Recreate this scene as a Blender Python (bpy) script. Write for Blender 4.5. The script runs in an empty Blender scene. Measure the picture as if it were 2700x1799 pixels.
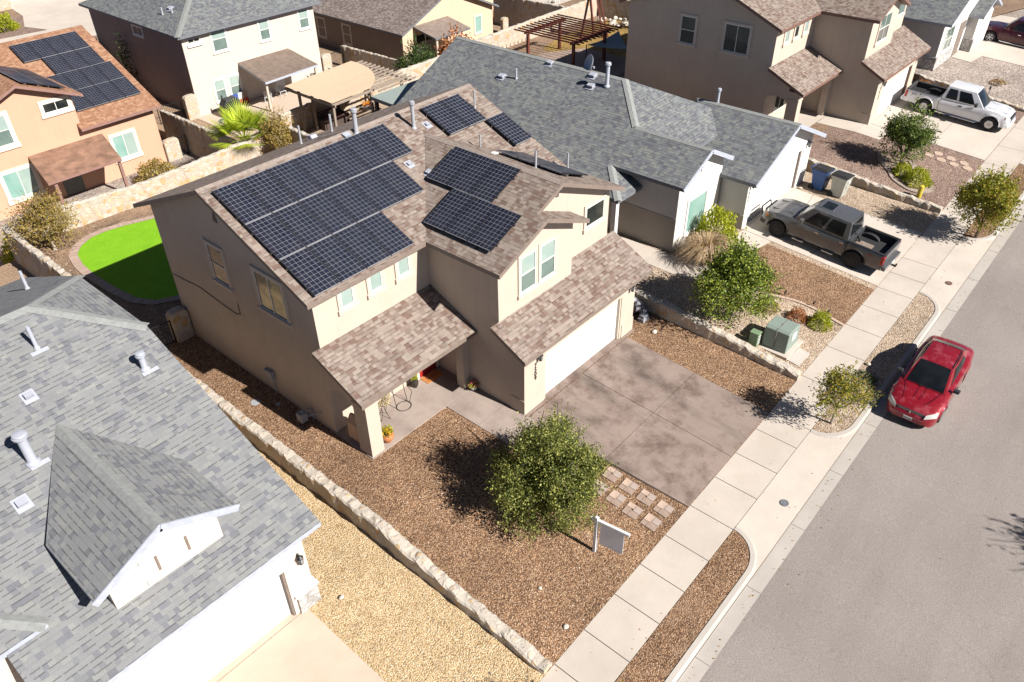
import bpy, bmesh, math, random
import numpy as np
from mathutils import Vector, Matrix
R = math.radians
scene = bpy.context.scene
# ---------------- camera ----------------
cam = bpy.data.cameras.new('camera'); cam.sensor_width = 36; cam.lens = 36*2076.07/2700; cam.clip_end = 2000; cam.clip_start = .5
co = bpy.data.objects.new('camera', cam); scene.collection.objects.link(co); scene.camera = co
yaw, pitch, roll = .8489, .6471, -.0147
fw = Vector((math.sin(yaw)*math.cos(pitch), math.cos(yaw)*math.cos(pitch), -math.sin(pitch)))
rt = Vector((math.cos(yaw), -math.sin(yaw), 0)); up = rt.cross(fw)
r2 = rt*math.cos(roll)+up*math.sin(roll); u2 = up*math.cos(roll)-rt*math.sin(roll)
M = Matrix((r2, u2, -fw)).transposed().to_4x4(); M.translation = Vector((-17.9461, -14.2755, 20.0307)); co.matrix_world = M
# ---------------- world / sun ----------------
w = bpy.data.worlds.new('World'); scene.world = w; w.use_nodes = True
nt = w.node_tree; bgn = nt.nodes['Background']; sky = nt.nodes.new('ShaderNodeTexSky'); sky.sky_type = 'NISHITA'; sky.sun_disc = False
SUN = Vector((.118, -1, .816)).normalized()
sky.sun_elevation = math.asin(SUN.z); sky.sun_rotation = math.atan2(SUN.x, SUN.y)
nt.links.new(sky.outputs[0], bgn.inputs[0]); bgn.inputs[1].default_value = .05; sky.dust_density = .2; sky.air_density = .5; sky.altitude = 1200
sl = bpy.data.lights.new('sun', 'SUN'); sl.energy = 5.0; sl.angle = R(.53); sl.color = (1, .95, .885)
so = bpy.data.objects.new('sun', sl); scene.collection.objects.link(so); so.location = (0, 0, 60)
so.rotation_euler = SUN.to_track_quat('Z', 'Y').to_euler()
vs = scene.view_settings; vs.view_transform = 'Standard'; vs.look = 'None'; vs.exposure = 1.15; vs.gamma = 1; vs.use_curve_mapping = False
# ---------------- helpers ----------------
C = scene.collection
rnd = random.Random(7)
def zst(x): return -.512+.0362*x
def gz(x, y):
    p = .59*math.floor((x+8.3)/16.38)
    if y >= 0: return p
    if y < -6.94: return zst(x)
    return p+(zst(x)-p)*(-y/6.94)
def gzl(p):
    def f(x, y):
        if y >= 0: return p
        if y < -6.94: return zst(x)
        return p+(zst(x)-p)*(-y/6.94)
    return f
def tag(o, label=None, cat=None, group=None, kind=None):
    if label: o['label'] = label
    if cat: o['category'] = cat
    if group: o['group'] = group
    if kind: o['kind'] = kind
    return o
def thing(name, label, cat, loc=(0, 0, 0), rz=0, group=None):
    o = bpy.data.objects.new(name, None); C.objects.link(o); o.location = loc; o.rotation_euler = (0, 0, rz); o.empty_display_size = .2
    return tag(o, label, cat, group)
class MB:
    def __init__(s): s.v = []; s.f = []; s.m = []; s.uv = []
    def add(s, vs, fs, mi=0, uv=None):
        b = len(s.v); s.v += [tuple(v) for v in vs]
        for k, f in enumerate(fs):
            s.f.append([b+i for i in f]); s.m.append(mi); s.uv.append(uv[k] if uv else None)
        return s
    def box(s, x0, y0, z0, x1, y1, z1, mi=0):
        if y1 < y0: y0, y1 = y1, y0
        if x1 < x0: x0, x1 = x1, x0
        v = [(x0, y0, z0), (x1, y0, z0), (x1, y1, z0), (x0, y1, z0), (x0, y0, z1), (x1, y0, z1), (x1, y1, z1), (x0, y1, z1)]
        return s.add(v, [(0, 3, 2, 1), (4, 5, 6, 7), (0, 1, 5, 4), (1, 2, 6, 5), (2, 3, 7, 6), (3, 0, 4, 7)], mi)
    def bar(s, a, b, w, h=None, mi=0, upv=(0, 0, 1)):
        a = Vector(a); b = Vector(b); d = (b-a).normalized(); upv = Vector(upv)
        if abs(d.dot(upv)) > .98: upv = Vector((1, 0, 0))
        sx = d.cross(upv).normalized(); sz = sx.cross(d); h = h or w; sx = sx*w/2; sz = sz*h/2
        v = [a-sx-sz, a+sx-sz, a+sx+sz, a-sx+sz, b-sx-sz, b+sx-sz, b+sx+sz, b-sx+sz]
        return s.add(v, [(0, 3, 2, 1), (4, 5, 6, 7), (0, 1, 5, 4), (1, 2, 6, 5), (2, 3, 7, 6), (3, 0, 4, 7)][::1], mi)
    def prism(s, poly, d, mi=0, mtop=None):     # poly: 3D points (planar), extruded by vector d; first cap = poly
        n = len(poly); P = [Vector(p) for p in poly]; d = Vector(d)
        v = P+[p+d for p in P]; b = len(s.v)
        nn = sum(((P[i]-P[0]).cross(P[(i+1) % n]-P[0]) for i in range(1, n-1)), Vector())
        flip = nn.dot(d) > 0
        f = [list(range(n)), [2*n-1-i for i in range(n)]]+[[(i+1) % n, i, i+n, (i+1) % n+n] for i in range(n)]
        if flip: f = [list(reversed(q)) for q in f]
        s.v += [tuple(q) for q in v]
        for k, q in enumerate(f):
            s.f.append([b+i for i in q]); s.m.append(mtop if (k == 0 and mtop is not None) else mi); s.uv.append(None)
        return s
    def lathe(s, c, prof, n=16, mi=0, axis='z'):
        c = Vector(c); b = len(s.v)
        for r, z in prof:
            for i in range(n):
                a = 2*math.pi*i/n; x, y = r*math.cos(a), r*math.sin(a)
                p = Vector((x, y, z)) if axis == 'z' else (Vector((x, z, y)) if axis == 'y' else Vector((z, x, y)))
                s.v.append(tuple(c+p))
        def af(q): s.f.append(q); s.m.append(mi); s.uv.append(None)
        for j in range(len(prof)-1):
            for i in range(n):
                q = [b+j*n+i, b+j*n+(i+1) % n, b+(j+1)*n+(i+1) % n, b+(j+1)*n+i]
                af(q if axis != 'y' else q[::-1])
        af([b+i for i in range(n)][::-1] if axis != 'y' else [b+i for i in range(n)])
        t = [b+(len(prof)-1)*n+i for i in range(n)]
        af(t if axis != 'y' else t[::-1])
        return s
    def tube(s, pts, rad, n=6, mi=0):
        pts = [Vector(p) for p in pts]; b = len(s.v); m = len(pts)
        if not hasattr(rad, '__len__'): rad = [rad]*m
        prev = None
        for k, p in enumerate(pts):
            d = (pts[min(k+1, m-1)]-pts[max(k-1, 0)]).normalized()
            a = prev if prev is not None else (Vector((0, 0, 1)) if abs(d.z) < .9 else Vector((1, 0, 0)))
            a = (a-d*a.dot(d)).normalized(); prev = a; bb = d.cross(a)
            for i in range(n):
                t = 2*math.pi*i/n; s.v.append(tuple(p+(a*math.cos(t)+bb*math.sin(t))*rad[k]))
        for k in range(m-1):
            for i in range(n):
                s.f.append([b+k*n+i, b+k*n+(i+1) % n, b+(k+1)*n+(i+1) % n, b+(k+1)*n+i]); s.m.append(mi); s.uv.append(None)
        s.f.append([b+i for i in range(n)][::-1]); s.f.append([b+(m-1)*n+i for i in range(n)]); s.m += [mi, mi]; s.uv += [None, None]
        return s
    def build(s, name, mats, parent=None, smooth=False, bevel=0, label=None, local=False):
        me = bpy.data.meshes.new(name); off = Vector((0, 0, 0))
        if parent is not None and not local:
            p = parent
            while p is not None: off += p.location; p = p.parent
        V = [(a[0]-off.x, a[1]-off.y, a[2]-off.z) for a in s.v]
        me.from_pydata(V, [], s.f); me.validate(clean_customdata=False) if False else None
        if not isinstance(mats, (list, tuple)): mats = [mats]
        for m in mats: me.materials.append(m)
        me.polygons.foreach_set('material_index', s.m)
        me.update()
        uvl = me.uv_layers.new(name='uv'); data = np.zeros(len(me.loops)*2)
        for k, p in enumerate(me.polygons):
            if s.uv[k] is not None:
                for j, li in enumerate(p.loop_indices): data[2*li:2*li+2] = s.uv[k][j]
            else:
                n = p.normal
                u = Vector((1, 0, 0)) if abs(n.z) > .995 else Vector((-n.y, n.x, 0)).normalized()
                vv = n.cross(u)
                for j, li in enumerate(p.loop_indices):
                    q = Vector(s.v[s.f[k][j]]); data[2*li] = q.dot(u); data[2*li+1] = q.dot(vv)
        uvl.data.foreach_set('uv', data)
        if smooth: me.polygons.foreach_set('use_smooth', [True]*len(me.polygons))
        o = bpy.data.objects.new(name, me); C.objects.link(o)
        if parent is not None: o.parent = parent
        if bevel:
            b = o.modifiers.new('bevel', 'BEVEL'); b.width = bevel; b.segments = 2; b.limit_method = 'ANGLE'; b.angle_limit = R(35)
        if smooth:
            try: me.set_sharp_from_angle(angle=R(40))
            except Exception: pass
        if label: o['label'] = label
        return o
def copy_tree(o, parent=None):
    c = o.copy(); C.objects.link(c)
    if parent is not None: c.parent = parent
    for ch in list(o.children): copy_tree(ch, c)
    return c
def text_mb(txt, size, M4, depth=.01):
    cu = bpy.data.curves.new('t', 'FONT'); cu.body = txt; cu.size = size; cu.extrude = depth; cu.align_x = 'CENTER'; cu.align_y = 'CENTER'
    o = bpy.data.objects.new('t', cu); C.objects.link(o); dg = bpy.context.evaluated_depsgraph_get()
    me = bpy.data.meshes.new_from_object(o.evaluated_get(dg)); mb = MB()
    mb.add([M4 @ v.co for v in me.vertices], [list(p.vertices) for p in me.polygons])
    bpy.data.objects.remove(o); bpy.data.curves.remove(cu); bpy.data.meshes.remove(me)
    return mb
def frame4(o, x, y):
    x = Vector(x).normalized(); y = Vector(y).normalized(); z = x.cross(y)
    m = Matrix((x, y, z)).transposed().to_4x4(); m.translation = Vector(o); return m
# ---------------- materials ----------------
ALB = .7      # paints and stone here are a little darker than their nominal values
class NT:
    def __init__(s, name):
        s.m = bpy.data.materials.new(name); s.m.use_nodes = True; s.t = s.m.node_tree; s.b = s.t.nodes['Principled BSDF']
        s.tc = s.t.nodes.new('ShaderNodeTexCoord')
    def n(s, ty, inp=None, **kw):
        nd = s.t.nodes.new('ShaderNode'+ty)
        for k, v in kw.items(): setattr(nd, k, v)
        for k, v in (inp or {}).items():
            if isinstance(v, bpy.types.NodeSocket): s.t.links.new(v, nd.inputs[k])
            else: nd.inputs[k].default_value = v
        return nd
    def math(s, op, a, b=0, c=None):
        d = {0: a, 1: b}
        if c is not None: d[2] = c
        return s.n('Math', d, operation=op).outputs[0]
    def mix(s, f, a, b, bt='MIX'):
        nd = s.n('MixRGB', {0: f, 1: a, 2: b}, blend_type=bt); return nd.outputs[0]
    def ramp(s, f, stops, interp='LINEAR'):
        nd = s.n('ValToRGB', {0: f}); cr = nd.color_ramp; cr.interpolation = interp
        while len(cr.elements) < len(stops): cr.elements.new(.5)
        for e_, (p, c_) in zip(cr.elements, stops): e_.position = p; e_.color = (*c_, 1) if len(c_) == 3 else c_
        return nd.outputs[0]
    def set(s, **kw):
        for k, v in kw.items():
            if k == 'base':
                v = s.mix(1, v if isinstance(v, bpy.types.NodeSocket) else (*v[:3], 1), (ALB, ALB, ALB, 1), 'MULTIPLY')
            k = {'base': 'Base Color', 'rough': 'Roughness', 'metal': 'Metallic', 'normal': 'Normal', 'coat': 'Coat Weight', 'spec': 'Specular IOR Level', 'alpha': 'Alpha', 'coatr': 'Coat Roughness', 'trans': 'Transmission Weight'}.get(k, k)
            if isinstance(v, bpy.types.NodeSocket): s.t.links.new(v, s.b.inputs[k])
            else:
                if k == 'Base Color' and len(v) == 3: v = (*v, 1)
                s.b.inputs[k].default_value = v
        return s.m
    def bump(s, h, st=.3, d=.01): return s.n('Bump', {'Height': h, 'Strength': st, 'Distance': d}).outputs[0]
    def noise(s, sc, det=3, rough=.55, vec=None, out=0):
        return s.n('TexNoise', {'Vector': vec if vec is not None else s.tc.outputs['Object'], 'Scale': sc, 'Detail': det, 'Roughness': rough}).outputs[out]
def g(c): return (*c, 1)
def plain(name, col, rough=.6, metal=0, var=.12, sc=6, coat=0, bump=0, spec=.4):
    t = NT(name); n = t.noise(sc, 4)
    c = t.ramp(n, [(.3, tuple(x*(1-var) for x in col)), (.7, tuple(min(1, x*(1+var)) for x in col))])
    kw = dict(base=c, rough=rough, metal=metal, spec=spec)
    if coat: kw['coat'] = coat; kw['coatr'] = .05
    if bump: kw['normal'] = t.bump(t.noise(60, 2), bump, .01)
    return t.set(**kw)
def stucco(name, col, var=.07):
    t = NT(name); n1 = t.noise(1.1, 5, .6); n2 = t.noise(45, 3, .7)
    a = t.ramp(n1, [(.25, tuple(x*(1-var) for x in col)), (.75, tuple(min(1, x*(1+var)) for x in col))])
    # rain-washed dust streaks, stretched down the wall
    mp = t.n('Mapping', {'Vector': t.tc.outputs['Object'], 'Scale': (3, 3, .35)}).outputs[0]
    st = t.noise(1.5, 4, .6, mp)
    a = t.mix(t.n('MapRange', {0: st, 1: .48, 2: .8, 3: 0, 4: .15}).outputs[0], a, g((.30, .24, .18)))
    a = t.mix(t.n('MapRange', {0: n2, 1: .3, 2: .7, 3: .0, 4: .14}).outputs[0], a, g((.25, .2, .15)))
    return t.set(base=a, rough=.95, spec=.15, normal=t.bump(n2, .5, .012))
def shingle(name, pal, cw=.36, ch=.15, dark=(.05, .045, .04)):
    t = NT(name); uv = t.n('SeparateXYZ', {0: t.tc.outputs['UV']}); u, v = uv.outputs[0], uv.outputs[1]
    row = t.math('FLOOR', t.math('DIVIDE', v, ch)); fv = t.math('FRACT', t.math('DIVIDE', v, ch))
    rn = t.n('TexWhiteNoise', {'W': row}, noise_dimensions='1D').outputs[0]
    us = t.math('ADD', t.math('DIVIDE', u, cw), t.math('MULTIPLY', rn, 7.3))
    # irregular tab width
    wob = t.math('MULTIPLY', t.math('SINE', t.math('ADD', t.math('MULTIPLY', us, 2.1), t.math('MULTIPLY', row, 1.7))), .22)
    us = t.math('ADD', us, wob)
    cell = t.math('FLOOR', us); fu = t.math('FRACT', us)
    half = t.math('FLOOR', t.math('MULTIPLY', fu, 2))
    cx = t.n('CombineXYZ', {0: cell, 1: row}).outputs[0]
    wn = t.n('TexWhiteNoise', {'Vector': cx}, noise_dimensions='2D'); r1 = wn.outputs[0]
    cx2 = t.n('CombineXYZ', {0: t.math('ADD', cell, t.math('MULTIPLY', half, .5)), 1: t.math('ADD', row, .3)}).outputs[0]
    r2_ = t.n('TexWhiteNoise', {'Vector': cx2}, noise_dimensions='2D').outputs[0]
    N = len(pal); c = t.ramp(r2_, [(i/N, pal[i]) for i in range(N)], 'CONSTANT')
    # shadow line under the upper laminate tab of the course above
    top = t.math('GREATER_THAN', fv, .80); tab = t.math('GREATER_THAN', r1, .38)
    notl = t.math('LESS_THAN', t.math('ABSOLUTE', t.math('SUBTRACT', fu, .5)), .40)
    line = t.math('MULTIPLY', t.math('MULTIPLY', top, tab), notl)
    thin = t.math('MULTIPLY', t.math('GREATER_THAN', fv, .93), .22)
    c = t.mix(t.math('MAXIMUM', t.math('MULTIPLY', line, .5), thin), c, g(dark))
    gr = t.noise(1.2, 5, .6); fine = t.noise(60, 2, .6)
    c = t.mix(.35, c, t.ramp(gr, [(.3, (.62, .62, .62)), (.7, (1.0, 1.0, 1.0))]), 'MULTIPLY')
    c = t.mix(.35, c, t.ramp(fine, [(.35, (.55, .55, .55)), (.65, (1.25, 1.25, 1.25))]), 'MULTIPLY')
    h = t.math('SUBTRACT', t.math('MULTIPLY', t.math('SUBTRACT', 1, fv), .6), t.math('MULTIPLY', line, .8))
    return t.set(base=c, rough=.95, spec=.12, normal=t.bump(h, .6, .02))
def gravel(name, pal, sc=16, big=(.74, 1.12), dirt=None):
    t = NT(name); v = t.n('TexVoronoi', {'Vector': t.tc.outputs['Object'], 'Scale': sc, 'Randomness': 1.0})
    v2 = t.n('TexVoronoi', {'Vector': t.tc.outputs['Object'], 'Scale': sc*2.3})
    N = len(pal)
    h = t.n('SeparateColor', {0: v.outputs['Color']}).outputs[0]; h2 = t.n('SeparateColor', {0: v2.outputs['Color']}).outputs[1]
    c = t.ramp(h, [(i/N, pal[i]) for i in range(N)], 'CONSTANT'); c2 = t.ramp(h2, [(i/N, pal[i]) for i in range(N)], 'CONSTANT')
    c = t.mix(.35, c, c2)
    edge = t.n('MapRange', {0: v.outputs['Distance'], 1: .35, 2: .75, 3: 1, 4: .5}).outputs[0]
    c = t.mix(1, c, t.n('CombineXYZ', {0: edge, 1: edge, 2: edge}).outputs[0], 'MULTIPLY')
    l = t.noise(.35, 5, .6); m = t.noise(2.6, 4, .6)
    c = t.mix(1, c, t.ramp(l, [(.3, (big[0],)*3), (.7, (big[1],)*3)]), 'MULTIPLY')
    c = t.mix(1, c, t.ramp(m, [(.3, (.86,)*3), (.7, (1.1,)*3)]), 'MULTIPLY')
    if dirt: c = t.mix(t.n('MapRange', {0: t.noise(.5, 6, .7), 1: .52, 2: .68, 3: 0, 4: .75}).outputs[0], c, g(dirt))
    return t.set(base=c, rough=.95, spec=.2, normal=t.bump(v.outputs['Distance'], 1.0, -.03))
def stone(name, pal, mortar, sc=3.0, mw=.05, flat=False):
    t = NT(name); vec = t.tc.outputs['Object']
    wv = t.n('VectorMath', {0: vec, 1: t.n('VectorMath', {0: t.noise(2.5, 3, .5, out=1), 'Scale': .25}, operation='SCALE').outputs[0]}, operation='ADD').outputs[0]
    v = t.n('TexVoronoi', {'Vector': wv, 'Scale': sc, 'Randomness': .9}); e_ = t.n('TexVoronoi', {'Vector': wv, 'Scale': sc, 'Randomness': .9}, feature='DISTANCE_TO_EDGE')
    N = len(pal); h = t.n('SeparateColor', {0: v.outputs['Color']}).outputs[0]
    c = t.ramp(h, [(i/N, pal[i]) for i in range(N)], 'CONSTANT')
    c = t.mix(.5, c, t.ramp(t.noise(9, 5, .65), [(.3, (.55, .5, .45)), (.7, (1.25, 1.2, 1.15))]), 'MULTIPLY')
    mk = t.n('MapRange', {0: e_.outputs['Distance'], 1: mw*.5, 2: mw, 3: 1, 4: 0}).outputs[0]
    mc = t.mix(.4, g(mortar), t.ramp(t.noise(14, 4, .6), [(.3, (.6,)*3), (.7, (1.2,)*3)]), 'MULTIPLY')
    c = t.mix(mk, c, mc)
    hh = t.math('ADD', t.math('MULTIPLY', t.math('SUBTRACT', 1, mk), .5), t.math('MULTIPLY', t.noise(11, 5, .65), .9))
    return t.set(base=c, rough=.92, spec=.2, normal=t.bump(hh, .75, .045))
def concrete(name, col, stain=None, amt=.5, dark=(.1, .09, .085)):
    t = NT(name); c = t.ramp(t.noise(.6, 6, .65), [(.25, tuple(x*.86 for x in col)), (.75, tuple(x*1.08 for x in col))])
    c = t.mix(.35, c, t.ramp(t.noise(70, 3, .6), [(.3, (.75,)*3), (.7, (1.15,)*3)]), 'MULTIPLY')
    mp = t.n('Mapping', {'Vector': t.tc.outputs['Object'], 'Scale': (1, .35, 1)}).outputs[0]
    if stain:
        c = t.mix(t.n('MapRange', {0: t.noise(.9, 6, .7), 1: .47, 2: .66, 3: 0, 4: amt*.85}).outputs[0], c, g(stain))
        c = t.mix(t.n('MapRange', {0: t.noise(.75, 6, .6, mp), 1: .5, 2: .8, 3: 0, 4: min(1, amt)*.8}).outputs[0], c, g(dark))
        c = t.mix(t.n('MapRange', {0: t.noise(2.3, 8, .7), 1: .6, 2: .8, 3: 0, 4: .45}).outputs[0], c, g((.5, .42, .38)))
    else:
        c = t.mix(t.n('MapRange', {0: t.noise(1.1, 7, .7), 1: .55, 2: .75, 3: 0, 4: .2}).outputs[0], c, g((.52, .40, .30)))
        c = t.mix(t.n('MapRange', {0: t.noise(1.7, 7, .7, mp), 1: .58, 2: .8, 3: 0, 4: .25}).outputs[0], c, g((.35, .31, .28)))
    return t.set(base=c, rough=.9, spec=.2, normal=t.bump(t.noise(80, 3), .3, .006))
PAL_TAN = [(.245, .185, .155), (.29, .23, .195), (.335, .275, .235), (.26, .205, .175), (.36, .30, .255), (.20, .135, .11), (.305, .245, .21), (.34, .28, .24), (.23, .165, .135), (.315, .26, .22), (.275, .215, .185)]
PAL_GRY = [(.20, .21, .22), (.165, .17, .19), (.225, .24, .235), (.185, .195, .205), (.25, .26, .245), (.14, .145, .165), (.21, .22, .222), (.18, .187, .195)]
PAL_LG = [(.27, .275, .28), (.258, .262, .27), (.28, .288, .284), (.266, .27, .275), (.30, .305, .296), (.195, .20, .22), (.27, .275, .28), (.225, .23, .245), (.275, .28, .28), (.262, .266, .27), (.21, .214, .235), (.272, .276, .278)]
PAL_LGT = PAL_LG
PAL_ORG = [(.36, .19, .115), (.42, .235, .15), (.32, .165, .10), (.46, .28, .18), (.38, .21, .13)]
PAL_BRN = [(.27, .22, .20), (.22, .175, .16), (.32, .27, .24), (.19, .15, .135), (.35, .30, .27), (.25, .20, .18)]
m_tan_sh = shingle('tan_shingles', PAL_TAN); m_gry_sh = shingle('grey_shingles', PAL_GRY); m_lgt_sh = shingle('light_grey_shingles', PAL_LGT)
m_org_sh = shingle('orange_shingles', PAL_ORG, dark=(.22, .1, .05)); m_brn_sh = shingle('brown_shingles', PAL_BRN)
m_cap_tan = plain('tan_ridge_cap', (.30, .245, .21), .95, sc=8, var=.2, bump=.4); m_cap_gry = plain('grey_ridge_cap', (.25, .26, .25), .95, sc=8, var=.15, bump=.4)
m_cap_lgt = plain('light_ridge_cap', (.27, .278, .272), .95, sc=8, var=.15, bump=.4)
m_st_tan = stucco('tan_stucco', (.61, .515, .425), .05); m_st_white = stucco('white_stucco', (.80, .77, .72), .03); m_st_cream = stucco('cream_stucco', (.74, .65, .56), .03)
m_st_shade = stucco('white_shade_stucco', (.60, .58, .56)); m_st_org = stucco('orange_stucco', (.70, .41, .28), .04); m_st_beige = stucco('beige_stucco', (.68, .60, .52), .04); m_st_sand = stucco('sand_stucco', (.74, .55, .39), .04)  # the grey one carries the painted shade of white side walls
m_fas_taupe = plain('taupe_fascia', (.23, .18, .15), .6); m_fas_brown = plain('brown_fascia', (.20, .11, .085), .6); m_fas_grey = plain('grey_fascia', (.17, .18, .20), .6)
m_fas_lgt = plain('pale_fascia', (.42, .45, .52), .55); m_fas_mauve = plain('mauve_fascia', (.30, .17, .14), .6)
m_white = plain('white_paint', (.74, .74, .745), .5, var=.03); m_trimw = plain('white_trim', (.82, .80, .77), .6, var=.03)
m_trim_cream = plain('cream_trim', (.76, .66, .54), .7, var=.04); m_trim_tan = plain('tan_trim', (.63, .535, .445), .85, var=.05, bump=.3)
m_frame = plain('window_frame', (.78, .76, .70), .4, var=.03); m_black = plain('black_metal', (.012, .012, .013), .45); m_dark = plain('dark_plastic', (.03, .03, .032), .6)
m_bronze = plain('dark_bronze', (.05, .04, .035), .5); m_alu = plain('aluminium', (.62, .63, .65), .35, metal=.9, var=.05); m_grey_paint = plain('grey_paint', (.36, .37, .40), .5, var=.08)
m_pipe_white = plain('pale_vent_paint', (.42, .44, .50), .45, var=.05)
def glass(name, top, bot, slat=True, rough=.08):
    t = NT(name); uv = t.n('SeparateXYZ', {0: t.tc.outputs['UV']}).outputs[1]
    c = t.ramp(t.noise(1.2, 2), [(.35, top), (.65, bot)])
    if slat:
        s_ = t.math('FRACT', t.math('MULTIPLY', uv, 16)); c = t.mix(t.math('MULTIPLY', t.math('GREATER_THAN', s_, .7), .45), c, g((.06, .09, .085)))
    return t.set(base=c, rough=rough, spec=.45, coat=.25, coatr=.03)
def painted_reflect_glass():
    t = NT('painted_reflection_glass'); n = t.noise(.9, 3, .5)
    c = t.ramp(n, [(.40, (.02, .018, .015)), (.52, (.05, .045, .03)), (.56, (.22, .22, .12)), (.62, (.34, .27, .10)), (.7, (.10, .09, .06))])  # reflections painted into the pane colour as dark and golden blotches
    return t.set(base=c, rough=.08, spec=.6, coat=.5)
m_blind = glass('green_blind_glass', (.36, .47, .43), (.42, .52, .47)); m_screen = glass('window_screen', (.14, .2, .18), (.2, .27, .24)); m_teal = glass('teal_glass', (.22, .40, .35), (.30, .46, .41), False)
m_dglass = glass('dark_glass', (.015, .02, .02), (.045, .05, .045), False, .04); m_dslat = glass('dark_blind_glass', (.06, .065, .06), (.09, .095, .09)); m_refl_paint = painted_reflect_glass()
def door_mat(name, col):
    t = NT(name); uv = t.n('SeparateXYZ', {0: t.tc.outputs['UV']}); u, v = uv.outputs[0], uv.outputs[1]
    fv = t.math('FRACT', t.math('DIVIDE', v, .56)); seam = t.math('LESS_THAN', fv, .03)
    fu = t.math('FRACT', t.math('DIVIDE', u, .62)); a = t.math('MULTIPLY', t.math('LESS_THAN', t.math('ABSOLUTE', t.math('SUBTRACT', fu, .5)), .40), t.math('LESS_THAN', t.math('ABSOLUTE', t.math('SUBTRACT', fv, .52)), .32))
    c = t.mix(t.math('MULTIPLY', seam, .25), g(col), g((.4, .38, .36)))
    return t.set(base=c, rough=.5, normal=t.bump(t.math('ADD', a, t.math('MULTIPLY', seam, -1)), .35, .012))
m_gdoor = door_mat('garage_door_white', (.80, .79, .76))
GB = [(.10, .055, .04), (.36, .215, .13), (.60, .40, .25), (.22, .13, .09), (.72, .52, .35), (.48, .30, .185), (.85, .70, .55), (.30, .18, .115), (.56, .39, .27), (.15, .095, .07)]
GB = [(a*.92, b_*.82, c_*.72) for a, b_, c_ in GB]
m_gr_brown = gravel('brown_gravel', GB, 27)
m_gr_yel = gravel('yellow_gravel', [(.76, .55, .31), (.66, .45, .23), (.84, .66, .41), (.48, .31, .15), (.90, .76, .54), (.70, .49, .26), (.80, .60, .35)], 25, (.95, 1.05))
m_gr_beige = gravel('beige_gravel', [(.66, .50, .36), (.48, .34, .23), (.78, .63, .48), (.36, .24, .16), (.86, .74, .60), (.58, .42, .29)], 21)
m_gr_pink = gravel('rust_gravel', [(.27, .165, .13), (.40, .26, .20), (.17, .105, .085), (.50, .36, .29), (.32, .21, .165), (.6, .48, .40)], 20)
m_gr_pale = gravel('pale_gravel', [(.44, .36, .31), (.58, .50, .44), (.32, .25, .21), (.66, .58, .52), (.48, .39, .33)], 12)
m_gr_dirt = gravel('dirt_gravel', [(.36, .23, .15), (.44, .30, .20), (.27, .17, .11), (.54, .39, .28), (.38, .25, .165)], 20, dirt=(.42, .28, .19))
m_gr_park = gravel('parkway_gravel', GB, 27, dirt=(.38, .25, .165))
m_dirt = gravel('pale_dirt', [(.52, .36, .24), (.58, .42, .29), (.48, .32, .21)], 24, (.9, 1.06))
m_conc = concrete('pale_concrete', (.60, .53, .46)); m_conc2 = concrete('curb_concrete', (.52, .475, .43)); m_drive = concrete('stained_concrete', (.31, .242, .208), (.135, .09, .075), 1.0, (.03, .025, .022))
m_porch = concrete('porch_concrete', (.42, .345, .30), (.24, .175, .155), .5); m_conc_cream = concrete('cream_concrete', (.62, .49, .39))
def asphalt():
    t = NT('asphalt'); c = t.ramp(t.noise(.22, 6, .6), [(.3, (.285, .25, .23)), (.7, (.345, .305, .28))])
    c = t.mix(.85, c, t.ramp(t.noise(34, 3, .75), [(.28, (.5,)*3), (.72, (1.45,)*3)]), 'MULTIPLY')
    v = t.n('TexVoronoi', {'Vector': t.tc.outputs['Object'], 'Scale': 2.3}); sp = t.n('SeparateColor', {0: v.outputs['Color']}).outputs[0]
    spot = t.math('MULTIPLY', t.math('LESS_THAN', v.outputs['Distance'], .05), t.math('GREATER_THAN', sp, .72))
    c = t.mix(t.math('MULTIPLY', spot, .8), c, g((.03, .02, .015)))
    v = t.n('TexVoronoi', {'Vector': t.tc.outputs['Object'], 'Scale': 1.1}); sp = t.n('SeparateColor', {0: v.outputs['Color']}).outputs[1]
    spot = t.math('MULTIPLY', t.math('LESS_THAN', v.outputs['Distance'], .028), t.math('GREATER_THAN', sp, .6))
    c = t.mix(spot, c, g((.45, .28, .1)))
    mp = t.n('Mapping', {'Vector': t.tc.outputs['Object'], 'Scale': (.12, 1, 1)}).outputs[0]
    c = t.mix(t.n('MapRange', {0: t.noise(.8, 5, .6, mp), 1: .5, 2: .75, 3: 0, 4: .25}).outputs[0], c, g((.16, .135, .125)))
    wv = t.n('VectorMath', {0: t.tc.outputs['Object'], 1: t.n('VectorMath', {0: t.noise(1.4, 5, .7, out=1), 'Scale': 1.1}, operation='SCALE').outputs[0]}, operation='ADD').outputs[0]
    e_ = t.n('TexVoronoi', {'Vector': wv, 'Scale': .16}, feature='DISTANCE_TO_EDGE').outputs['Distance']
    ck = t.math('MULTIPLY', t.math('LESS_THAN', e_, .0022), t.math('GREATER_THAN', t.noise(.3, 2), .5)); c = t.mix(t.math('MULTIPLY', ck, .2), c, g((.07, .06, .055)))
    ol = t.n('MapRange', {0: t.noise(.9, 7, .75), 1: .64, 2: .74, 3: 0, 4: .3}).outputs[0]; c = t.mix(ol, c, g((.12, .10, .095)))
    return t.set(base=c, rough=.95, spec=.2, normal=t.bump(t.noise(40, 3, .7), .6, .012))
m_asph = asphalt()
def turf():
    t = NT('green_turf'); c = t.ramp(t.noise(38, 3, .7), [(.25, (.10, .27, .01)), (.5, (.22, .50, .015)), (.78, (.42, .72, .05))])
    c = t.mix(.5, c, t.ramp(t.noise(1.6, 5, .65), [(.3, (.68, .8, .7)), (.7, (1.15, 1.05, 1)) ]), 'MULTIPLY')
    return t.set(base=c, rough=.9, spec=.15, normal=t.bump(t.noise(60, 2, .7), .8, .02))
m_turf = turf()
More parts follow.
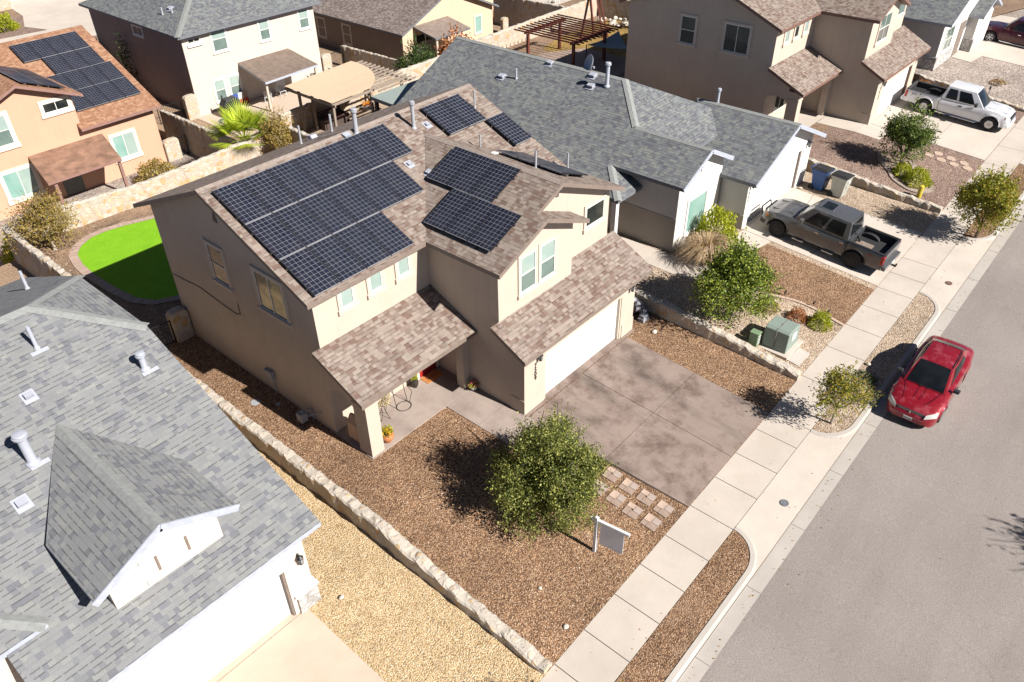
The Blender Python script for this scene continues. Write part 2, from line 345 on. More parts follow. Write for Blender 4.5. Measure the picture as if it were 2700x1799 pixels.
def brick_pave():
    t = NT('brick_edging'); b = t.n('TexBrick', {'Vector': t.tc.outputs['UV'], 'Color1': g((.42, .29, .23)), 'Color2': g((.52, .39, .32)), 'Mortar': g((.16, .12, .1)), 'Scale': 1, 'Mortar Size': .008, 'Brick Width': .12, 'Row Height': .6})
    return t.set(base=b.outputs[0], rough=.9)
m_brick = brick_pave()
m_paver = plain('paver_stone', (.36, .29, .25), .9, var=.25, sc=3, bump=.3); m_paver2 = plain('rosy_paver', (.34, .25, .20), .9, var=.2, sc=3, bump=.3); m_flag = plain('flagstone', (.50, .37, .29), .9, var=.15, sc=4, bump=.4)
SP = [(.58, .49, .38), (.62, .52, .40), (.54, .46, .37), (.62, .50, .34), (.64, .57, .48), (.58, .40, .22), (.55, .49, .42), (.60, .53, .44), (.57, .48, .38)]
m_wall_face = stone('rubble_stone', SP, (.56, .50, .43), 3.7, .06)  # same rubble stone on all wall faces
m_wall_top = stone('mortared_stone_top', [(.58, .50, .40), (.60, .52, .42), (.55, .48, .40), (.62, .46, .28), (.56, .50, .42)], (.55, .49, .42), 4.0, .30)
m_veneer = stone('ledge_stone', [(.62, .60, .57), (.5, .5, .5), (.7, .68, .65), (.42, .41, .40)], (.3, .29, .28), 5, .03)
m_rock = plain('pale_rock', (.62, .55, .46), .9, var=.2, bump=.5)
m_wood = plain('stained_red_wood', (.15, .04, .025), .6, var=.3, sc=10); m_wood_grey = plain('weathered_wood', (.30, .24, .19), .9, var=.3, sc=12); m_wood_dark = plain('dark_wood', (.08, .055, .045), .8, var=.3)
m_canvas = plain('tan_canvas', (.70, .50, .34), .9, var=.05, bump=.2); m_sail = plain('grey_green_canvas', (.28, .33, .31), .8, var=.06)
m_bark = plain('bark', (.16, .12, .09), .95, var=.3, sc=14, bump=.6); m_twig = plain('pale_twig', (.42, .36, .30), .95, var=.3, sc=14)
m_terra = plain('terracotta', (.52, .20, .08), .75, var=.12); m_soil = plain('dark_soil', (.05, .035, .025), .95)
def leafm(name, cols, tr=.35):
    t = NT(name); gi = t.n('NewGeometry'); ri = gi.outputs['Random Per Island']; N = len(cols)
    c = t.ramp(ri, [(i/(N-1), cols[i]) for i in range(N)])
    t.t.links.new(c, t.b.inputs['Base Color']); t.b.inputs['Roughness'].default_value = .55; t.b.inputs['Specular IOR Level'].default_value = .3
    tl = t.n('BsdfTranslucent', {'Color': t.mix(1, c, g((1.3, 1.3, .6)), 'MULTIPLY')}); mx = t.n('MixShader', {0: tr, 1: t.b.outputs[0], 2: tl.outputs[0]})
    t.t.links.new(mx.outputs[0], t.t.nodes['Material Output'].inputs[0]); return t.m
L_OAK = leafm('oak_leaves', [(.025, .035, .01), (.075, .095, .02), (.17, .19, .04), (.38, .38, .10), (.10, .12, .025), (.035, .048, .012)], .28)
L_ELM = leafm('elm_leaves', [(.022, .045, .01), (.07, .11, .018), (.17, .23, .03), (.36, .40, .06), (.05, .08, .015)], .3)
L_AUT = leafm('yellowing_leaves', [(.06, .10, .015), (.17, .20, .025), (.30, .28, .04), (.34, .22, .03), (.10, .14, .02)])
L_OLV = leafm('olive_leaves', [(.14, .11, .03), (.28, .19, .04), (.36, .27, .06), (.22, .17, .06), (.30, .22, .12)])
L_RUST = leafm('rust_leaves', [(.25, .08, .03), (.38, .15, .06), (.45, .22, .10), (.18, .06, .03)])
L_DK = leafm('dark_green_leaves', [(.012, .03, .01), (.03, .06, .015), (.06, .10, .02), (.10, .14, .035)])
L_YEL = leafm('yellow_green_leaves', [(.14, .18, .015), (.30, .33, .02), (.42, .42, .03), (.20, .24, .02)])
L_GOLD = leafm('golden_leaves', [(.55, .33, .01), (.68, .45, .02), (.45, .30, .02)])
L_PALM = leafm('palm_leaf', [(.10, .16, .012), (.24, .32, .02), (.42, .48, .04), (.30, .36, .03)], .25)
L_DRY = leafm('dry_grass', [(.28, .19, .11), (.40, .29, .18), (.50, .38, .26), (.18, .12, .07)], .2)
L_PINK = leafm('pink_petals', [(.7, .06, .3), (.8, .15, .45)]); L_ORA = leafm('orange_petals', [(.9, .4, .02), (.85, .3, .02)])
L_GREY = leafm('bare_shrub_leaves', [(.42, .34, .2), (.5, .44, .3), (.3, .24, .14)])
def carpaint(name, col, metal=.3, rough=.3, fade=None):
    t = NT(name); c = g(col)
    if fade: c = t.mix(t.n('MapRange', {0: t.noise(2.2, 6, .65), 1: .52, 2: .66, 3: 0, 4: .55}).outputs[0], c, g(fade))
    n = t.noise(3, 5, .6); r_ = t.n('MapRange', {0: n, 1: .3, 2: .7, 3: rough-.06, 4: rough+.12}).outputs[0]
    return t.set(base=c, metal=metal, rough=r_, coat=.7, coatr=.06)
m_red = carpaint('faded_red_paint', (.30, .008, .018), .25, .3, (.52, .12, .15)); m_gun = carpaint('gunmetal_paint', (.17, .172, .18), .5, .30); m_silver = carpaint('silver_white_paint', (.80, .80, .82), .1, .3); m_maroon = carpaint('maroon_paint', (.07, .006, .014), .4, .28)
m_tyre = plain('tyre_rubber', (.018, .018, .019), .85, var=.2); m_chrome = plain('chrome', (.75, .75, .77), .12, metal=1, var=.02); m_cglass = glass('car_glass', (.008, .01, .012), (.018, .02, .023), False, .12); m_cglass.node_tree.nodes['Principled BSDF'].inputs['Coat Weight'].default_value = .05; m_cglass.node_tree.nodes['Principled BSDF'].inputs['Specular IOR Level'].default_value = .3
m_cglass2 = glass('bright_windscreen', (.10, .13, .12), (.30, .32, .28), False, .04)
m_lens = plain('clear_lens', (.62, .62, .58), .15, coat=1, var=.05); m_rlens = plain('red_lens', (.45, .01, .012), .2, coat=1); m_amber = plain('amber_lens', (.7, .2, .02), .2)
# ---------------- ground sheets ----------------
def sheet(name, poly, mat, zf, off=0., step=.8, kind='structure', skirt=0, parent=None, label=None, ycuts=(0., -6.94)):
    bm = bmesh.new(); vs_ = [bm.verts.new((x, y, 0)) for x, y in poly]; bm.faces.new(vs_)
    bmesh.ops.triangulate(bm, faces=bm.faces[:])
    xs = [p[0] for p in poly]; ys = [p[1] for p in poly]
    def cut(axis, k):
        no = (1, 0, 0) if axis == 0 else (0, 1, 0); c_ = (k, 0, 0) if axis == 0 else (0, k, 0)
        bmesh.ops.bisect_plane(bm, geom=bm.verts[:]+bm.edges[:]+bm.faces[:], plane_co=c_, plane_no=no, dist=1e-5)
    if step:
        k = math.ceil(min(xs)/step)*step
        while k < max(xs): cut(0, k); k += step
        if min(ys) < 0:
            k = math.ceil(min(ys)/step)*step
            while k < min(max(ys), 0): cut(1, k); k += step
    for k in ycuts:
        if min(ys) < k < max(ys): cut(1, k)
    bm.normal_update()
    for f in bm.faces:
        if f.normal.z < 0: f.normal_flip()
    for v in bm.verts: v.co.z = zf(v.co.x, v.co.y)+off
    if skirt:
        be = [e_ for e_ in bm.edges if len(e_.link_faces) == 1]
        r_ = bmesh.ops.extrude_edge_only(bm, edges=be)
        for q in r_['geom']:
            if isinstance(q, bmesh.types.BMVert): q.co.z -= skirt
    me = bpy.data.meshes.new(name); bm.to_mesh(me); bm.free(); me.materials.append(mat)
    o = bpy.data.objects.new(name, me); C.objects.link(o)
    if kind: o['kind'] = kind
    if parent: o.parent = parent
    if label: o['label'] = label
    return o
def rect(x0, y0, x1, y1): return [(x0, y0), (x1, y0), (x1, y1), (x0, y1)]
flat = lambda z: (lambda x, y: z)
base = sheet('ground', rect(-400, -400, 500, 500), m_dirt, lambda x, y: .0362*max(min(x, 150), -150)-4.2, step=50, ycuts=())
# lots
sheet('gravel', rect(-25, -6.94, -8.3, 0), m_gr_yel, gzl(-.59), skirt=2.5); sheet('gravel', rect(-25, 0, -8.3, 16), m_gr_yel, flat(-.59), step=0, skirt=2.5); sheet('gravel', rect(-25, 16, -8.3, 27.6), m_dirt, flat(-.592), step=0, skirt=2.5)
sheet('gravel', rect(-8.3, -6.94, 7.75, 14.1), m_gr_brown, gzl(0), skirt=2.5)
sheet('gravel', rect(-8.3, 14.1, 8.1, 27.6), m_gr_dirt, flat(-.004), step=0, skirt=2.5)
sheet('gravel', [(7.75, -6.94), (24.4, -6.94), (24.4, 0), (24.4, 1.2), (24.4, 27.6), (8.1, 27.6), (7.75, 1)], m_gr_beige, gzl(.59), skirt=2.5)
sheet('gravel', rect(24.4, -6.94, 41, 1.5), m_gr_pink, gzl(1.18), skirt=2.5); sheet('gravel', rect(24.4, 1.5, 41, 27.6), m_gr_dirt, flat(1.178), step=0, skirt=2.5)
sheet('gravel', rect(41, -6.94, 72, 14), m_gr_pale, gzl(1.77), skirt=2.5)
sheet('gravel', [(52.5, 2), (80, -6), (80, 14), (52.5, 14)], m_gr_dirt, flat(1.9), step=0)
# right lot: brown gravel panel beside the driveway, curved border
bord = [(11.3, -2.6), (11.6, -3.3), (11.83, -3.83), (12.14, -4.67), (12.21, -5.46), (12.13, -6.17), (12.02, -6.94)]
sheet('gravel', [(12.02, -6.94), (15.45, -6.94), (15.45, -1.6), (12.6, -1.1), (11.45, -1.6)]+bord[:-1][::1], m_gr_brown, gzl(.59), .012)
# front terrain strips
zs2 = lambda x, y: zst(x)
cracks = []
sheet('road', rect(-40, -24, 90, -10.31), m_asph, lambda x, y: zst(x)-.13+.04*min(1, (-10.31-y)/6), step=2)
sheet('gutter', rect(-40, -10.33, 90, -9.86), m_conc2, lambda x, y: zst(x)-.125-.02*(y+10.33), step=2)
# raised sidewalk slabs: each joint is a real 12 mm gap over a dark bed
sheet('sidewalk_bed', rect(-40, -8.62, 90, -6.9), m_soil, zs2, -.03, step=2)
js = [-25, -22.0, -20.4, -18.8, -17.2, -15.6, -14, -12.4, -10.9, -9.4, -8.0, -6.6, -5.05, -3.65, -2.2, -.62, 1.02, 2.5, 4.05, 5.22, 7.9, 10.3, 12.2, 14.0, 15.75, 17.3, 18.9, 21.9, 23.6, 25.2, 26.8, 28.4, 30.0, 31.6, 34.4, 37.6, 40, 42, 44, 46, 48, 50]
mb = MB()
for a, b_ in zip(js[:-1], js[1:]):
    g_ = .012; a1, b1 = a+g_, b_-g_
    n_ = 1
    for (y0, y1) in ((-8.54, -6.95),):
        v = [(a1, y0, zst(a1)-.04), (b1, y0, zst(b1)-.04), (b1, y1, zst(b1)-.04), (a1, y1, zst(a1)-.04), (a1, y0, zst(a1)+.006), (b1, y0, zst(b1)+.006), (b1, y1, zst(b1)+.006), (a1, y1, zst(a1)+.006)]
        mb.add(v, [(4, 5, 6, 7), (0, 1, 5, 4), (1, 2, 6, 5), (2, 3, 7, 6), (3, 0, 4, 7)])
tag(mb.build('sidewalk', m_conc), kind='structure')
# driveway aprons & parkways. parkway spans end in rounded noses, curb follows
def parkway(x0, x1, mat, nose0=True, nose1=True):
    ya, yb = -8.56, -9.62
    n = 10; pl = []
    def nose(xe, sgn):      # quarter curve from (xe,ya) out to (xe-sgn*.. , yb)
        return [(xe+sgn*1.25*(1-math.cos(t)), ya+(yb-ya)*math.sin(t)) for t in [math.pi/2*i/n for i in range(n+1)]]
    left = nose(x0, 1) if nose0 else [(x0, ya), (x0, yb)]
    right = nose(x1, -1) if nose1 else [(x1, ya), (x1, yb)]
    poly = left+right[::-1]
    sheet('parkway_gravel', poly, mat, zs2, -.012, step=.8)
    # curb : outline offset outward
    pts = left+right[::-1]; mb = MB(); W = .2
    for i in range(len(pts)-1):
        a, b_ = Vector((*pts[i], 0)), Vector((*pts[i+1], 0)); d = (b_-a)
        if d.length < 1e-4: continue
        def nrm(k):
            k0, k1 = max(k-1, 0), min(k+1, len(pts)-1); t = Vector((pts[k1][0]-pts[k0][0], pts[k1][1]-pts[k0][1], 0)).normalized(); return Vector((t.y, -t.x, 0))
        na, nb = nrm(i), nrm(i+1)
        segs = max(1, int(d.length/1.5))
        for s_ in range(segs):
            f0, f1 = s_/segs, (s_+1)/segs
            p0 = a+d*f0; p1 = a+d*f1; n0 = na.lerp(nb, f0); n1 = na.lerp(nb, f1)
            def V(p, o_, z): q = p+o_; return (q.x, q.y, zst(q.x)+z)
            pr = [(0, -.1), (0, .012), (W*.75, .004), (W, -.035), (W*1.12, -.16)]
            v = [V(p0, n0*w_, z_) for w_, z_ in pr]+[V(p1, n1*w_, z_) for w_, z_ in pr]; m_ = len(pr)
            mb.add(v, [(k, k+1, k+1+m_, k+m_) for k in range(m_-1)])
    for f in mb.f: pass
    tag(mb.build('curb', m_conc2, smooth=False), kind='structure')
parkway(-40, -.6, m_gr_park, False, True); parkway(5.3, 16.45, m_gr_beige); parkway(22.6, 32.6, m_gr_brown); parkway(38.5, 52, m_gr_pink)
def apron(xl, xr, col=m_conc):
    n = 10; ya, yb = -8.56, -9.64; L_ = [(xl-1.25*(1-math.cos(t))+.0, ya+(yb-ya)*math.sin(t)) for t in [math.pi/2*i/n for i in range(n+1)]]; Rr = [(xr+1.25*(1-math.cos(t)), ya+(yb-ya)*math.sin(t)) for t in [math.pi/2*i/n for i in range(n+1)]]
    sheet('driveway_apron', L_+[(xl-1.25, -9.86), (xr+1.25, -9.86)]+Rr[::-1], col, lambda x, y: zst(x)-.006+.075*(y+8.56), step=.8, ycuts=())
apron(-.6, 5.3); apron(16.45, 22.6); apron(32.6, 38.5)
# driveways
def slabgrid(name, xs, ys, mat, zf, off=.02, gap=.012, skew=None):
    for i in range(len(xs)-1):
        for j in range(len(ys)-1):
            sheet(name, rect(xs[i]+gap, ys[j]+gap, xs[i+1]-gap, ys[j+1]-gap), mat, zf, off, skirt=.06)
M_Z = gzl(0)
sheet('joint_bed', [(-1.3, -.35), (5.3, -.35), (5.15, -6.92), (-.75, -6.92)], m_soil, M_Z, .008)
for p in ([(-.95, -3.62), (2.18, -3.62), (2.12, -.33), (-1.3, -.33), (-1.3, -1.2)], [(2.2, -3.62), (5.2, -3.62), (5.3, -.33), (2.14, -.33)], [(-.72, -6.92), (2.2, -6.92), (2.18, -3.64), (-.95, -3.64)], [(2.22, -6.92), (5.12, -6.92), (5.2, -3.64), (2.2, -3.64)]):
    sheet('driveway', p, m_drive, M_Z, .022, skirt=.05)
sheet('driveway', rect(-1.3, -.31, 5.85, .1), m_drive, flat(0), .02, step=0)
# porch slab and entry walk
sheet('porch_floor', rect(-6.46, 2.44, -1.24, 4.6), m_porch, flat(0), .05, step=0, skirt=.1)
for y0, y1 in ((.82, 2.42), (-.6, .80)): sheet('entry_walk', rect(-2.80, y0, -1.24, y1), m_porch, flat(0), .03, step=0, skirt=.08)
sheet('entry_walk', [(-2.8, -.62), (-2.8, -.95), (-1.3, -1.0), (-1.3, -.62)], m_porch, M_Z, .026)
RZ = gzl(.59)
slabgrid('driveway', [15.8, 21.7], [-6.93, -3.6, -.1], m_conc, RZ); sheet('driveway', rect(15.8, -.1, 22.2, .25), m_conc, flat(.59), .016, step=0)
for p in ([(11.3, 4.8), (10.0, 4.8), (10.0, 2.0), (11.35, 2.0)], [(11.35, 1.98), (10.0, 1.98), (9.95, .4), (11.4, .4)], [(11.4, .38), (9.95, .38), (10.3, -.75), (13, -1.15), (15.78, -1.6), (15.78, -.15), (13.0, .25)]):
    sheet('entry_walk', p, m_conc, RZ, .018, skirt=.04)
FZ_ = gzl(1.18)
slabgrid('driveway', [31.85, 38.2], [-6.93, -3.9, -.15], m_conc, FZ_); sheet('driveway', rect(31.5, -.15, 38.6, .15), m_conc, flat(1.18), .016, step=0)
sheet('entry_walk', [(31.83, -1.45), (29.97, -1.45), (29.95, -.16), (29.88, 2.42), (31.5, 2.42), (31.5, -.15), (31.83, -.15)], m_conc, FZ_, .016, skirt=.05)
sheet('entry_walk', rect(26.3, 2.44, 31.5, 4.6), m_conc, flat(1.18), .03, step=0)
LZ = gzl(-.59)
sheet('driveway', [(-18, -.25), (-11.5, -.25), (-11.5, -6.93), (-18, -6.93)], m_conc_cream, LZ, .02, skirt=.05)
sheet('driveway', [(-18, -.24), (-11.85, -.24), (-11.85, .2), (-18, .2)], m_conc_cream, flat(-.59), .016, step=0)
QZ = gzl(1.77)
sheet('driveway', [(48.6, -6.93), (60, -6.93), (60, .6), (52.6, .6), (51.4, -.4), (48.2, -.8)], m_conc, QZ, .02)
sheet('entry_walk', [(48.5, -.3), (46.3, -.35), (46.3, -1.7), (48.3, -1.9)], m_conc, QZ, .024)
# lawn
lawn = [(-3.4, 17.1), (-5.4, 17.32), (-6.2, 17.75), (-6.65, 18.6), (-6.85, 20.2), (-6.93, 22.2), (-6.85, 23.4), (-6.6, 24.55), (-6.05, 25.25), (-5.3, 25.68), (-4.5, 25.72), (-3.6, 25.55), (-2.0, 25.0), (.5, 24.4), (3.5, 24), (3.5, 17.1)]
lo = sheet('lawn', lawn, m_turf, flat(.03), step=0)
mb = MB(); acc = 0; pts = lawn[:-1]
for i in range(len(pts)-1):
    def nn(k):
        k0, k1 = max(k-1, 0), min(k+1, len(pts)-1); t = Vector((pts[k1][0]-pts[k0][0], pts[k1][1]-pts[k0][1])).normalized(); return Vector((-t.y, t.x))*-1
    a, b_ = Vector(pts[i]), Vector(pts[i+1]); na, nb = nn(i), nn(i+1); L_ = (b_-a).length; W = .42
    a2, b2 = a-na*W, b_-nb*W
    mb.add([(a.x, a.y, .035), (b_.x, b_.y, .035), (b2.x, b2.y, .035), (a2.x, a2.y, .035)], [(0, 1, 2, 3)], uv=[[(acc, 0), (acc+L_, 0), (acc+L_, W), (acc, W)]]); acc += L_
o = mb.build('lawn_edging', m_brick); tag(o, 'curved brick edging around the bright green backyard lawn', 'edging')
# rear yards
sheet('gravel', rect(-40, 27.6, 6.3, 50), m_gr_pale, flat(-2.2), step=0, skirt=1); sheet('dirt', rect(6.3, 27.6, 23.9, 58), m_dirt, flat(-1.6), step=0, skirt=1)
sheet('patio', rect(9.2, 29.5, 18.5, 40.4), m_conc_cream, flat(-1.57), step=0); sheet('dirt', rect(23.9, 27.6, 44, 60), m_dirt, flat(-2.5), step=0, skirt=1)
sheet('dirt', rect(44, 27.6, 90, 70), m_gr_dirt, flat(-2.0), step=0, skirt=1); sheet('patio', rect(50, 40, 66, 56), m_conc, flat(-1.97), step=0)
sheet('dirt', rect(-40, 50, 90, 160), m_gr_dirt, flat(-2.62), step=0)
sheet('driveway', [(13.2, 73.5), (16.5, 70), (23.5, 76), (26, 92), (15.6, 92), (14.6, 84), (12.9, 79.5), (13.9, 76.7)], m_conc, flat(-2.58), step=0)
sheet('sidewalk', [(8, 74.3), (13.6, 73.6), (13.85, 76.4), (8, 77)], m_conc, flat(-2.56), step=0); sheet('gravel', [(8, 77), (13.8, 76.6), (14.6, 84), (12.8, 85.5), (8, 86)], m_gr_pink, flat(-2.6), step=0)
# FR back yard
sheet('dry_lawn', [(29.5, 21.5), (33, 17.5), (41, 17.5), (41, 25.8), (34, 25.9), (31, 25.2)], gravel('dry_grass_ground', [(.42, .27, .07), (.50, .34, .10), (.34, .2, .06), (.46, .30, .12)], 14), flat(1.19), step=0)
sheet('paver_patio', [(26.6, 17), (33, 17), (33, 22.6), (30.2, 24.3), (26.6, 24.3)], m_paver2, flat(1.2), step=0)
# far side of the street
sheet('sidewalk', rect(-40, -27, 90, -24), m_conc, lambda x, y: zst(x)+.01, step=4); sheet('gravel', rect(-40, -60, 90, -27), m_gr_pale, lambda x, y: zst(x)+.02, step=10)

# ---------------- generic building helpers ----------------
def window(par, o, u, n, w_, h_, pane=m_dglass, style='hung', trim=m_trim_tan, sill=True, tw=.12, name='window', pane2=None, fm=None):
    o = Vector(o); u = Vector(u); n = Vector(n); z = Vector((0, 0, 1)); fm = fm or m_frame
    def P(a, c_, d): return o+u*a+z*c_+n*d
    def pan(mb, a0, c0, a1, c1, d0, d1):
        v = [P(a0, c0, d0), P(a1, c0, d0), P(a1, c1, d0), P(a0, c1, d0), P(a0, c0, d1), P(a1, c0, d1), P(a1, c1, d1), P(a0, c1, d1)]
        fs = [(4, 5, 6, 7), (0, 1, 5, 4), (1, 2, 6, 5), (2, 3, 7, 6), (3, 0, 4, 7)]
        if u.cross(z).dot(n) < 0: fs = [f[::-1] for f in fs]
        mb.add(v, fs)
    f = MB(); t = .05
    for a in ((0, 0, t, h_), (w_-t, 0, w_, h_), (t, 0, w_-t, t), (t, h_-t, w_-t, h_)): pan(f, *a, -.02, .035)
    if style == 'hung': pan(f, t, h_*.5-.02, w_-t, h_*.5+.02, -.02, .03)
    elif style == 'slider': pan(f, w_*.5-.02, t, w_*.5+.02, h_-t, -.02, .03)
    elif style == 'grid': pan(f, t, h_*.5-.02, w_-t, h_*.5+.02, -.02, .03); pan(f, w_*.5-.025, t, w_*.5+.025, h_*.5-.02, -.02, .03); pan(f, w_*.5-.025, h_*.5+.02, w_*.5+.025, h_-t, -.02, .03)
    fo = f.build(name, fm, par)
    if style in ('hung', 'grid'): cells = [((t, h_*.5+.02, w_-t, h_-t), pane), ((t, t, w_-t, h_*.5-.02), pane2 or pane)]
    elif style == 'slider': cells = [((t, t, w_*.5-.02, h_-t), pane), ((w_*.5+.02, t, w_-t, h_-t), pane2 or pane)]
    else: cells = [((t, t, w_-t, h_-t), pane)]
    for c_, m_ in cells:
        p = MB(); pan(p, *c_, -.01, .008); q = p.build('pane', m_); q.parent = fo
        off = Vector((0, 0, 0)); k = par
        while k is not None: off += k.location; k = k.parent
        q.data.transform(Matrix.Translation(-off))
    if trim:
        tr = MB()
        for a in ((-tw, 0, 0, h_+tw), (w_, 0, w_+tw, h_+tw), (0, h_, w_, h_+tw)): pan(tr, *a, -.02, .05)
        q = tr.build('surround', trim); q.parent = fo; q.data.transform(Matrix.Translation(-off))
        if sill:
            tr = MB(); pan(tr, -tw*1.3, -tw*1.4, w_+tw*1.3, 0, -.02, .09); q = tr.build('sill', trim, bevel=.02); q.parent = fo; q.data.transform(Matrix.Translation(-off))
    return fo
def slab(mb, poly, th=.16, fas=1):      # poly: top surface corners (coplanar) -> roof slab, top = slot 0, edges = fas
    P = [Vector(p) for p in poly]; n = sum(((P[i]-P[0]).cross(P[i+1]-P[0]) for i in range(1, len(P)-1)), Vector())
    if n.z < 0: P = P[::-1]
    k = len(P); b = [p-Vector((0, 0, th)) for p in P]
    mb.add(P+b, [list(range(k)), [2*k-1-i for i in range(k)]]+[[i+k, (i+1) % k+k, (i+1) % k, i] for i in range(k)])
    base_ = len(mb.m)-(k+2)
    for j in range(base_+1, len(mb.m)): mb.m[j] = fas
    return mb
def cap(mb, a, b_, wid=.17, lift=.022, slA=None, slB=None, mi=2):   # ridge / hip cap: two narrow strips following both roof planes
    a = Vector(a); b_ = Vector(b_); d = (b_-a).normalized()
    for sl in (slA, slB):
        if sl is None: continue
        s = Vector(sl).normalized(); a2 = a+s*wid; b2 = b_+s*wid; upn = Vector((0, 0, lift))
        v = [a+upn, b_+upn, b2+upn*.8, a2+upn*.8]
        nn_ = (v[1]-v[0]).cross(v[2]-v[0])
        f = (0, 1, 2, 3) if nn_.z > 0 else (3, 2, 1, 0)
        mb.add(v, [f], mi)
def wall_lamp(par, x, y, z, n=(0, -1, 0)):
    n = Vector(n); p = Vector((x, y, z)); mb = MB(); u = Vector((-n.y, n.x, 0))
    a = p+n*.13
    mb.lathe((a.x, a.y, a.z-.02), [(.02, .16), (.10, .10), (.11, .08)], 6); mb.tube([p+Vector((0, 0, .0)), p+n*.06+Vector((0, 0, .2)), a+Vector((0, 0, .14))], .015)
    mb.box(p.x-.05, p.y-.03, p.z-.12, p.x+.05, p.y+.03, p.z+.1); mb.lathe((a.x, a.y, a.z-.02), [(.03, -.2), (.06, -.18)], 6)
    for i in range(6):
        t = i*math.pi/3; mb.bar((a.x+.055*math.cos(t), a.y+.055*math.sin(t), a.z-.2), (a.x+.1*math.cos(t), a.y+.1*math.sin(t), a.z+.06), .012)
    o = mb.build('wall_lamp', m_black, par)
    q = MB().lathe((a.x, a.y, a.z), [(.045, -.19), (.085, .05)], 6).build('lamp_glass', m_grey_paint, None); q.parent = o
    off = Vector((0, 0, 0)); k = par
    while k is not None: off += k.location; k = k.parent
    q.data.transform(Matrix.Translation(-off))
def number(par, txt, x, y, z, size=.2, dz=.2):
    for i, ch in enumerate(txt):
        text_mb(ch, size, frame4((x, y, z-i*dz), (1, 0, 0), (0, 0, 1)), .01).build('house_number', m_black, par)
def vent_pipe(par, x, y, z, h=.7, r=.06, capd=False, mat=None):
    mb = MB(); pr = [(r*1.6, -.03), (r*1.55, .03), (r*1.1, .07), (r, .1), (r, h)]
    if capd: pr += [(r*1.0, h), (r*1.6, h+.02), (r*1.65, h+.08), (r*1.2, h+.09), (r*1.5, h+.12), (r*1.35, h+.15), (r*.4, h+.17)]
    else: pr += [(r*.7, h), (r*.7, h-.1)]
    mb.lathe((x, y, z), pr, 14); return mb.build('vent_pipe', mat or m_grey_paint, par, smooth=True)
def box_vent(par, x, y, z, sl=(0, -1), w_=.3, mat=None, rise=.16, slope=.42):
    # hooded slant-back roof vent on a slope falling toward sl
    d = Vector((sl[0], sl[1], 0)); s = Vector((-d.y, d.x, 0)); c_ = Vector((x, y, z)); dn = d-Vector((0, 0, slope)); dn.normalize(); n = s.cross(dn); n = n if n.z > 0 else -n
    mb = MB(); fl = .07
    def P(a, b2, h): return c_+s*a+dn*b2+n*h
    v = [P(-w_/2, -w_/2, .02), P(w_/2, -w_/2, .02), P(w_/2, w_/2, .05), P(-w_/2, w_/2, .05), P(-w_/2, -w_/2+.06, rise*.8), P(w_/2, -w_/2+.06, rise*.8), P(w_/2, w_/2, rise), P(-w_/2, w_/2, rise)]
    mb.add(v, [(4, 5, 6, 7)[::-1], (0, 1, 5, 4)[::-1], (1, 2, 6, 5)[::-1], (2, 3, 7, 6)[::-1], (3, 0, 4, 7)[::-1], (0, 1, 2, 3)])
    v = [P(-w_/2-fl, -w_/2-fl, .012), P(w_/2+fl, -w_/2-fl, .012), P(w_/2+fl, w_/2+fl*1.8, .012), P(-w_/2-fl, w_/2+fl*1.8, .012)]
    mb.add(v, [(3, 2, 1, 0)]); return mb.build('roof_vent', mat or m_pipe_white, par)
def gable_prism_x(mb, x0, x1, yf, yb, zb, roofz, yr):     # profile in YZ extruded along x
    mb.prism([(x0, yf, zb), (x0, yb, zb), (x0, yb, roofz(yb)), (x0, yr, roofz(yr)), (x0, yf, roofz(yf))], (x1-x0, 0, 0))
def gable_prism_y(mb, y0, y1, xl, xr, zb, roofz, xrd):
    mb.prism([(xl, y0, zb), (xl, y0, roofz(xl)), (xrd, y0, roofz(xrd)), (xr, y0, roofz(xr)), (xr, y0, zb)], (0, y1-y0, 0))

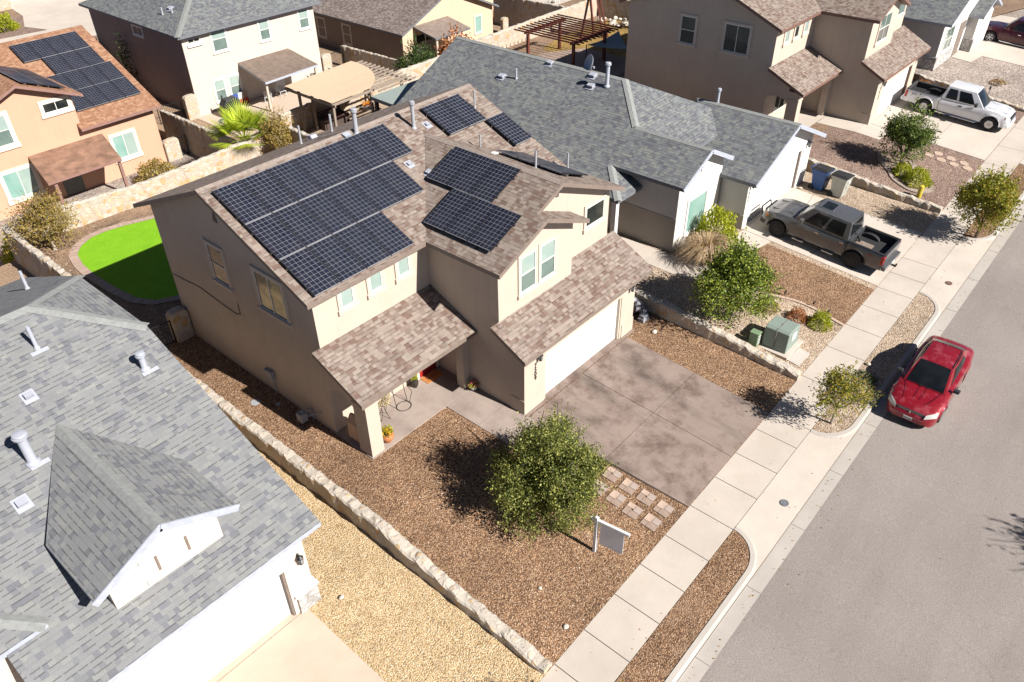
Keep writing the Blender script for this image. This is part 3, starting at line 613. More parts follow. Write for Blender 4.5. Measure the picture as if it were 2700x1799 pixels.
# ---------------- the two-storey tan house (built twice) ----------------
def tan_house(dx, dz, label, shingles, fas, main=True):
    H = thing('house', label, 'house', (dx-.25, 9, dz))
    W = MB(); D = Vector((dx, 0, dz))
    def T(p): return (p[0]+dx, p[1], p[2]+dz)
    th = .17
    fz = lambda y: 6.09+.419*(y-4.05) if y < 9.46 else 8.357-.419*(y-9.46)
    lz = lambda x: 6.09+.42*(x+1.656) if x < 2.37 else 7.78-.42*(x-2.37)
    gable_prism_x(W, dx-6.42, dx+5.95, 4.478, 14.42, dz, lambda y: fz(y)+dz-th, 9.46)
    gable_prism_y(W, 1.5, 4.478, dx-1.236, dx+5.95, dz+2.42, lambda x: lz(x-dx)+dz-th, dx+2.37)
    # bay bump-out
    bz = lambda x: 6.09+.42*(x+1.656) if x < .87 else 7.15-.42*(x-.87)
    W.prism([T((-1.236, 1.04, 2.42)), T((-1.236, 1.04, bz(-1.236)-th)), T((.87, 1.04, bz(.87)-th)), T((2.96, 1.04, bz(2.96)-th)), T((2.96, 1.04, 2.42))], (0, .458, 0))
    # garage: rear block and front piers + header
    W.box(dx-1.236, .06, dz, dx+5.9, 4.478, dz+2.42)
    gp = lambda y: 2.955+.5*(y+.535)-th
    for xa, xb, zb_ in ((-1.236, -.0, 0), (4.92, 5.867, 0), (0, 4.92, 2.15)):
        W.prism([T((xa, -.134, zb_)), T((xa, .06, zb_)), T((xa, .06, gp(.06))), T((xa, -.134, gp(-.134)))], (xb-xa, 0, 0))
    for xa, xb, ye in ((-1.236, -1.2, 1.04), (5.86, 5.9, 1.5)):
        W.prism([T((xa, .06, 2.42)), T((xa, ye, 2.42)), T((xa, ye, gp(ye))), T((xa, .06, gp(.06)))], (xb-xa, 0, 0))
    # wainscot band on garage corner
    W.box(dx-1.262, -.16, dz, dx-.12, .5, dz+.66); W.box(dx+5.05, -.16, dz, dx+5.9, .5, dz+.66)
    W.build('wall', m_st_tan, H)
    # base strip
    b_ = MB(); b_.box(dx-6.44, 4.46, dz-.3, dx-6.40, 14.44, dz+.06); b_.build('foundation', m_conc2, H)
    # porch columns, beam, arch
    cm = MB(); cm.box(dx-6.42, 2.49, dz-.3, dx-5.87, 3.16, dz+2.78); cm.box(dx-6.45, 2.46, dz+2.28, dx-5.84, 3.19, dz+2.36)
    cm.build('column', m_st_tan, H)
    cm = MB(); cm.box(dx-1.62, 2.60, dz, dx-1.236, 2.98, dz+2.8); cm.build('column', m_st_tan, H)
    cm = MB(); cm.box(dx-5.87, 2.55, dz+2.45, dx-1.62, 2.86, dz+2.80)
    # side arch from the column to the house corner
    n = 10; ar = [(dx-6.42, 3.16, dz+2.0)]
    for i in range(n+1):
        t = math.pi*i/n; ar.append((dx-6.42, 3.82-.66*math.cos(t), dz+2.0+.35*math.sin(t)))
    ar += [(dx-6.42, 4.48, dz+3.6), (dx-6.42, 3.16, dz+3.0)]
    cm.prism(ar[1:], (.3, 0, 0)); cm.build('porch_beam', m_st_tan, H)
    # roofs
    Rf = MB()
    slab(Rf, [T(p) for p in [(-6.848, 4.05, 6.09), (6.46, 4.05, 6.09), (6.46, 9.46, 8.357), (-6.848, 9.46, 8.357)]], th)
    slab(Rf, [T(p) for p in [(6.46, 14.97, 6.05), (-6.848, 14.97, 6.05), (-6.848, 9.46, 8.357), (6.46, 9.46, 8.357)]], th)
    slab(Rf, [T(p) for p in [(-1.656, .576, 6.09), (.87, .576, 7.151), (.87, 1.085, 7.151), (2.37, 1.085, 7.781), (2.37, 8.05, 7.781), (-1.656, 4.06, 6.09)]], th)
    slab(Rf, [T(p) for p in [(2.37, 1.085, 7.781), (6.39, 1.085, 6.093), (6.39, 4.2, 6.093), (2.37, 8.05, 7.781)]], th)
    slab(Rf, [T(p) for p in [(.87, .576, 7.151), (3.36, .576, 6.105), (3.36, 1.6, 6.105), (.87, 1.6, 7.151)]], th)
    slab(Rf, [T(p) for p in [(-1.67, -.535, 2.955), (6.45, -.535, 2.955), (6.45, 1.51, 3.978), (2.955, 1.51, 3.978), (2.955, 1.05, 3.748), (-1.67, 1.05, 3.748)]], th)
    slab(Rf, [T(p) for p in [(-6.76, 2.147, 2.88), (-1.24, 2.147, 2.88), (-1.24, 4.49, 3.934), (-6.76, 4.49, 3.934)]], th)
    cap(Rf, T((-6.848, 9.46, 8.357)), T((6.46, 9.46, 8.357)), .17, .02, (0, -1, -.419), (0, 1, -.419))
    cap(Rf, T((2.37, 1.085, 7.781)), T((2.37, 8.0, 7.781)), .17, .02, (-1, 0, -.42), (1, 0, -.42))
    Rf.build('roof', [shingles, fas, m_cap_tan], H)
    dr = MB(); dr.add([T((0, .02, .0)), T((4.92, .02, 0)), T((4.92, .02, 2.15)), T((0, .02, 2.15))], [(0, 1, 2, 3)]); dr.build('garage_door', m_gdoor, H)
    jb = MB(); jb.box(dx+4.86, -.10, dz, dx+4.918, .055, dz+2.148); jb.build('door_jamb', m_fas_brown if not main else m_trim_cream, H)
    wall_lamp(H, dx-.48, -.134, dz+2.42); wall_lamp(H, dx+5.45, -.134, dz+2.42)
    # windows
    A = (0, 1, 0); NX = (-1, 0, 0); AX = (1, 0, 0); NY = (0, -1, 0)
    p1 = m_refl_paint if main else m_dslat
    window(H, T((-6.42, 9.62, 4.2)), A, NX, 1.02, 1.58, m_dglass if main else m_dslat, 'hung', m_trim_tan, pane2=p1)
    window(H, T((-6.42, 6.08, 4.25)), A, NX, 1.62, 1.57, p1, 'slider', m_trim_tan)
    for k, xx in enumerate((-5.32, -4.04, -2.74)): window(H, T((xx, 4.478, 4.96)), AX, NY, .56, .68, m_blind if (main or k != 1) else m_dglass, 'single', m_trim_tan, tw=.13)
    if main:
        for xx in (-.09, 1.03): window(H, T((xx, 1.04, 4.35)), AX, NY, .86, 1.48, m_blind, 'hung', m_trim_tan, pane2=m_screen, tw=.11)
    else: window(H, T((.0, 1.04, 4.35)), AX, NY, 1.7, 1.55, m_screen, 'grid', m_trim_tan, pane2=m_dslat)
    window(H, T((4.38, 1.5, 4.95)), AX, NY, 1.2, .88, m_dglass if main else m_screen, 'single', m_trim_tan, tw=.12)
    # porch window and front door
    window(H, T((-5.0, 4.478, .75)), AX, NY, 1.5, 1.45, m_dglass, 'slider', None, fm=m_black if main else m_frame)
    dm = MB(); dm.box(dx-2.32, 4.40, dz+.05, dx-1.38, 4.478, dz+2.1); fd = dm.build('front_door', plain('red_door' if main else 'brown_door', (.42, .02, .015) if main else (.12, .08, .06), .5), H)
    dj = MB(); dj.box(dx-2.46, 4.37, dz+.0, dx-2.32, 4.478, dz+2.22); dj.box(dx-1.38, 4.37, dz, dx-1.26, 4.478, dz+2.22); dj.box(dx-2.32, 4.37, dz+2.1, dx-1.38, 4.478, dz+2.22); dj.build('door_frame', m_trim_cream, H)
    # louvred gable vent
    lv = MB()
    for i in range(5): lv.box(dx-6.45, 9.33+i*.02, dz+7.0+i*.075, dx-6.415, 9.6-i*.02, dz+7.045+i*.075)
    lv.build('gable_vent', m_fas_taupe, H)
    return H
HM = tan_house(0, 0, 'tan two-storey house with brown shingle roof full of solar panels', m_tan_sh, m_fas_taupe)
HF = tan_house(32.76, 1.18, 'tan two-storey house with bare brown roof beside the white pickup truck', m_tan_sh, m_fas_brown, False)
number(HM, '7509', -.62, -.15, 2.02, .26, .2); number(HF, '7517', 32.1, -.15, 3.25, .24, .2)
# fixtures of the main house
vent_pipe(HM, -.1, 9.22, 8.24, .85, .085, True); vent_pipe(HM, 2.2, 8.5, 7.93, .95, .075, True); vent_pipe(HM, 5.49, 8.26, 7.83, .75, .035); vent_pipe(HM, 3.74, 6.35, 7.1, .65, .035)
vent_pipe(HM, 3.52, 3.3, 7.28, .7, .045); vent_pipe(HM, 6.2, 3.8, 6.15, .7, .04); vent_pipe(HM, -.6, 12.3, 7.14, .8, .045); vent_pipe(HM, 1.2, 12.6, 7.0, .8, .05)
box_vent(HM, 2.82, 8.4, 7.91, (0, -1), .19, m_pipe_white, .1); box_vent(HM, .55, 7.1, 7.38, (0, -1), .19, m_pipe_white, .1); box_vent(HM, .85, 6.36, 7.15, (-1, 0), .19, m_pipe_white, .1); box_vent(HM, 3.3, 5.2, 7.37, (1, 0), .22, m_white, .1); box_vent(HM, -.55, 9.3, 8.27, (0, -1), .3, m_pipe_white, .14); box_vent(HM, .35, 12.8, 6.95, (0, 1), .3, m_pipe_white, .2)
mt = MB(); mt.box(-6.60, 7.98, .78, -6.44, 8.22, 1.12); mt.tube([(-6.5, 8.1, .78), (-6.5, 8.05, .0)], .03); mt.lathe((-6.5, 8.4, .9), [(.10, 0), (.10, .14), (.04, .16)], 10); mt.build('electric_meter', m_grey_paint, HM)
gm = MB(); gm.tube([(-6.5, 5.75, .0), (-6.5, 5.75, .55), (-6.85, 5.8, .6), (-6.85, 5.95, .45)], .03); gm.box(-7.0, 5.75, .12, -6.72, 6.05, .5); gm.tube([(-6.85, 5.75, .5), (-6.85, 5.4, .62), (-6.5, 5.3, .6), (-6.43, 5.2, .6)], .025); gm.build('gas_meter', m_grey_paint, HM)
wr = MB(); wr.tube([(-6.44, 14.3, 2.95), (-6.44, 13.2, 3.05), (-6.44, 12.19, 3.17), (-6.44, 10.9, 3.05), (-6.44, 9.75, 2.98), (-6.44, 9.45, 3.1), (-6.44, 9.42, 3.6)], .014, 5); wr.build('cable', m_black, HM)
for a, b_ in (((1.05, 1.0, 6.62), 0), ((2.55, 1.45, 7.2), 1)):
    x, y, z = a; q = MB(); q.bar((x, y, z-.15), (x, y, z+.12), .03, .03); q.bar((x-.13, y, z+.03), (x+.13, y, z+.03), .03, .03); q.bar((x-.1, y, z-.1), (x+.02, y, z-.14), .025); q.build('wall_ornament', m_bronze, HM)

# ---------------- right neighbour: white single-storey, grey roof ----------------
HR = thing('house', 'white single-storey house with long grey roof behind the charcoal pickup', 'house', (15.7, 10, .59))
W = MB(); pz = .59; th = .17; S5 = .4975
lz = lambda x: 4.23+S5*(x-11.14)
rm = lambda x: lz(x) if x < 15.76 else 6.53-S5*(x-15.76)
gable_prism_y(W, 5.2, 19.0, 11.6, 19.9, pz, lambda x: min(rm(x), 5.3)-th, 15.76); W.box(10.05, 5.4, pz, 11.6, 19.0, 3.4)
gable_prism_y(W, 16.5, 19.0, 11.62, 19.88, pz+2.6, lambda x: rm(x)-th, 15.76)
W.box(11.6, 1.45, pz, 15.6, 5.2, 3.9); W.box(15.6, 3.5, pz, 19.9, 5.2, 3.9)
g2 = lambda x: lz(x) if x < 13.4 else 5.354-S5*(x-13.4)
gable_prism_y(W, 1.45, 3.4, 11.602, 15.6, 3.9, lambda x: g2(x)-th, 13.4)
gg = lambda x: 5.06-.445*abs(x-19.4)
gable_prism_y(W, .15, 3.5, 15.75, 22.95, pz, lambda x: gg(x)-th, 19.4)
# garage front with real opening
W.box(15.75, 0, pz, 16.25, .15, pz+2.5); W.box(21.75, 0, pz, 22.95, .15, pz+2.5)
W.prism([(15.75, 0, pz+2.5), (16.25, 0, pz+2.5), (16.25, 0, pz+2.2), (21.75, 0, pz+2.2), (21.75, 0, pz+2.5), (22.95, 0, pz+2.5), (22.95, 0, gg(22.95)-th), (19.4, 0, gg(19.4)-th), (15.75, 0, gg(15.75)-th)], (0, .15, 0))
W.build('wall', m_st_white, HR)
q = MB(); q.add([(16.25, .12, pz), (21.75, .12, pz), (21.75, .12, pz+2.2), (16.25, .12, pz+2.2)], [(0, 1, 2, 3)]); q.build('garage_door', m_gdoor, HR)
q = MB(); q.box(21.66, .03, pz, 21.748, .145, pz+2.19); q.build('door_jamb', m_fas_taupe, HR)
# thin grey sheets put the shade of the white side walls into colour
q = MB(); q.box(11.59, 1.46, pz, 11.6-.001, 19.0, 4.05); q.box(15.738, .004, pz, 15.748, 1.45, 3.2); q.build('shade_side_sheet', m_st_shade, HR)
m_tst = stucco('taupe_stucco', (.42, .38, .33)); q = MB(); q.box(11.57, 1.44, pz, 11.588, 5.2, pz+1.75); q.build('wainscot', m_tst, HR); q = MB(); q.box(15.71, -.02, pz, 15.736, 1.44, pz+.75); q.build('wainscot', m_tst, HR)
Rf = MB()
slab(Rf, [(11.14, 1.0, 4.23), (13.4, 1.0, 5.354), (13.4, 5.17, 5.354), (15.76, 7.5, 6.53), (15.76, 19.3, 6.53), (9.62, 19.3, 3.474), (9.62, 3.42, 3.474), (11.14, 4.94, 4.23)], th)
slab(Rf, [(13.4, 1.0, 5.354), (15.66, 1.0, 4.23), (15.66, 2.9, 4.23), (13.4, 5.17, 5.354)], th)
slab(Rf, [(15.76, 7.5, 6.53), (13.4, 5.17, 5.354), (15.66, 2.9, 4.232), (20.36, 2.9, 4.232)], th)
slab(Rf, [(15.76, 7.5, 6.53), (20.36, 2.9, 4.24), (20.36, 19.3, 4.24), (15.76, 19.3, 6.53)], th)
slab(Rf, [(15.42, -.5, 3.29), (19.4, -.5, 5.06), (19.4, 5.3, 5.06), (15.42, 2.4, 3.29)], th); slab(Rf, [(19.4, -.5, 5.06), (23.36, -.5, 3.3), (23.36, 3.2, 3.3), (19.4, 5.3, 5.06)], th)
slab(Rf, [(9.62, 3.42, 3.474), (11.85, 3.42, 3.474), (11.85, 5.65, 4.58)], th)
for a, b_, s1, s2 in (((15.76, 7.5, 6.53), (15.76, 19.3, 6.53), (-1, 0, -S5), (1, 0, -S5)), ((13.4, 1, 5.354), (13.4, 5.17, 5.354), (-1, 0, -S5), (1, 0, -S5)), ((13.4, 5.17, 5.354), (15.76, 7.5, 6.53), (-.7, .7, -.25), (.75, -.65, -.3)),
                      ((19.4, -.5, 5.06), (19.4, 5.0, 5.06), (-1, 0, -.445), (1, 0, -.445)), ((9.62, 3.42, 3.474), (11.14, 4.94, 4.23), (-.7, .7, -.25), (.75, -.65, -.3))):
    cap(Rf, a, b_, .19, .022, s1, s2)
Rf.build('roof', [m_gry_sh, m_fas_grey, m_cap_lgt], HR)
fa = MB()
fa.bar((15.40, -.505, 3.17), (19.4, -.505, 4.95), .03, .2); fa.bar((19.4, -.505, 4.95), (23.38, -.505, 3.18), .03, .2); fa.bar((11.12, .995, 4.12), (13.4, .995, 5.25), .03, .2); fa.bar((13.4, .995, 5.25), (15.68, .995, 4.12), .03, .2)
fa.build('fascia', m_fas_lgt, HR)
wall_lamp(HR, 15.98, 0, 3.0); wall_lamp(HR, 22.3, 0, 3.0); number(HR, '7513', 15.9, -.015, 2.7, .22, .2)
window(HR, (12.6, 1.45, 1.15), (1, 0, 0), (0, -1, 0), 1.7, 1.75, m_teal, 'single', m_trimw)
q = MB(); q.box(9.75, 3.6, pz, 10.0, 3.85, 3.36); q.build('column', m_white, HR)
q = MB(); q.bar((13.35, 1.4, 4.55), (13.35, 1.4, 4.15), .03); q.bar((13.25, 1.4, 4.38), (13.5, 1.4, 4.3), .03); q.build('wall_ornament', m_bronze, HR)
rz = lambda x: 4.23+S5*(x-11.14)
box_vent(HR, 14.05, 14.3, rz(14.05), (-1, 0), .34); vent_pipe(HR, 14.15, 13.4, rz(14.15), .55, .05, mat=m_pipe_white); vent_pipe(HR, 15.1, 8.15, rz(15.1), 1.05, .1, True, m_pipe_white); box_vent(HR, 14.9, 8.95, rz(14.9), (-1, 0), .36); box_vent(HR, 15.5, 9.3, rz(15.5), (-1, 0), .34); box_vent(HR, 15.6, 12.2, rz(15.6)-.02, (-1, 0), .3)
vent_pipe(HR, 19.45, 4.1, 5.0, .65, .07, True, m_pipe_white)

# ---------------- left neighbour: pale grey roof in the foreground ----------------
HL = thing('house', 'cream house under a pale grey roof with small front dormer, in the foreground', 'house', (-15, 8, -.59))
Rf = MB(); s = .4196; fz = lambda y: 3.13+s*(y+.85)
slab(Rf, [(-10.75, -.85, 3.13), (-10.75, 6.63, fz(6.63)), (-13.0, 8.85, fz(8.85)), (-26, 8.85, fz(8.85)), (-26, 1.6, fz(1.6)), (-18.05, 1.6, fz(1.6)), (-18.05, -.85, 3.13)], .16)
slab(Rf, [(-10.75, 6.63, fz(6.63)), (-10.75, 11.07, fz(6.63)), (-13.0, 8.85, fz(8.85))], .16)
slab(Rf, [(-13.0, 8.85, fz(8.85)), (-10.75, 11.07, fz(6.63)), (-10.75, 17.9, fz(8.85)-s*9.05), (-26, 17.9, fz(8.85)-s*9.05), (-26, 8.85, fz(8.85))], .16)
# dormer gable
dl = .50; slab(Rf, [(-14.33, -.05, 5.66), (-16.2, -.05, 5.66-dl*1.87), (-16.2, 2.4, 5.66-dl*1.87), (-14.33, 5.3, 5.66)], .14); slab(Rf, [(-14.33, -.05, 5.66), (-12.46, -.05, 5.66-dl*1.87), (-12.46, 2.4, 5.66-dl*1.87), (-14.33, 5.3, 5.66)], .14)
# entry hip wing at far left
slab(Rf, [(-17.1, .9, 3.98), (-26, .9, 3.98), (-26, 3.9, 5.24), (-20.1, 3.9, 5.24)], .16); slab(Rf, [(-17.1, .9, 3.98), (-20.1, 3.9, 5.24), (-17.1, 3.2, 3.98)], .16)
for a, b_, s1, s2, ww in (((-13, 8.85, fz(8.85)), (-26, 8.85, fz(8.85)), (0, -1, -s), (0, 1, -s), .24), ((-13, 8.85, fz(8.85)), (-10.75, 6.63, fz(6.63)), (-.7, -.75, -.3), (.75, .7, -.25), .22), ((-13, 8.85, fz(8.85)), (-10.75, 11.07, fz(6.63)), (.75, -.7, -.25), (-.7, .75, -.3), .22),
                      ((-14.33, -.05, 5.66), (-14.33, 5.2, 5.66), (-1, 0, -dl), (1, 0, -dl), .2), ((-17.1, .9, 3.98), (-20.1, 3.9, 5.24), (-.75, -.65, -.3), (.7, .7, -.25), .2)):
    cap(Rf, a, b_, ww, .022, s1, s2)
Rf.build('roof', [m_lgt_sh, m_fas_lgt, m_cap_lgt], HL)
W = MB(); z0 = -.59
W.box(-18.0, .02, z0, -11.1, 1.0, 2.95)
W.box(-11.86, -.2, z0, -11.1, .02, 3.1); W.box(-18.0, -.2, z0+2.17, -11.86, .02, 3.1); W.box(-18, -.2, z0, -17.6, .02, z0+2.17)
ff = lambda y: (fz(y) if y < 8.85 else 2*fz(8.85)-fz(y))-.19
gable_prism_x(W, -26, -13.1, 1.3, 17.4, z0, ff, 8.85)
W.prism([(-13.1, 1.3, z0), (-13.1, 17.4, z0), (-13.1, 17.4, ff(17.4)), (-13.1, 11.07, ff(11.07)), (-13.1, 6.63, ff(6.63)), (-13.1, 1.3, ff(1.3))], (2.0, 0, 0))
W.build('wall', m_st_cream, HL)
W = MB(); dz_ = lambda x: 5.66-dl*abs(x+14.33)-.14
W.prism([(-15.8, .33, 3.3), (-12.9, .33, 3.3), (-12.9, .33, dz_(-12.9)), (-14.33, .33, dz_(-14.33)), (-15.8, .33, dz_(-15.8))], (0, 2.2, 0)); dw = W.build('dormer_wall', m_st_cream, HL)
q = MB(); q.bar((-14.33, -.06, 5.56), (-16.22, -.06, 5.56-dl*1.87), .04, .2); q.bar((-14.33, -.06, 5.56), (-12.44, -.06, 5.56-dl*1.87), .04, .2); q.build('dormer_fascia', m_fas_lgt, HL)
q = MB(); q.box(-15.0, .26, 4.52, -13.5, .33, 4.62); q.box(-14.98, .27, 3.72, -13.42, .33, 3.90); q.build('dormer_trim', m_trimw, HL, bevel=.015)
q = MB(); q.box(-13.82, .30, 3.95, -13.76, .332, 4.48); q.box(-14.62, .30, 3.95, -14.56, .332, 4.48); q.build('dormer_slot', m_fas_taupe, HL)
q = MB(); q.add([(-17.6, -.02, z0), (-11.86, -.02, z0), (-11.86, -.02, z0+2.17), (-17.6, -.02, z0+2.17)], [(0, 1, 2, 3)]); q.build('garage_door', m_gdoor, HL)
q = MB(); q.box(-11.93, -.17, z0, -11.862, -.03, z0+2.16); q.build('door_jamb', m_fas_taupe, HL)
q = MB(); q.box(-11.72, -.30, z0, -11.02, .4, z0+.78); q.build('stone_veneer', m_veneer, HL, bevel=.01)
q = MB(); q.box(-11.78, -.33, z0+.78, -10.98, .4, z0+.86); q.build('veneer_cap', m_trimw, HL, bevel=.01)
q = MB(); q.box(-18.02, -.26, z0+2.17, -11.6, -.2, z0+2.42); q.build('door_trim', m_trimw, HL)
wall_lamp(HL, -11.35, -.2, 1.66)
fp = fz
vent_pipe(HL, -13.5, 7.5, fp(7.5), .75, .055, mat=m_pipe_white); vent_pipe(HL, -11.62, 5.45, fp(5.45), .45, .09, True, m_pipe_white); vent_pipe(HL, -15.3, 4.6, fp(4.6), .85, .12, True, m_pipe_white); box_vent(HL, -14.43, 6.3, fp(6.3), (0, -1), .22); box_vent(HL, -16.05, 3.8, fp(3.8), (0, -1), .25)
vent_pipe(HL, -11.82, 13.2, 5.39, .7, .055, mat=m_pipe_white)
for x, y in ((-13.5, 7.2), (-11.55, 5.15), (-15.2, 4.3)):
    q = MB(); d = .2; q.add([(x-.24, y+.08, fp(y+.08)+.03), (x+.24, y+.08, fp(y+.08)+.03), (x+.24, y+d, fp(y+d)+.03), (x-.24, y+d, fp(y+d)+.03)], [(0, 1, 2, 3)]); q.build('vent_flashing', m_pipe_white, HL)

# ---------------- far right house ----------------
HQ = thing('house', 'white house with dark grey gable roof and ledge stone base, at the far right', 'house', (46, 5, 1.77))
W = MB(); pz = 1.77; gq = lambda x: 4.95+.44*(x-41.95) if x < 47 else 4.95+.44*5.05-.44*(x-47)
gable_prism_y(W, -.26, 14, 42.38, 51.6, pz, lambda x: gq(x)-.17, 47); W.box(48.4, -.9, pz, 52.2, 1.0, 4.3)
W.build('wall', m_st_white, HQ)
q = MB(); q.box(42.368, -.24, pz, 42.378, 14, 4.9); q.build('shade_side_sheet', m_st_shade, HQ)  # grey sheet: side wall's shade put into its colour
Rf = MB(); slab(Rf, [(41.95, -.76, 4.95), (47, -.76, 7.17), (47, 14.4, 7.17), (41.95, 14.4, 4.95)], .17); slab(Rf, [(47, -.76, 7.17), (52.05, -.76, 4.95), (52.05, 14.4, 4.95), (47, 14.4, 7.17)], .17)
slab(Rf, [(48, -1.3, 4.3), (50.3, -1.3, 5.3), (50.3, 1.2, 5.3), (48, 1.2, 4.3)], .17); slab(Rf, [(50.3, -1.3, 5.3), (52.6, -1.3, 4.3), (52.6, 1.2, 4.3), (50.3, 1.2, 5.3)], .17)
cap(Rf, (47, -.76, 7.17), (47, 14.4, 7.17), .19, .022, (-1, 0, -.44), (1, 0, -.44)); Rf.build('roof', [m_gry_sh, m_fas_lgt, m_cap_gry], HQ)
q = MB(); q.box(42.3, -.34, pz, 45.9, .5, pz+.85); q.build('stone_veneer', m_veneer, HQ); q = MB(); q.box(48.3, -1.0, pz, 48.9, -.4, pz+.85); q.build('stone_veneer', m_veneer, HQ)
window(HQ, (43.3, -.26, 2.75), (1, 0, 0), (0, -1, 0), 1.7, 1.55, m_screen, 'grid', m_trimw)
q = MB(); q.box(46.45, -.285, pz+.02, 47.75, -.262, 4.05); q.build('entry_shade_panel', m_fas_taupe, HQ)  # flat dark panel paints the shade of the entry opening
q = MB(); q.add([(49.0, -.91, pz), (51.6, -.91, pz), (51.6, -.91, 4.0), (49.0, -.91, 4.0)], [(0, 1, 2, 3)]); q.build('garage_door', m_gdoor, HQ)
HS = thing('house', 'white house corner behind the maroon pickup, at the top right edge', 'house', (60, 6, 1.8))
W = MB(); W.box(53.4, .8, 1.77, 56.2, 8, 5.2); W.build('wall', m_st_white, HS); Rf = MB(); slab(Rf, [(52.9, .2, 4.9), (57, .2, 6.5), (57, 8.4, 6.5), (52.9, 8.4, 4.9)], .17); Rf.build('roof', [m_gry_sh, m_fas_lgt], HS)

# ---------------- back row ----------------
HO = thing('house', 'orange stucco house with orange shingles and rooftop solar panels', 'house', (-4, 42, -2.2))
g0 = -2.2; yf = 36.35; W = MB(); oz = lambda y: 1.71+.42*(y-35.85)
W.prism([(-.2, yf, g0), (-.2, 51.5, g0), (-.2, 51.5, 2.0), (-.2, 44.3, oz(44.3)-.17), (-.2, yf, oz(yf)-.17)], (4.62, 0, 0))
apx, apz = -3.08, 5.12
W.prism([(-14, yf-.002, g0), (-.2, yf-.002, g0), (-.2, yf-.002, 3.75), (apx, yf-.002, apz-.15), (-7.5, yf-.002, 3.2), (-14, yf-.002, 3.2)], (0, 15, 0))
W.build('wall', m_st_org, HO)
Rf = MB(); slab(Rf, [(-.42, 35.85, 1.71), (4.85, 35.85, 1.71), (4.85, 44.3, oz(44.3)), (-9, 44.3, oz(44.3)), (-9, 38.6, oz(38.6)), (-.42, 38.6, oz(38.6))], .17)
slab(Rf, [(4.85, 52.5, oz(44.3)-3.4), (-9, 52.5, oz(44.3)-3.4), (-9, 44.3, oz(44.3)), (4.85, 44.3, oz(44.3))], .17)
slab(Rf, [(apx, 35.85, apz), (.35, 35.85, apz-.42*3.43), (.35, 42.5, apz-.42*3.43), (apx, 44.5, apz)], .17); slab(Rf, [(apx, 35.85, apz), (-8.2, 35.85, apz-.42*5.12), (-8.2, 44.5, apz-.42*5.12), (apx, 44.5, apz)], .17)
cap(Rf, (4.85, 44.3, oz(44.3)), (-9, 44.3, oz(44.3)), .19, .022, (0, -1, -.42), (0, 1, -.42)); Rf.build('roof', [m_org_sh, m_fas_mauve, m_org_sh], HO)
NY = (0, -1, 0); AX = (1, 0, 0)
window(HO, (-1.95, yf-.002, 3.0), AX, NY, 1.5, .58, m_dglass, 'slider', m_trim_cream, tw=.18); window(HO, (-5.6, yf-.002, 1.9), AX, NY, 1.55, 1.7, m_blind, 'hung', m_trim_cream, tw=.2, pane2=m_screen)
window(HO, (-5.45, yf-.002, -1.25), AX, NY, 1.72, 1.6, m_teal, 'slider', m_trim_cream, tw=.2, pane2=m_blind); window(HO, (1.3, yf, -1.0), AX, NY, 1.45, 1.5, m_teal, 'slider', m_trim_cream, tw=.18, pane2=m_blind)
Rf = MB(); slab(Rf, [(-4.3, 33.9, 1.72), (-.2+.1, 33.9, 1.72), (-.1, yf, .93), (-4.3, yf, .93)][0:0] or [(-4.1, 33.3, .28), (.35, 33.3, .28), (.85, yf, .92), (-3.7, yf, .92)], .16); 
pr = Rf.build('patio_roof', [plain('orange_tin', (.27, .155, .105), .7, var=.35, sc=2), m_fas_mauve], HO)
for x in (-3.75, .15): q = MB(); q.box(x, 33.45, g0, x+.17, 33.62, .12); q.build('patio_post', m_fas_mauve, HO)
q = MB(); q.box(-2.4, yf-.03, g0+.05, -1.2, yf-.003, -.1); q.build('patio_door', m_dslat, HO)
# beige house
HB = thing('house', 'beige two-storey house with grey hip roof and covered patio', 'house', (15.3, 47, -1.6)); g0 = -1.6; W = MB(); W.box(9.55, 40.32, g0, 20.95, 54, 3.98); W.build('wall', m_st_beige, HB)
q = MB(); q.box(9.538, 40.34, g0, 9.548, 54, 3.98); q.build('shade_side_sheet', stucco('beige_shade_stucco', (.34, .27, .26)), HB)  # darker copy of the beige, shade painted onto the side wall
Rf = MB(); e0, e1 = (9.1, 21.5); f0, f1 = (39.82, 54.5); zz = 4.27; hp = 6.2
slab(Rf, [(e0, f0, zz), (e1, f0, zz), (15.3, f0+hp, zz+hp*.42)], .17); slab(Rf, [(e0, f0, zz), (15.3, f0+hp, zz+hp*.42), (15.3, f1-hp, zz+hp*.42), (e0, f1, zz)], .17); slab(Rf, [(e1, f0, zz), (15.3, f0+hp, zz+hp*.42), (15.3, f1-hp, zz+hp*.42), (e1, f1, zz)], .17); slab(Rf, [(e0, f1, zz), (e1, f1, zz), (15.3, f1-hp, zz+hp*.42)], .17)
cap(Rf, (e0, f0, zz), (15.3, f0+hp, zz+hp*.42), .22, .03, (.7, -.7, -.1), (-.7, .7, -.1)); Rf.build('roof', [m_gry_sh, m_fas_grey, m_cap_gry], HB)
for x, z, ww, hh, st in ((11.85, 2.55, 1.15, 1.65, 'hung'), (15.85, 2.45, .85, 1.45, 'hung'), (19.5, 2.52, .87, 1.4, 'hung'), (11.2, -.9, .84, 1.5, 'hung'), (12.45, -.92, .86, 1.5, 'hung')):
    window(HB, (x, 40.32, z), AX, NY, ww, hh, m_blind, st, m_trimw, tw=.12, pane2=m_screen)
window(HB, (10.0, 40.32, 3.55), AX, NY, .95, .3, m_dglass, 'slider', None); q = MB(); q.box(9.9, 40.2, 3.3, 11.05, 40.32, 3.45); q.build('sill', m_trimw, HB)
window(HB, (9.55, 45.8, 3.2), (0, 1, 0), (-1, 0, 0), 1.4, .6, m_dglass, 'slider', m_trimw, tw=.1)
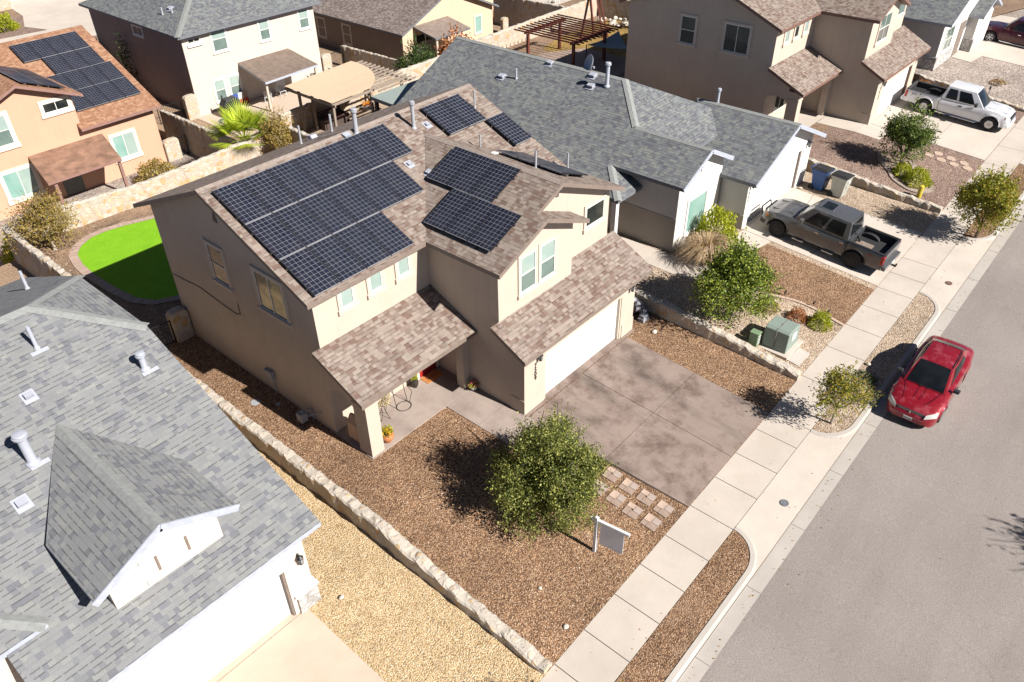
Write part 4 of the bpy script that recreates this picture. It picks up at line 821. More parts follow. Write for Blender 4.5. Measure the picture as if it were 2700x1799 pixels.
Rf = MB(); slab(Rf, [(13.2, 36.6, .78), (18.2, 36.9, .78), (18.05, 40.32, 1.38), (13.5, 40.32, 1.38)], .16); Rf.build('patio_roof', [plain('brown_tin', (.20, .15, .12), .7, var=.25, sc=3), m_fas_lgt], HB)
for x in (13.4, 17.9): q = MB(); q.box(x, 36.95, g0, x+.16, 37.1, .62); q.build('patio_post', m_st_tan, HB)
q = MB(); q.box(16.3, 40.28, g0, 17.2, 40.318, .4); q.build('patio_door', m_white, HB)
vent_pipe(HB, 10.5, 43.9, 4.85, .5, .05, mat=m_pipe_white); vent_pipe(HB, 10.9, 43.2, 5.0, .4, .05, mat=m_pipe_white); box_vent(HB, 11.2, 43.9, 5.14, (-1, 0), .35)
# tan single storey at the back
HT = thing('house', 'tan single-storey house with brown shingles and small patio roof at the back', 'house', (33, 46, -2.5)); g0 = -2.5; W = MB()
tz = lambda x: .52+.42*(x-28.0) if x < 34.2 else .52+.42*6.2-.42*(x-34.2)
gable_prism_y(W, 38.6, 56, 28.43, 40, g0, lambda x: tz(x)-.15, 34.2); W.build('wall', m_st_sand, HT)
q = MB(); q.box(28.415, 38.62, g0, 28.428, 56, .5); q.build('shade_side_sheet', stucco('sand_shade_stucco', (.30, .235, .19)), HT)  # shaded tone of the sand wall, painted on a thin sheet
Rf = MB(); slab(Rf, [(28, 38.1, .52), (34.2, 38.1, tz(34.2)), (34.2, 57, tz(34.2)), (28, 57, .52)], .17); slab(Rf, [(40.4, 38.1, .52), (34.2, 38.1, tz(34.2)), (34.2, 57, tz(34.2)), (40.4, 57, .52)], .17); Rf.build('roof', [m_brn_sh, m_fas_grey], HT)
for y in (45.6, 49.3): window(HT, (28.43, y, -1.75), (0, 1, 0), (-1, 0, 0), 1.1, 1.7, m_dslat, 'hung', m_trim_tan, tw=.1)
window(HT, (37.5, 38.6, -1.5), AX, NY, .9, 1.5, m_teal, 'single', m_trim_cream, tw=.1)
Rf = MB(); slab(Rf, [(29.9, 36.0, .2), (34.2, 36.0, .2), (34.0, 38.6, .8), (29.7, 38.6, .8)], .16); Rf.build('patio_roof', [plain('grey_tin', (.24, .19, .16), .7, var=.2, sc=3), m_fas_grey], HT)
q = MB(); q.box(30.1, 36.15, g0, 30.3, 36.35, .05); q.build('patio_post', m_st_tan, HT)
q = MB(); q.box(29.9, 38.55, g0, 32.2, 38.598, -.1); q.build('patio_door', m_dglass, HT); q = MB()
for x in (29.9, 31.0, 32.14): q.box(x, 38.5, g0, x+.07, 38.548, -.1)
q.build('door_frame', m_frame, HT)
# further houses at the top edge
HU = thing('house', 'sand coloured house beyond the stone wall at the top edge', 'house', (52, 48, -2)); W = MB(); W.box(44.5, 44, -2.0, 50.6, 54, .9); W.box(50.6, 46.5, -2.0, 60, 54, .9); W.build('wall', m_st_sand, HU)
Rf = MB(); slab(Rf, [(44, 43.5, .9), (50.8, 43.5, .9), (50.8, 54, 3), (44, 54, 3)], .2); slab(Rf, [(50.8, 45.9, .9), (60.5, 45.9, .9), (60.5, 54, 3), (50.8, 54, 3)], .2); Rf.build('roof', [m_brn_sh, m_fas_grey], HU)
q = MB(); q.box(51.5, 46.44, -1.9, 53.4, 46.5, .0); q.box(56.3, 46.44, -1.9, 57.6, 46.5, .2); q.build('patio_door', m_dglass, HU); q = MB(); q.box(53.9, 41.6, -2, 54.1, 41.8, .9); q.build('patio_post', m_wood_grey, HU)
HV = thing('house', 'white garage front of a house on the street behind, top left corner', 'house', (14, 90, -2.6)); W = MB(); W.box(4, 88.2, -2.6, 15.4, 98, 2.2); W.build('wall', m_st_tan, HV)
q = MB(); q.box(13.2, 88.0, -2.6, 15.2, 88.19, -1.2); q.build('stone_veneer', m_wall_face, HV); HW = thing('house', 'white garage door and wall beyond the pale driveway, top left', 'house', (22, 95, -2.6)); W = MB(); W.box(15.6, 91.8, -2.6, 27, 100, 1.5); W.build('wall', m_st_white, HW)
q = MB(); q.add([(16.2, 91.75, -2.58), (22.5, 91.75, -2.58), (22.5, 91.75, .2), (16.2, 91.75, .2)], [(0, 1, 2, 3)]); q.build('garage_door', m_gdoor, HW)

mb = MB()
for k in range(-4, 22):
    x = k*3.05+.9; mb.add([(x, -10.325, zst(x)-.118), (x+.014, -10.325, zst(x)-.118), (x+.014, -9.87, zst(x)-.127), (x, -9.87, zst(x)-.127)], [(0, 1, 2, 3)])
for xa, xb in ((-1.85, 6.55), (15.2, 23.85), (31.35, 39.75)):
    n = 8
    for i in range(n): a, b_ = xa+(xb-xa)*i/n, xa+(xb-xa)*(i+1)/n; mb.add([(a, -9.875, zst(a)-.098), (b_, -9.875, zst(b_)-.098), (b_, -9.858, zst(b_)-.098), (a, -9.858, zst(a)-.098)], [(0, 1, 2, 3)])
tag(mb.build('concrete_joints', m_fas_taupe), kind='structure')
# ---------------- stone walls ----------------
def stone_wall(label, path, thick=.3, base=None, group=None, seed=1, rough=.04, name='stone_wall', topmat=None, cat='wall'):
    # path: [(x, y, ztop)], base: z bottom
    rr = random.Random(seed); pts = []
    for i in range(len(path)-1):
        a, b_ = Vector(path[i]), Vector(path[i+1]); n = max(1, int((b_-a).length/.22))
        for k in range(n): pts.append(a.lerp(b_, k/n))
    pts.append(Vector(path[-1])); mb = MB(); rows = []; N = len(pts)
    for i, p in enumerate(pts):
        t = (pts[min(i+1, N-1)]-pts[max(i-1, 0)]); t.z = 0; t.normalize(); s = Vector((-t.y, t.x, 0)); j = lambda k=1: rr.uniform(-rough, rough)*k
        h = thick/2; zt = p.z+j(.8); zb = base if not callable(base) else base(p.x, p.y)
        rows.append([p+s*(h+j(.5))+Vector((0, 0, zb-p.z)), p+s*(h+j())+Vector((0, 0, (zb-p.z)*.5)), p+s*(h-.01+j())+Vector((0, 0, zt-.06-p.z)), p+s*(h*.72+j())+Vector((0, 0, zt-p.z)), p+s*j()+Vector((0, 0, zt+.015+j(.6)-p.z)),
                     p-s*(h*.72+j())+Vector((0, 0, zt-p.z)), p-s*(h-.01+j())+Vector((0, 0, zt-.06-p.z)), p-s*(h+j())+Vector((0, 0, (zb-p.z)*.5)), p-s*(h+j(.5))+Vector((0, 0, zb-p.z))])
    V = [v for r_ in rows for v in r_]; F = []; MI = []
    for i in range(N-1):
        for k in range(8): F.append((i*9+k, i*9+k+1, (i+1)*9+k+1, (i+1)*9+k)); MI.append(1 if 2 <= k <= 5 else 0)
    F.append(tuple(range(9))[::-1]); MI.append(0); F.append(tuple((N-1)*9+k for k in range(9))); MI.append(0)
    mb.v = [tuple(v) for v in V]; mb.f = [list(f) for f in F]; mb.m = MI; mb.uv = [None]*len(F)
    o = mb.build(name, [m_wall_face, topmat or m_wall_top]); return tag(o, label, cat, group)
stone_wall('low stone retaining wall between the yellow gravel and the brown gravel yard', [(-8.27, -6.92, -.62), (-8.27, -5, -.44), (-8.27, -2.5, -.16), (-8.27, 0, .14), (-8.27, 6, .15), (-8.27, 14.1, .16)], .42, -1.6, seed=2)
stone_wall('low stone wall beside the green utility cabinet', [(7.68, -6.95, .02), (7.68, -5, .2), (7.68, -2.5, .48), (7.68, 0, .68), (7.68, 3, .70)], .42, -1.2, seed=3)
stone_wall('low stone wall between the bins and the reddish gravel yard', [(24.32, -6.95, .66), (24.35, -3.5, .93), (24.4, 0, 1.24), (24.4, 1.3, 1.26)], .36, -.6, seed=4)
stone_wall('low stone wall beyond the white pickup, along the pale gravel', [(40.6, -6.9, 1.15), (40.7, -3.5, 1.5), (40.8, 0, 1.83)], .34, 0, seed=14)
stone_wall('tall stone wall behind the green lawn, below the orange house', [(-8.45, 27.55, 1.40), (-6, 27.5, 1.32), (-1, 27.3, 1.12), (6, 27.5, 1.30), (7.8, 27.55, 1.5)], .3, -2.3, seed=5)
stone_wall('stone wall at the side of the lawn yard, ending above the grey roof', [(-8.45, 14.3, .95), (-8.45, 20.7, 1.24), (-8.45, 27.35, 1.40)], .34, -1.2, seed=6)
stone_wall('stone wall behind the white house, near the tan shade canopy', [(8.3, 27.75, 2.0), (16, 27.7, 2.18), (24.3, 27.7, 2.15)], .3, -2.3, seed=7)
stone_wall('long stone wall behind the red pergola', [(24.4, 27.6, 2.45), (33, 27.6, 2.6), (41.6, 27.5, 2.66), (46, 27.6, 2.7)], .3, -2.6, seed=8)
stone_wall('shaded stone wall right of the red pergola, at the top', [(41.5, 18.5, 2.8), (41.5, 27.3, 2.9)], .3, 1.0, seed=9)
stone_wall('stone wall between the orange house and the beige house', [(6.3, 27.8, .35), (6.3, 39.3, .15)], .28, -2.3, seed=10, rough=.04)
stone_wall('stone wall between the beige house and the tan house', [(23.9, 27.9, .35), (23.9, 41.2, .1)], .28, -2.6, seed=11, rough=.04)
stone_wall('stone wall with yellow bush, right of the tan house', [(44.0, 27.8, .6), (44.0, 42, .3)], .28, -2.6, seed=12, rough=.04)
stone_wall('stone wall in shade between the lawn yard and the canopy yard', [(7.95, 19, 1.6), (7.95, 27.4, 1.68)], .3, -.2, seed=21, rough=.04)
def pier(label, x, y, z0, z1, w_=.75, d=.35, seed=1):
    mb = MB(); rr = random.Random(seed); n = 4
    pts = [(-w_/2, z0), (-w_/2, z1-.18), (-w_/2+.1, z1-.03), (0, z1+.02), (w_/2-.1, z1-.02), (w_/2, z1-.16), (w_/2, z0)]
    mb.prism([(x+a, y-d/2, b_) for a, b_ in pts], (0, d, 0)); o = mb.build('stone_pier', m_wall_face, bevel=.05); return tag(o, label, 'pier')
pier('stone gate pier against the main house side wall', -6.85, 14.2, -.1, 1.42, .78, .5); pier('stone gate pier at the corner of the orange house', 4.95, 36.3, -2.3, -.75, 1.05, .4); pier('stone gate pier at the left corner of the beige house', 9.1, 40.4, -1.7, .15, .95, .4); pier('stone gate pier at the right corner of the beige house', 21.5, 40.4, -1.7, .1, .9, .4)
pier('small stone pier beside the tan house, above the yellow bush', 41.9, 38.8, -2.6, -1.0, .8, .4)
def gate(label, a, b_, z0, z1):
    g_ = thing('gate', label, 'gate', (a[0], a[1], z0)); a = Vector((*a, 0)); b_ = Vector((*b_, 0)); mb = MB()
    for z in (z0+.1, z1): mb.bar(a+Vector((0, 0, z)), b_+Vector((0, 0, z)), .04)
    for p in (a, b_): mb.bar(p+Vector((0, 0, z0)), p+Vector((0, 0, z1)), .05)
    mb.build('gate_frame', m_black, g_); mb = MB(); n = int((b_-a).length/.12)
    for i in range(1, n): p = a.lerp(b_, i/n); mb.bar(p+Vector((0, 0, z0+.1)), p+Vector((0, 0, z1)), .018)
    mb.build('gate_bars', m_black, g_)
gate('black metal side gate in shade beside the tan house', (-8.05, 14.15), (-7.27, 14.1), 0, 1.12); gate('black metal gate beside the orange house', (5.5, 36.3), (6.1, 36.4), -2.2, -.9)
gate('black metal gate left of the beige house', (6.9, 41.2), (8.6, 40.9), -1.6, -.3); gate('brown slatted gate right of the beige house', (22, 40.5), (23.7, 40.9), -1.6, -.1)

# ---------------- solar panels ----------------
def solar_mat():
    t = NT('solar_cells'); uv = t.n('SeparateXYZ', {0: t.tc.outputs['UV']}); u, v = uv.outputs[0], uv.outputs[1]
    fu = t.math('FRACT', u); fv = t.math('FRACT', v); du = t.math('ABSOLUTE', t.math('SUBTRACT', fu, .5)); dv = t.math('ABSOLUTE', t.math('SUBTRACT', fv, .5))
    lu = t.math('GREATER_THAN', du, .472); lv = t.math('GREATER_THAN', dv, .470); dm = t.math('GREATER_THAN', t.math('ADD', du, dv), .92)
    line = t.math('MAXIMUM', t.math('MAXIMUM', lu, lv), dm)
    bb = t.math('LESS_THAN', t.math('ABSOLUTE', t.math('SUBTRACT', t.math('FRACT', t.math('MULTIPLY', fu, 3)), .5)), .035)
    wn = t.n('TexWhiteNoise', {'Vector': t.n('CombineXYZ', {0: t.math('FLOOR', u), 1: t.math('FLOOR', v)}).outputs[0]}, noise_dimensions='2D').outputs[0]
    c = t.ramp(wn, [(0, (.008, .010, .022)), (1, (.014, .017, .032))])
    c = t.mix(t.math('MULTIPLY', bb, .35), c, g((.16, .18, .24))); c = t.mix(line, c, g((.24, .25, .28)))
    c = t.mix(t.n('MapRange', {0: t.noise(2, 5, .6), 1: .4, 2: .8, 3: 0, 4: .04}).outputs[0], c, g((.4, .36, .3)))
    return t.set(base=c, rough=.3, spec=.08)
m_solar = solar_mat(); m_sunlit_edge = plain('painted_sunlit_edge', (.30, .30, .32), .5); m_pframe = plain('black_panel_frame', (.02, .02, .024), .45)  # short frame edges coloured lighter to paint the sun on them
def panel(o, u, v, label, group, nu=6, nv=10, W=1.05, H=1.77, lift=.12):
    o = Vector(o); u = Vector(u).normalized(); v = Vector(v).normalized(); n = u.cross(v); n = n if n.z > 0 else -n
    if u.cross(v).z < 0: pass
    t = thing('solar_panel', label, 'solar panel', o, 0, group); o = o+n*lift; gp = .006
    a0, a1, b0, b1 = gp, W-gp, gp, H-gp; T = .045; fr = MB()
    def P(a, b_, h): return o+u*a+v*b_+n*h
    fw_ = .022
    def bx(A0, B0, A1, B1, h0, h1, mb):
        vv = [P(A0, B0, h0), P(A1, B0, h0), P(A1, B1, h0), P(A0, B1, h0), P(A0, B0, h1), P(A1, B0, h1), P(A1, B1, h1), P(A0, B1, h1)]
        mb.add(vv, [(0, 3, 2, 1), (4, 5, 6, 7), (0, 1, 5, 4), (1, 2, 6, 5), (2, 3, 7, 6), (3, 0, 4, 7)])
    bx(a0, b0, a0+fw_, b1, 0, T, fr); bx(a1-fw_, b0, a1, b1, 0, T, fr); k_ = len(fr.f); bx(a0+fw_, b0, a1-fw_, b0+.012, 0, T, fr); bx(a0+fw_, b1-.012, a1-fw_, b1, 0, T, fr)
    for i_ in range(k_, len(fr.m)): fr.m[i_] = 1
    fr.build('frame', [m_pframe, m_sunlit_edge], t)
    c_ = MB(); q = [P(a0+fw_, b0+.012, T-.006), P(a1-fw_, b0+.012, T-.006), P(a1-fw_, b1-.012, T-.006), P(a0+fw_, b1-.012, T-.006)]
    c_.add(q, [(0, 1, 2, 3)], uv=[[(0, 0), (nu, 0), (nu, nv), (0, nv)]]); c_.add([P(a0+fw_, b0+fw_, .01), P(a1-fw_, b0+fw_, .01), P(a1-fw_, b1-fw_, .01), P(a0+fw_, b1-fw_, .01)], [(3, 2, 1, 0)], uv=[[(0.5, .5)]*4])
    c_.build('cells', m_solar, t)
    rl = MB()
    for f in (.22, .78): bx(-.0, H*f-.02, W+.0, H*f+.02, -.09, -.01, rl)
    rl.build('rail', m_alu, t)
    return t
ORD = ['first', 'second', 'third', 'fourth', 'fifth', 'sixth', 'seventh', 'eighth']
def row(y_top, x0, n, rname, arr, grp, zf, sl, W=1.08, dy=1.64, ):
    for i in range(n):
        v = Vector((0, 1, sl)); y0 = y_top-dy; x = x0+i*W
        panel((x, y0, zf(y0)), (1, 0, 0), v, f'{ORD[i]} from left, {rname} row of {arr} roof', grp, W=W-.0, H=dy*math.sqrt(1+sl*sl))
mz = lambda y: 6.09+.419*(y-4.05); G1 = 'solar panels on the tan house roof'
row(9.08, -6.50, 7, 'top', 'the large solar array on the tan', G1, mz, .419); row(7.42, -6.50, 6, 'middle', 'the large solar array on the tan', G1, mz, .419); row(5.76, -6.50, 4, 'bottom', 'the large solar array on the tan', G1, mz, .419)
row(9.10, 3.12, 2, 'upper', 'the small solar group on the tan', G1, mz, .419); row(7.44, 5.20, 1, 'lower', 'the small solar group on the tan', G1, mz, .419)
wl = lambda x: 6.09+.42*(x+1.656)
def wrow(x0, ytop, n, rname, W=1.09, H=1.64*1.084):
    for i in range(n):      # long side up the slope (x), short side along y
        y = ytop-(i+1)*W; v = Vector((1, 0, .42)); panel((x0, y+W, wl(x0)), (0, -1, 0), v, f'glinting solar panel, {ORD[i]} from the back, {rname} row on the gable wing', G1, W=W, H=H)
wrow(.55, 6.12, 3, 'upper'); wrow(-1.10, 4.68, 3, 'lower')
for i in range(3):
    x0 = 5.12; y = 5.3-(i+1)*1.09; v = Vector((-1, 0, .42)); panel((x0, y, 7.78-.42*(x0-2.37)), (0, 1, 0), v, f'solar panel seen edge-on at the gable ridge, {ORD[i]} from back', G1, W=1.09, H=1.78)
oz = lambda y: 1.71+.42*(y-35.85); G2 = 'solar panels on the orange house roof'
row(43.72, -.22, 4, 'top', 'the solar array on the orange house', G2, oz, .42, W=1.07, dy=1.65); row(42.06, .86, 3, 'second', 'the solar array on the orange house', G2, oz, .42, W=1.07, dy=1.65); row(40.42, .1, 4, 'third', 'the solar array on the orange house', G2, oz, .42, W=1.06, dy=1.65); row(38.78, .1, 4, 'bottom', 'the solar array on the orange house', G2, oz, .42, W=1.06, dy=1.65)
for i in range(3):
    y = 41.5-(i+1)*1.7; panel((-.35, y, 5.12-.42*2.73), (0, 1, 0), (-1, 0, .42), f'solar panel {ORD[i]} from the back on the steep gable of the orange house', G2, W=1.7, H=1.2, nu=10, nv=6)
    panel((-1.5, y, 5.12-.42*1.58), (0, 1, 0), (-1, 0, .42), f'solar panel {ORD[i]} from the back in the upper row on the orange gable', G2, W=1.7, H=1.2, nu=10, nv=6)

# ---------------- vegetation ----------------
def leaves_mesh(name, pts, size, mat, parent, seed=0, aspect=.55, updir=.3):
    rs = np.random.RandomState(seed); n = len(pts); pts = np.asarray(pts)
    a = rs.normal(size=(n, 3)); a[:, 2] += 0; a /= np.linalg.norm(a, axis=1)[:, None]; b_ = rs.normal(size=(n, 3)); b_[:, 2] += updir; b_ -= a*(a*b_).sum(1)[:, None]; b_ /= np.linalg.norm(b_, axis=1)[:, None]
    s = size*(.6+.8*rs.rand(n))[:, None]; A = a*s; B = b_*s*aspect
    V = np.stack([pts-A, pts-A*.1-B, pts+A, pts-A*.1+B], 1).reshape(-1, 3)
    me = bpy.data.meshes.new(name); me.vertices.add(4*n); me.vertices.foreach_set('co', V.ravel()); me.loops.add(4*n); me.loops.foreach_set('vertex_index', np.arange(4*n)); me.polygons.add(n)
    me.polygons.foreach_set('loop_start', np.arange(n)*4); me.polygons.foreach_set('loop_total', np.full(n, 4)); me.update(); me.validate(); me.materials.append(mat)
    o = bpy.data.objects.new(name, me); C.objects.link(o)
    if parent is not None: o.parent = parent
    return o
def tree(label, loc, H, Rx, z0, leaf, nleaf=9000, lsize=.055, bark=None, seed=1, cat='tree', name='tree', trunk=.06, lean=(0, 0), density=.75, shape=1.0, name2='crown', spread=.16, fill=90, group=None, pw=.7):
    rr = random.Random(seed); rs = np.random.RandomState(seed); t = thing(name, label, cat, loc, 0, group); bark = bark or m_bark
    wood = MB(); tips = []
    cz = (z0+H)/2; rz_ = (H-z0)/2
    def inside(p, k=1.0):
        h = (p.z-z0)/(H-z0); 
        if h < 0 or h > 1: return False
        prof = math.sin(math.pi*min(1, max(0, h))**(.75*shape))**pw; th_ = math.atan2(p.y, p.x); prof *= 1+.13*math.sin(3*th_+seed+3*h)+.10*math.sin(5*th_-seed*2+7*h)+.06*math.sin(9*th_+11*h)
        return (p.x-lean[0]*h)**2+(p.y-lean[1]*h)**2 < (Rx*prof*k)**2
    def grow(p, d, L, r_, lvl):
        pts = [p.copy()]; rad = [r_]; n = 4
        for i in range(n):
            d = (d+Vector((rr.uniform(-.25, .25), rr.uniform(-.25, .25), rr.uniform(-.1, .22)))).normalized(); p = p+d*(L/n)
            pts.append(p.copy()); rad.append(r_*(1-.55*(i+1)/n))
            if lvl >= 2: tips.append(p.copy())
            if lvl < 4 and i >= 1:
                for _ in range(2 if lvl < 3 else 1):
                    a = rr.uniform(0, 6.28); q = Vector((math.cos(a), math.sin(a), rr.uniform(-.1, .7))).normalized(); nd = (d*.55+q*.8).normalized()
                    if inside(p+nd*L*.45, 1.12): grow(p.copy(), nd, L*rr.uniform(.5, .72), r_*.5, lvl+1)
        wood.tube(pts, rad, 5 if lvl > 1 else 7)
    tp = Vector((lean[0]*.1, lean[1]*.1, z0*.9+.05)); wood.tube([(0, 0, -.25), (0, 0, .1), tuple(tp*.5+Vector((.02, -.01, 0))), tuple(tp)], [trunk*1.5, trunk*1.15, trunk, trunk*.9], 8)
    for k in range(5):
        a = k*6.28/5+rr.uniform(-.4, .4); up_ = .95 if k else 3; grow(tp.copy(), Vector((math.cos(a)*.75, math.sin(a)*.75, up_)).normalized(), min((H-z0)*.55, Rx*.95) if k else (H-z0)*.8, trunk*.6, 1)
    wood.build('trunk', bark, t, smooth=True, local=True)
    # bushy clusters: tips plus volume fill, with gaps left between clusters
    cl = [p for p in tips if inside(p, 1.1)]
    ntip = len(cl); goal = ntip*.25+int(nleaf/fill); k = 0
    while k < goal:
        p = Vector((rr.uniform(-Rx, Rx), rr.uniform(-Rx, Rx), rr.uniform(z0, H)))+Vector((lean[0], lean[1], 0))*.5
        if inside(p): cl.append(p); k += 1
    cl = np.array([tuple(p) for p in cl]); idx = rs.randint(0, len(cl), nleaf)
    w_ = (rs.rand(len(cl))**2.6+.06); w_ /= w_.sum(); idx = rs.choice(len(cl), nleaf, p=w_)
    off = rs.normal(size=(nleaf, 3))*spread*np.array([1, 1, .75]); P_ = cl[idx]+off
    # twiggy shoots reaching out of the outline
    ns = int(nleaf*.14); base_ = cl[rs.randint(0, len(cl), ns//12+1)]; dr = base_-np.array([0, 0, cz]); dr /= np.linalg.norm(dr, axis=1)[:, None]+1e-6; dr[:, 2] += .35
    sh = np.repeat(base_, 12, 0)[:ns]+np.repeat(dr, 12, 0)[:ns]*np.tile(np.linspace(.05, spread*3.6, 12), ns//12+1)[:ns, None]+rs.normal(size=(ns, 3))*.02
    P_ = np.vstack([P_, sh]); P_ = P_[P_[:, 2] > .12]
    leaves_mesh(name2, P_, lsize, leaf, t, seed)
    return t
def bush(label, loc, r_, h, leaf, n=1800, ls=.035, seed=1, cat='bush', name='bush', stems=True, flat_=False, group=None):
    t = thing(name, label, cat, loc, 0, group); rs = np.random.RandomState(seed)
    d = rs.normal(size=(n, 3)); d /= np.linalg.norm(d, axis=1)[:, None]; d[:, 2] = np.abs(d[:, 2]); lump = 1+.16*np.sin(d[:, 0]*7+seed)*np.cos(d[:, 1]*6)+.1*np.sin(d[:, 2]*9)
    rad = (.55+.45*rs.rand(n)**.5)*lump; P_ = d*rad[:, None]*np.array([r_, r_, h]); P_[:, 2] += .02
    leaves_mesh('foliage', P_, ls, leaf, t, seed)
    mb = MB(); rr = random.Random(seed)
    for i in range(9):
        a = rr.uniform(0, 6.28); q = rr.uniform(.3, .8); mb.tube([(0, 0, -.05), (math.cos(a)*r_*q*.5, math.sin(a)*r_*q*.5, h*.4), (math.cos(a)*r_*q, math.sin(a)*r_*q, h*.8)], [.014, .01, .004], 4)
    mb.build('stem', m_twig, t, local=True); return t
def blades(label, loc, r_, h, leaf, n=500, seed=1, name='grass_clump', cat='grass clump', wdt=.012, droop=.5, group=None):
    t = thing(name, label, cat, loc, 0, group); rr = random.Random(seed); mb = MB()
    for i in range(n):
        a = rr.uniform(0, 6.28); q = rr.random()**.6; L_ = h*rr.uniform(.6, 1.1); b0 = Vector((math.cos(a)*r_*.18*q, math.sin(a)*r_*.18*q, 0)); sd = Vector((-math.sin(a), math.cos(a), 0))*wdt
        m_ = b0+Vector((math.cos(a)*r_*q*.5, math.sin(a)*r_*q*.5, L_*.75)); e_ = b0+Vector((math.cos(a)*r_*q*1.05, math.sin(a)*r_*q*1.05, L_*(1-droop*q*.7)))
        mb.add([b0-sd, b0+sd, m_+sd*.8, m_-sd*.8, e_], [(0, 1, 2, 3), (3, 2, 4)])
    mb.build('blades', leaf, t, local=True); return t
L_DK2 = leafm('deep_green_leaves', [(.015, .035, .008), (.04, .075, .015), (.10, .15, .03), (.22, .26, .06), (.05, .08, .02)], .3)
T1 = tree('large round small-leaved tree in the brown gravel front yard', (-4.1, -3.6, gz(-4.1, -3.6)), 4.75, 1.78, .25, L_OAK, 60000, .036, seed=5, trunk=.08, shape=.58, spread=.14, fill=110, pw=.85)
T2 = tree('bright green tree behind the low stone wall and green cabinet', (8.85, -3.1, gz(8.85, -3.1)), 4.1, 1.62, .6, L_ELM, 30000, .05, seed=11, trunk=.085, shape=.62, spread=.15, fill=110, pw=1.0)
T3 = tree('small sparse sapling in the kerb strip near the red car', (6.05, -8.98, zst(6.05)), 2.75, 1.05, .75, L_AUT, 4600, .042, bark=m_twig, seed=4, trunk=.045, spread=.09, shape=.65)
T4 = tree('slender dark green tree in the reddish gravel yard by the white pickup', (27.74, -3.5, gz(27.74, -3.5)), 4.0, 1.3, .5, L_DK2, 13000, .055, seed=8, trunk=.08, shape=.65, spread=.14)
T5 = tree('yellow green tree in the kerb strip beyond the charcoal pickup', (22.84, -9.1, zst(22.84)), 3.7, 1.38, .7, L_AUT, 15000, .055, seed=13, trunk=.075, shape=.75, spread=.15)
tree('olive coloured tree in the corner of the lawn yard', (-7.1, 25.9, 0), 2.9, 1.75, .55, L_OLV, 8000, .05, bark=m_twig, seed=17, trunk=.07, spread=.17, shape=.7)
tree('rusty olive tree drooping over the stone wall beside the palm', (7.2, 26.6, 0), 3.2, .85, .5, L_OLV, 7000, .055, bark=m_twig, seed=19, trunk=.09, spread=.2)
tree('rust leaved tree in front of the tan house', (28.6, 32.2, -2.5), 4.6, 1.5, 1.0, L_RUST, 3200, .11, bark=m_bark, seed=21, trunk=.08, spread=.2)
tree('dark green shrubby tree over the wall left of the tan house patio', (24.6, 32.4, -2.5), 4.2, 1.9, .8, L_DK, 5000, .08, seed=22, trunk=.08, spread=.22)
tree('bare pale shrub left of the beige house', (8.2, 54.0, -2.2), 4.2, 2.3, .6, L_GREY, 3200, .09, bark=m_twig, seed=23, trunk=.1, spread=.2)
tree('tall narrow dark cypress at the edge of the beige house', (9.0, 48.8, -2.0), 5.6, .45, .2, L_DK, 3800, .07, seed=24, trunk=.08, spread=.12)
tree('bare grey shrub by the shaded wall at the top', (40.4, 21.8, 1.18), 2.3, 1.1, .2, L_GREY, 900, .05, bark=m_twig, seed=25, trunk=.05, spread=.15)
tree('young tree outside the picture on the cream house yard, seen by its shadow', (-9.75, -9.9, -.88), 3.7, 1.0, 1.3, L_AUT, 2600, .045, seed=26, trunk=.05, spread=.12)
bush('golden yellow bush behind the stone wall', (44.6, 34.5, -2.4), 1.6, 2.2, L_GOLD, 2200, .09, 31); bush('small olive bush left of the palm behind the wall', (4.4, 29.2, -2.2), .65, 2.4, L_OLV, 1200, .06, 32)
bush('green rounded shrub beside the orange house patio post', (2.3, 33.6, -2.2), 1.45, 1.4, L_OLV, 3000, .07, 33); bush('olive shrub in front of the orange house patio', (-4.6, 30.3, -2.2), 1.0, 1.7, L_OLV, 2200, .06, 34)
bush('small green spiky shrub at the far left behind the wall', (-7.6, 30.2, -2.2), .9, 1.9, L_YEL, 1500, .07, 35); bush('yellow green shrub on the gravel by the pale driveway, top left', (11.2, 80.2, -2.6), 1.3, 1.4, L_YEL, 1800, .11, 36)
bush('round yellow green bush beside the small black path light', (11.33, -6.16, gzl(.59)(11.33, -6.16)), .50, .62, L_YEL, 2600, .032, 41); bush('round brown dormant bush between the green ones', (11.05, -5.22, gzl(.59)(11.05, -5.22)), .42, .48, L_RUST, 1500, .028, 42)
bush('round olive bush under the edge of the bright green tree', (10.74, -3.98, gzl(.59)(10.74, -3.98)), .48, .45, L_AUT, 1500, .03, 43)
bush('smaller round bush inside the curved brick bed', (26.72, -4.0, gzl(1.18)(26.72, -4.0)), .55, .62, L_YEL, 2000, .04, 44); bush('larger round bush inside the curved brick bed', (26.3, -4.95, gzl(1.18)(26.3, -4.95)), .72, .85, L_YEL, 2800, .042, 45)
bush('dry rust coloured weed on the pale gravel behind the white pickup', (38.9, -.9, 1.7), .55, .35, L_RUST, 700, .05, 46); bush('dry ginger weed patch on the pale gravel', (43.6, -4.3, 1.45), .5, .16, L_DRY, 500, .05, 47)
bush('low dark weed in the shaded kerb strip beside the red car', (9.25, -8.95, zst(9.25)), .5, .12, L_DK, 700, .03, 48)
blades('dry tan fountain grass by the white house entry walk', (11.9, -.25, .59), 1.5, 1.5, L_DRY, 1500, 51, droop=.8); bush('bright yellow green shrub under the teal window', (13.7, .35, .59), 1.05, 1.75, L_YEL, 4200, .055, 52)
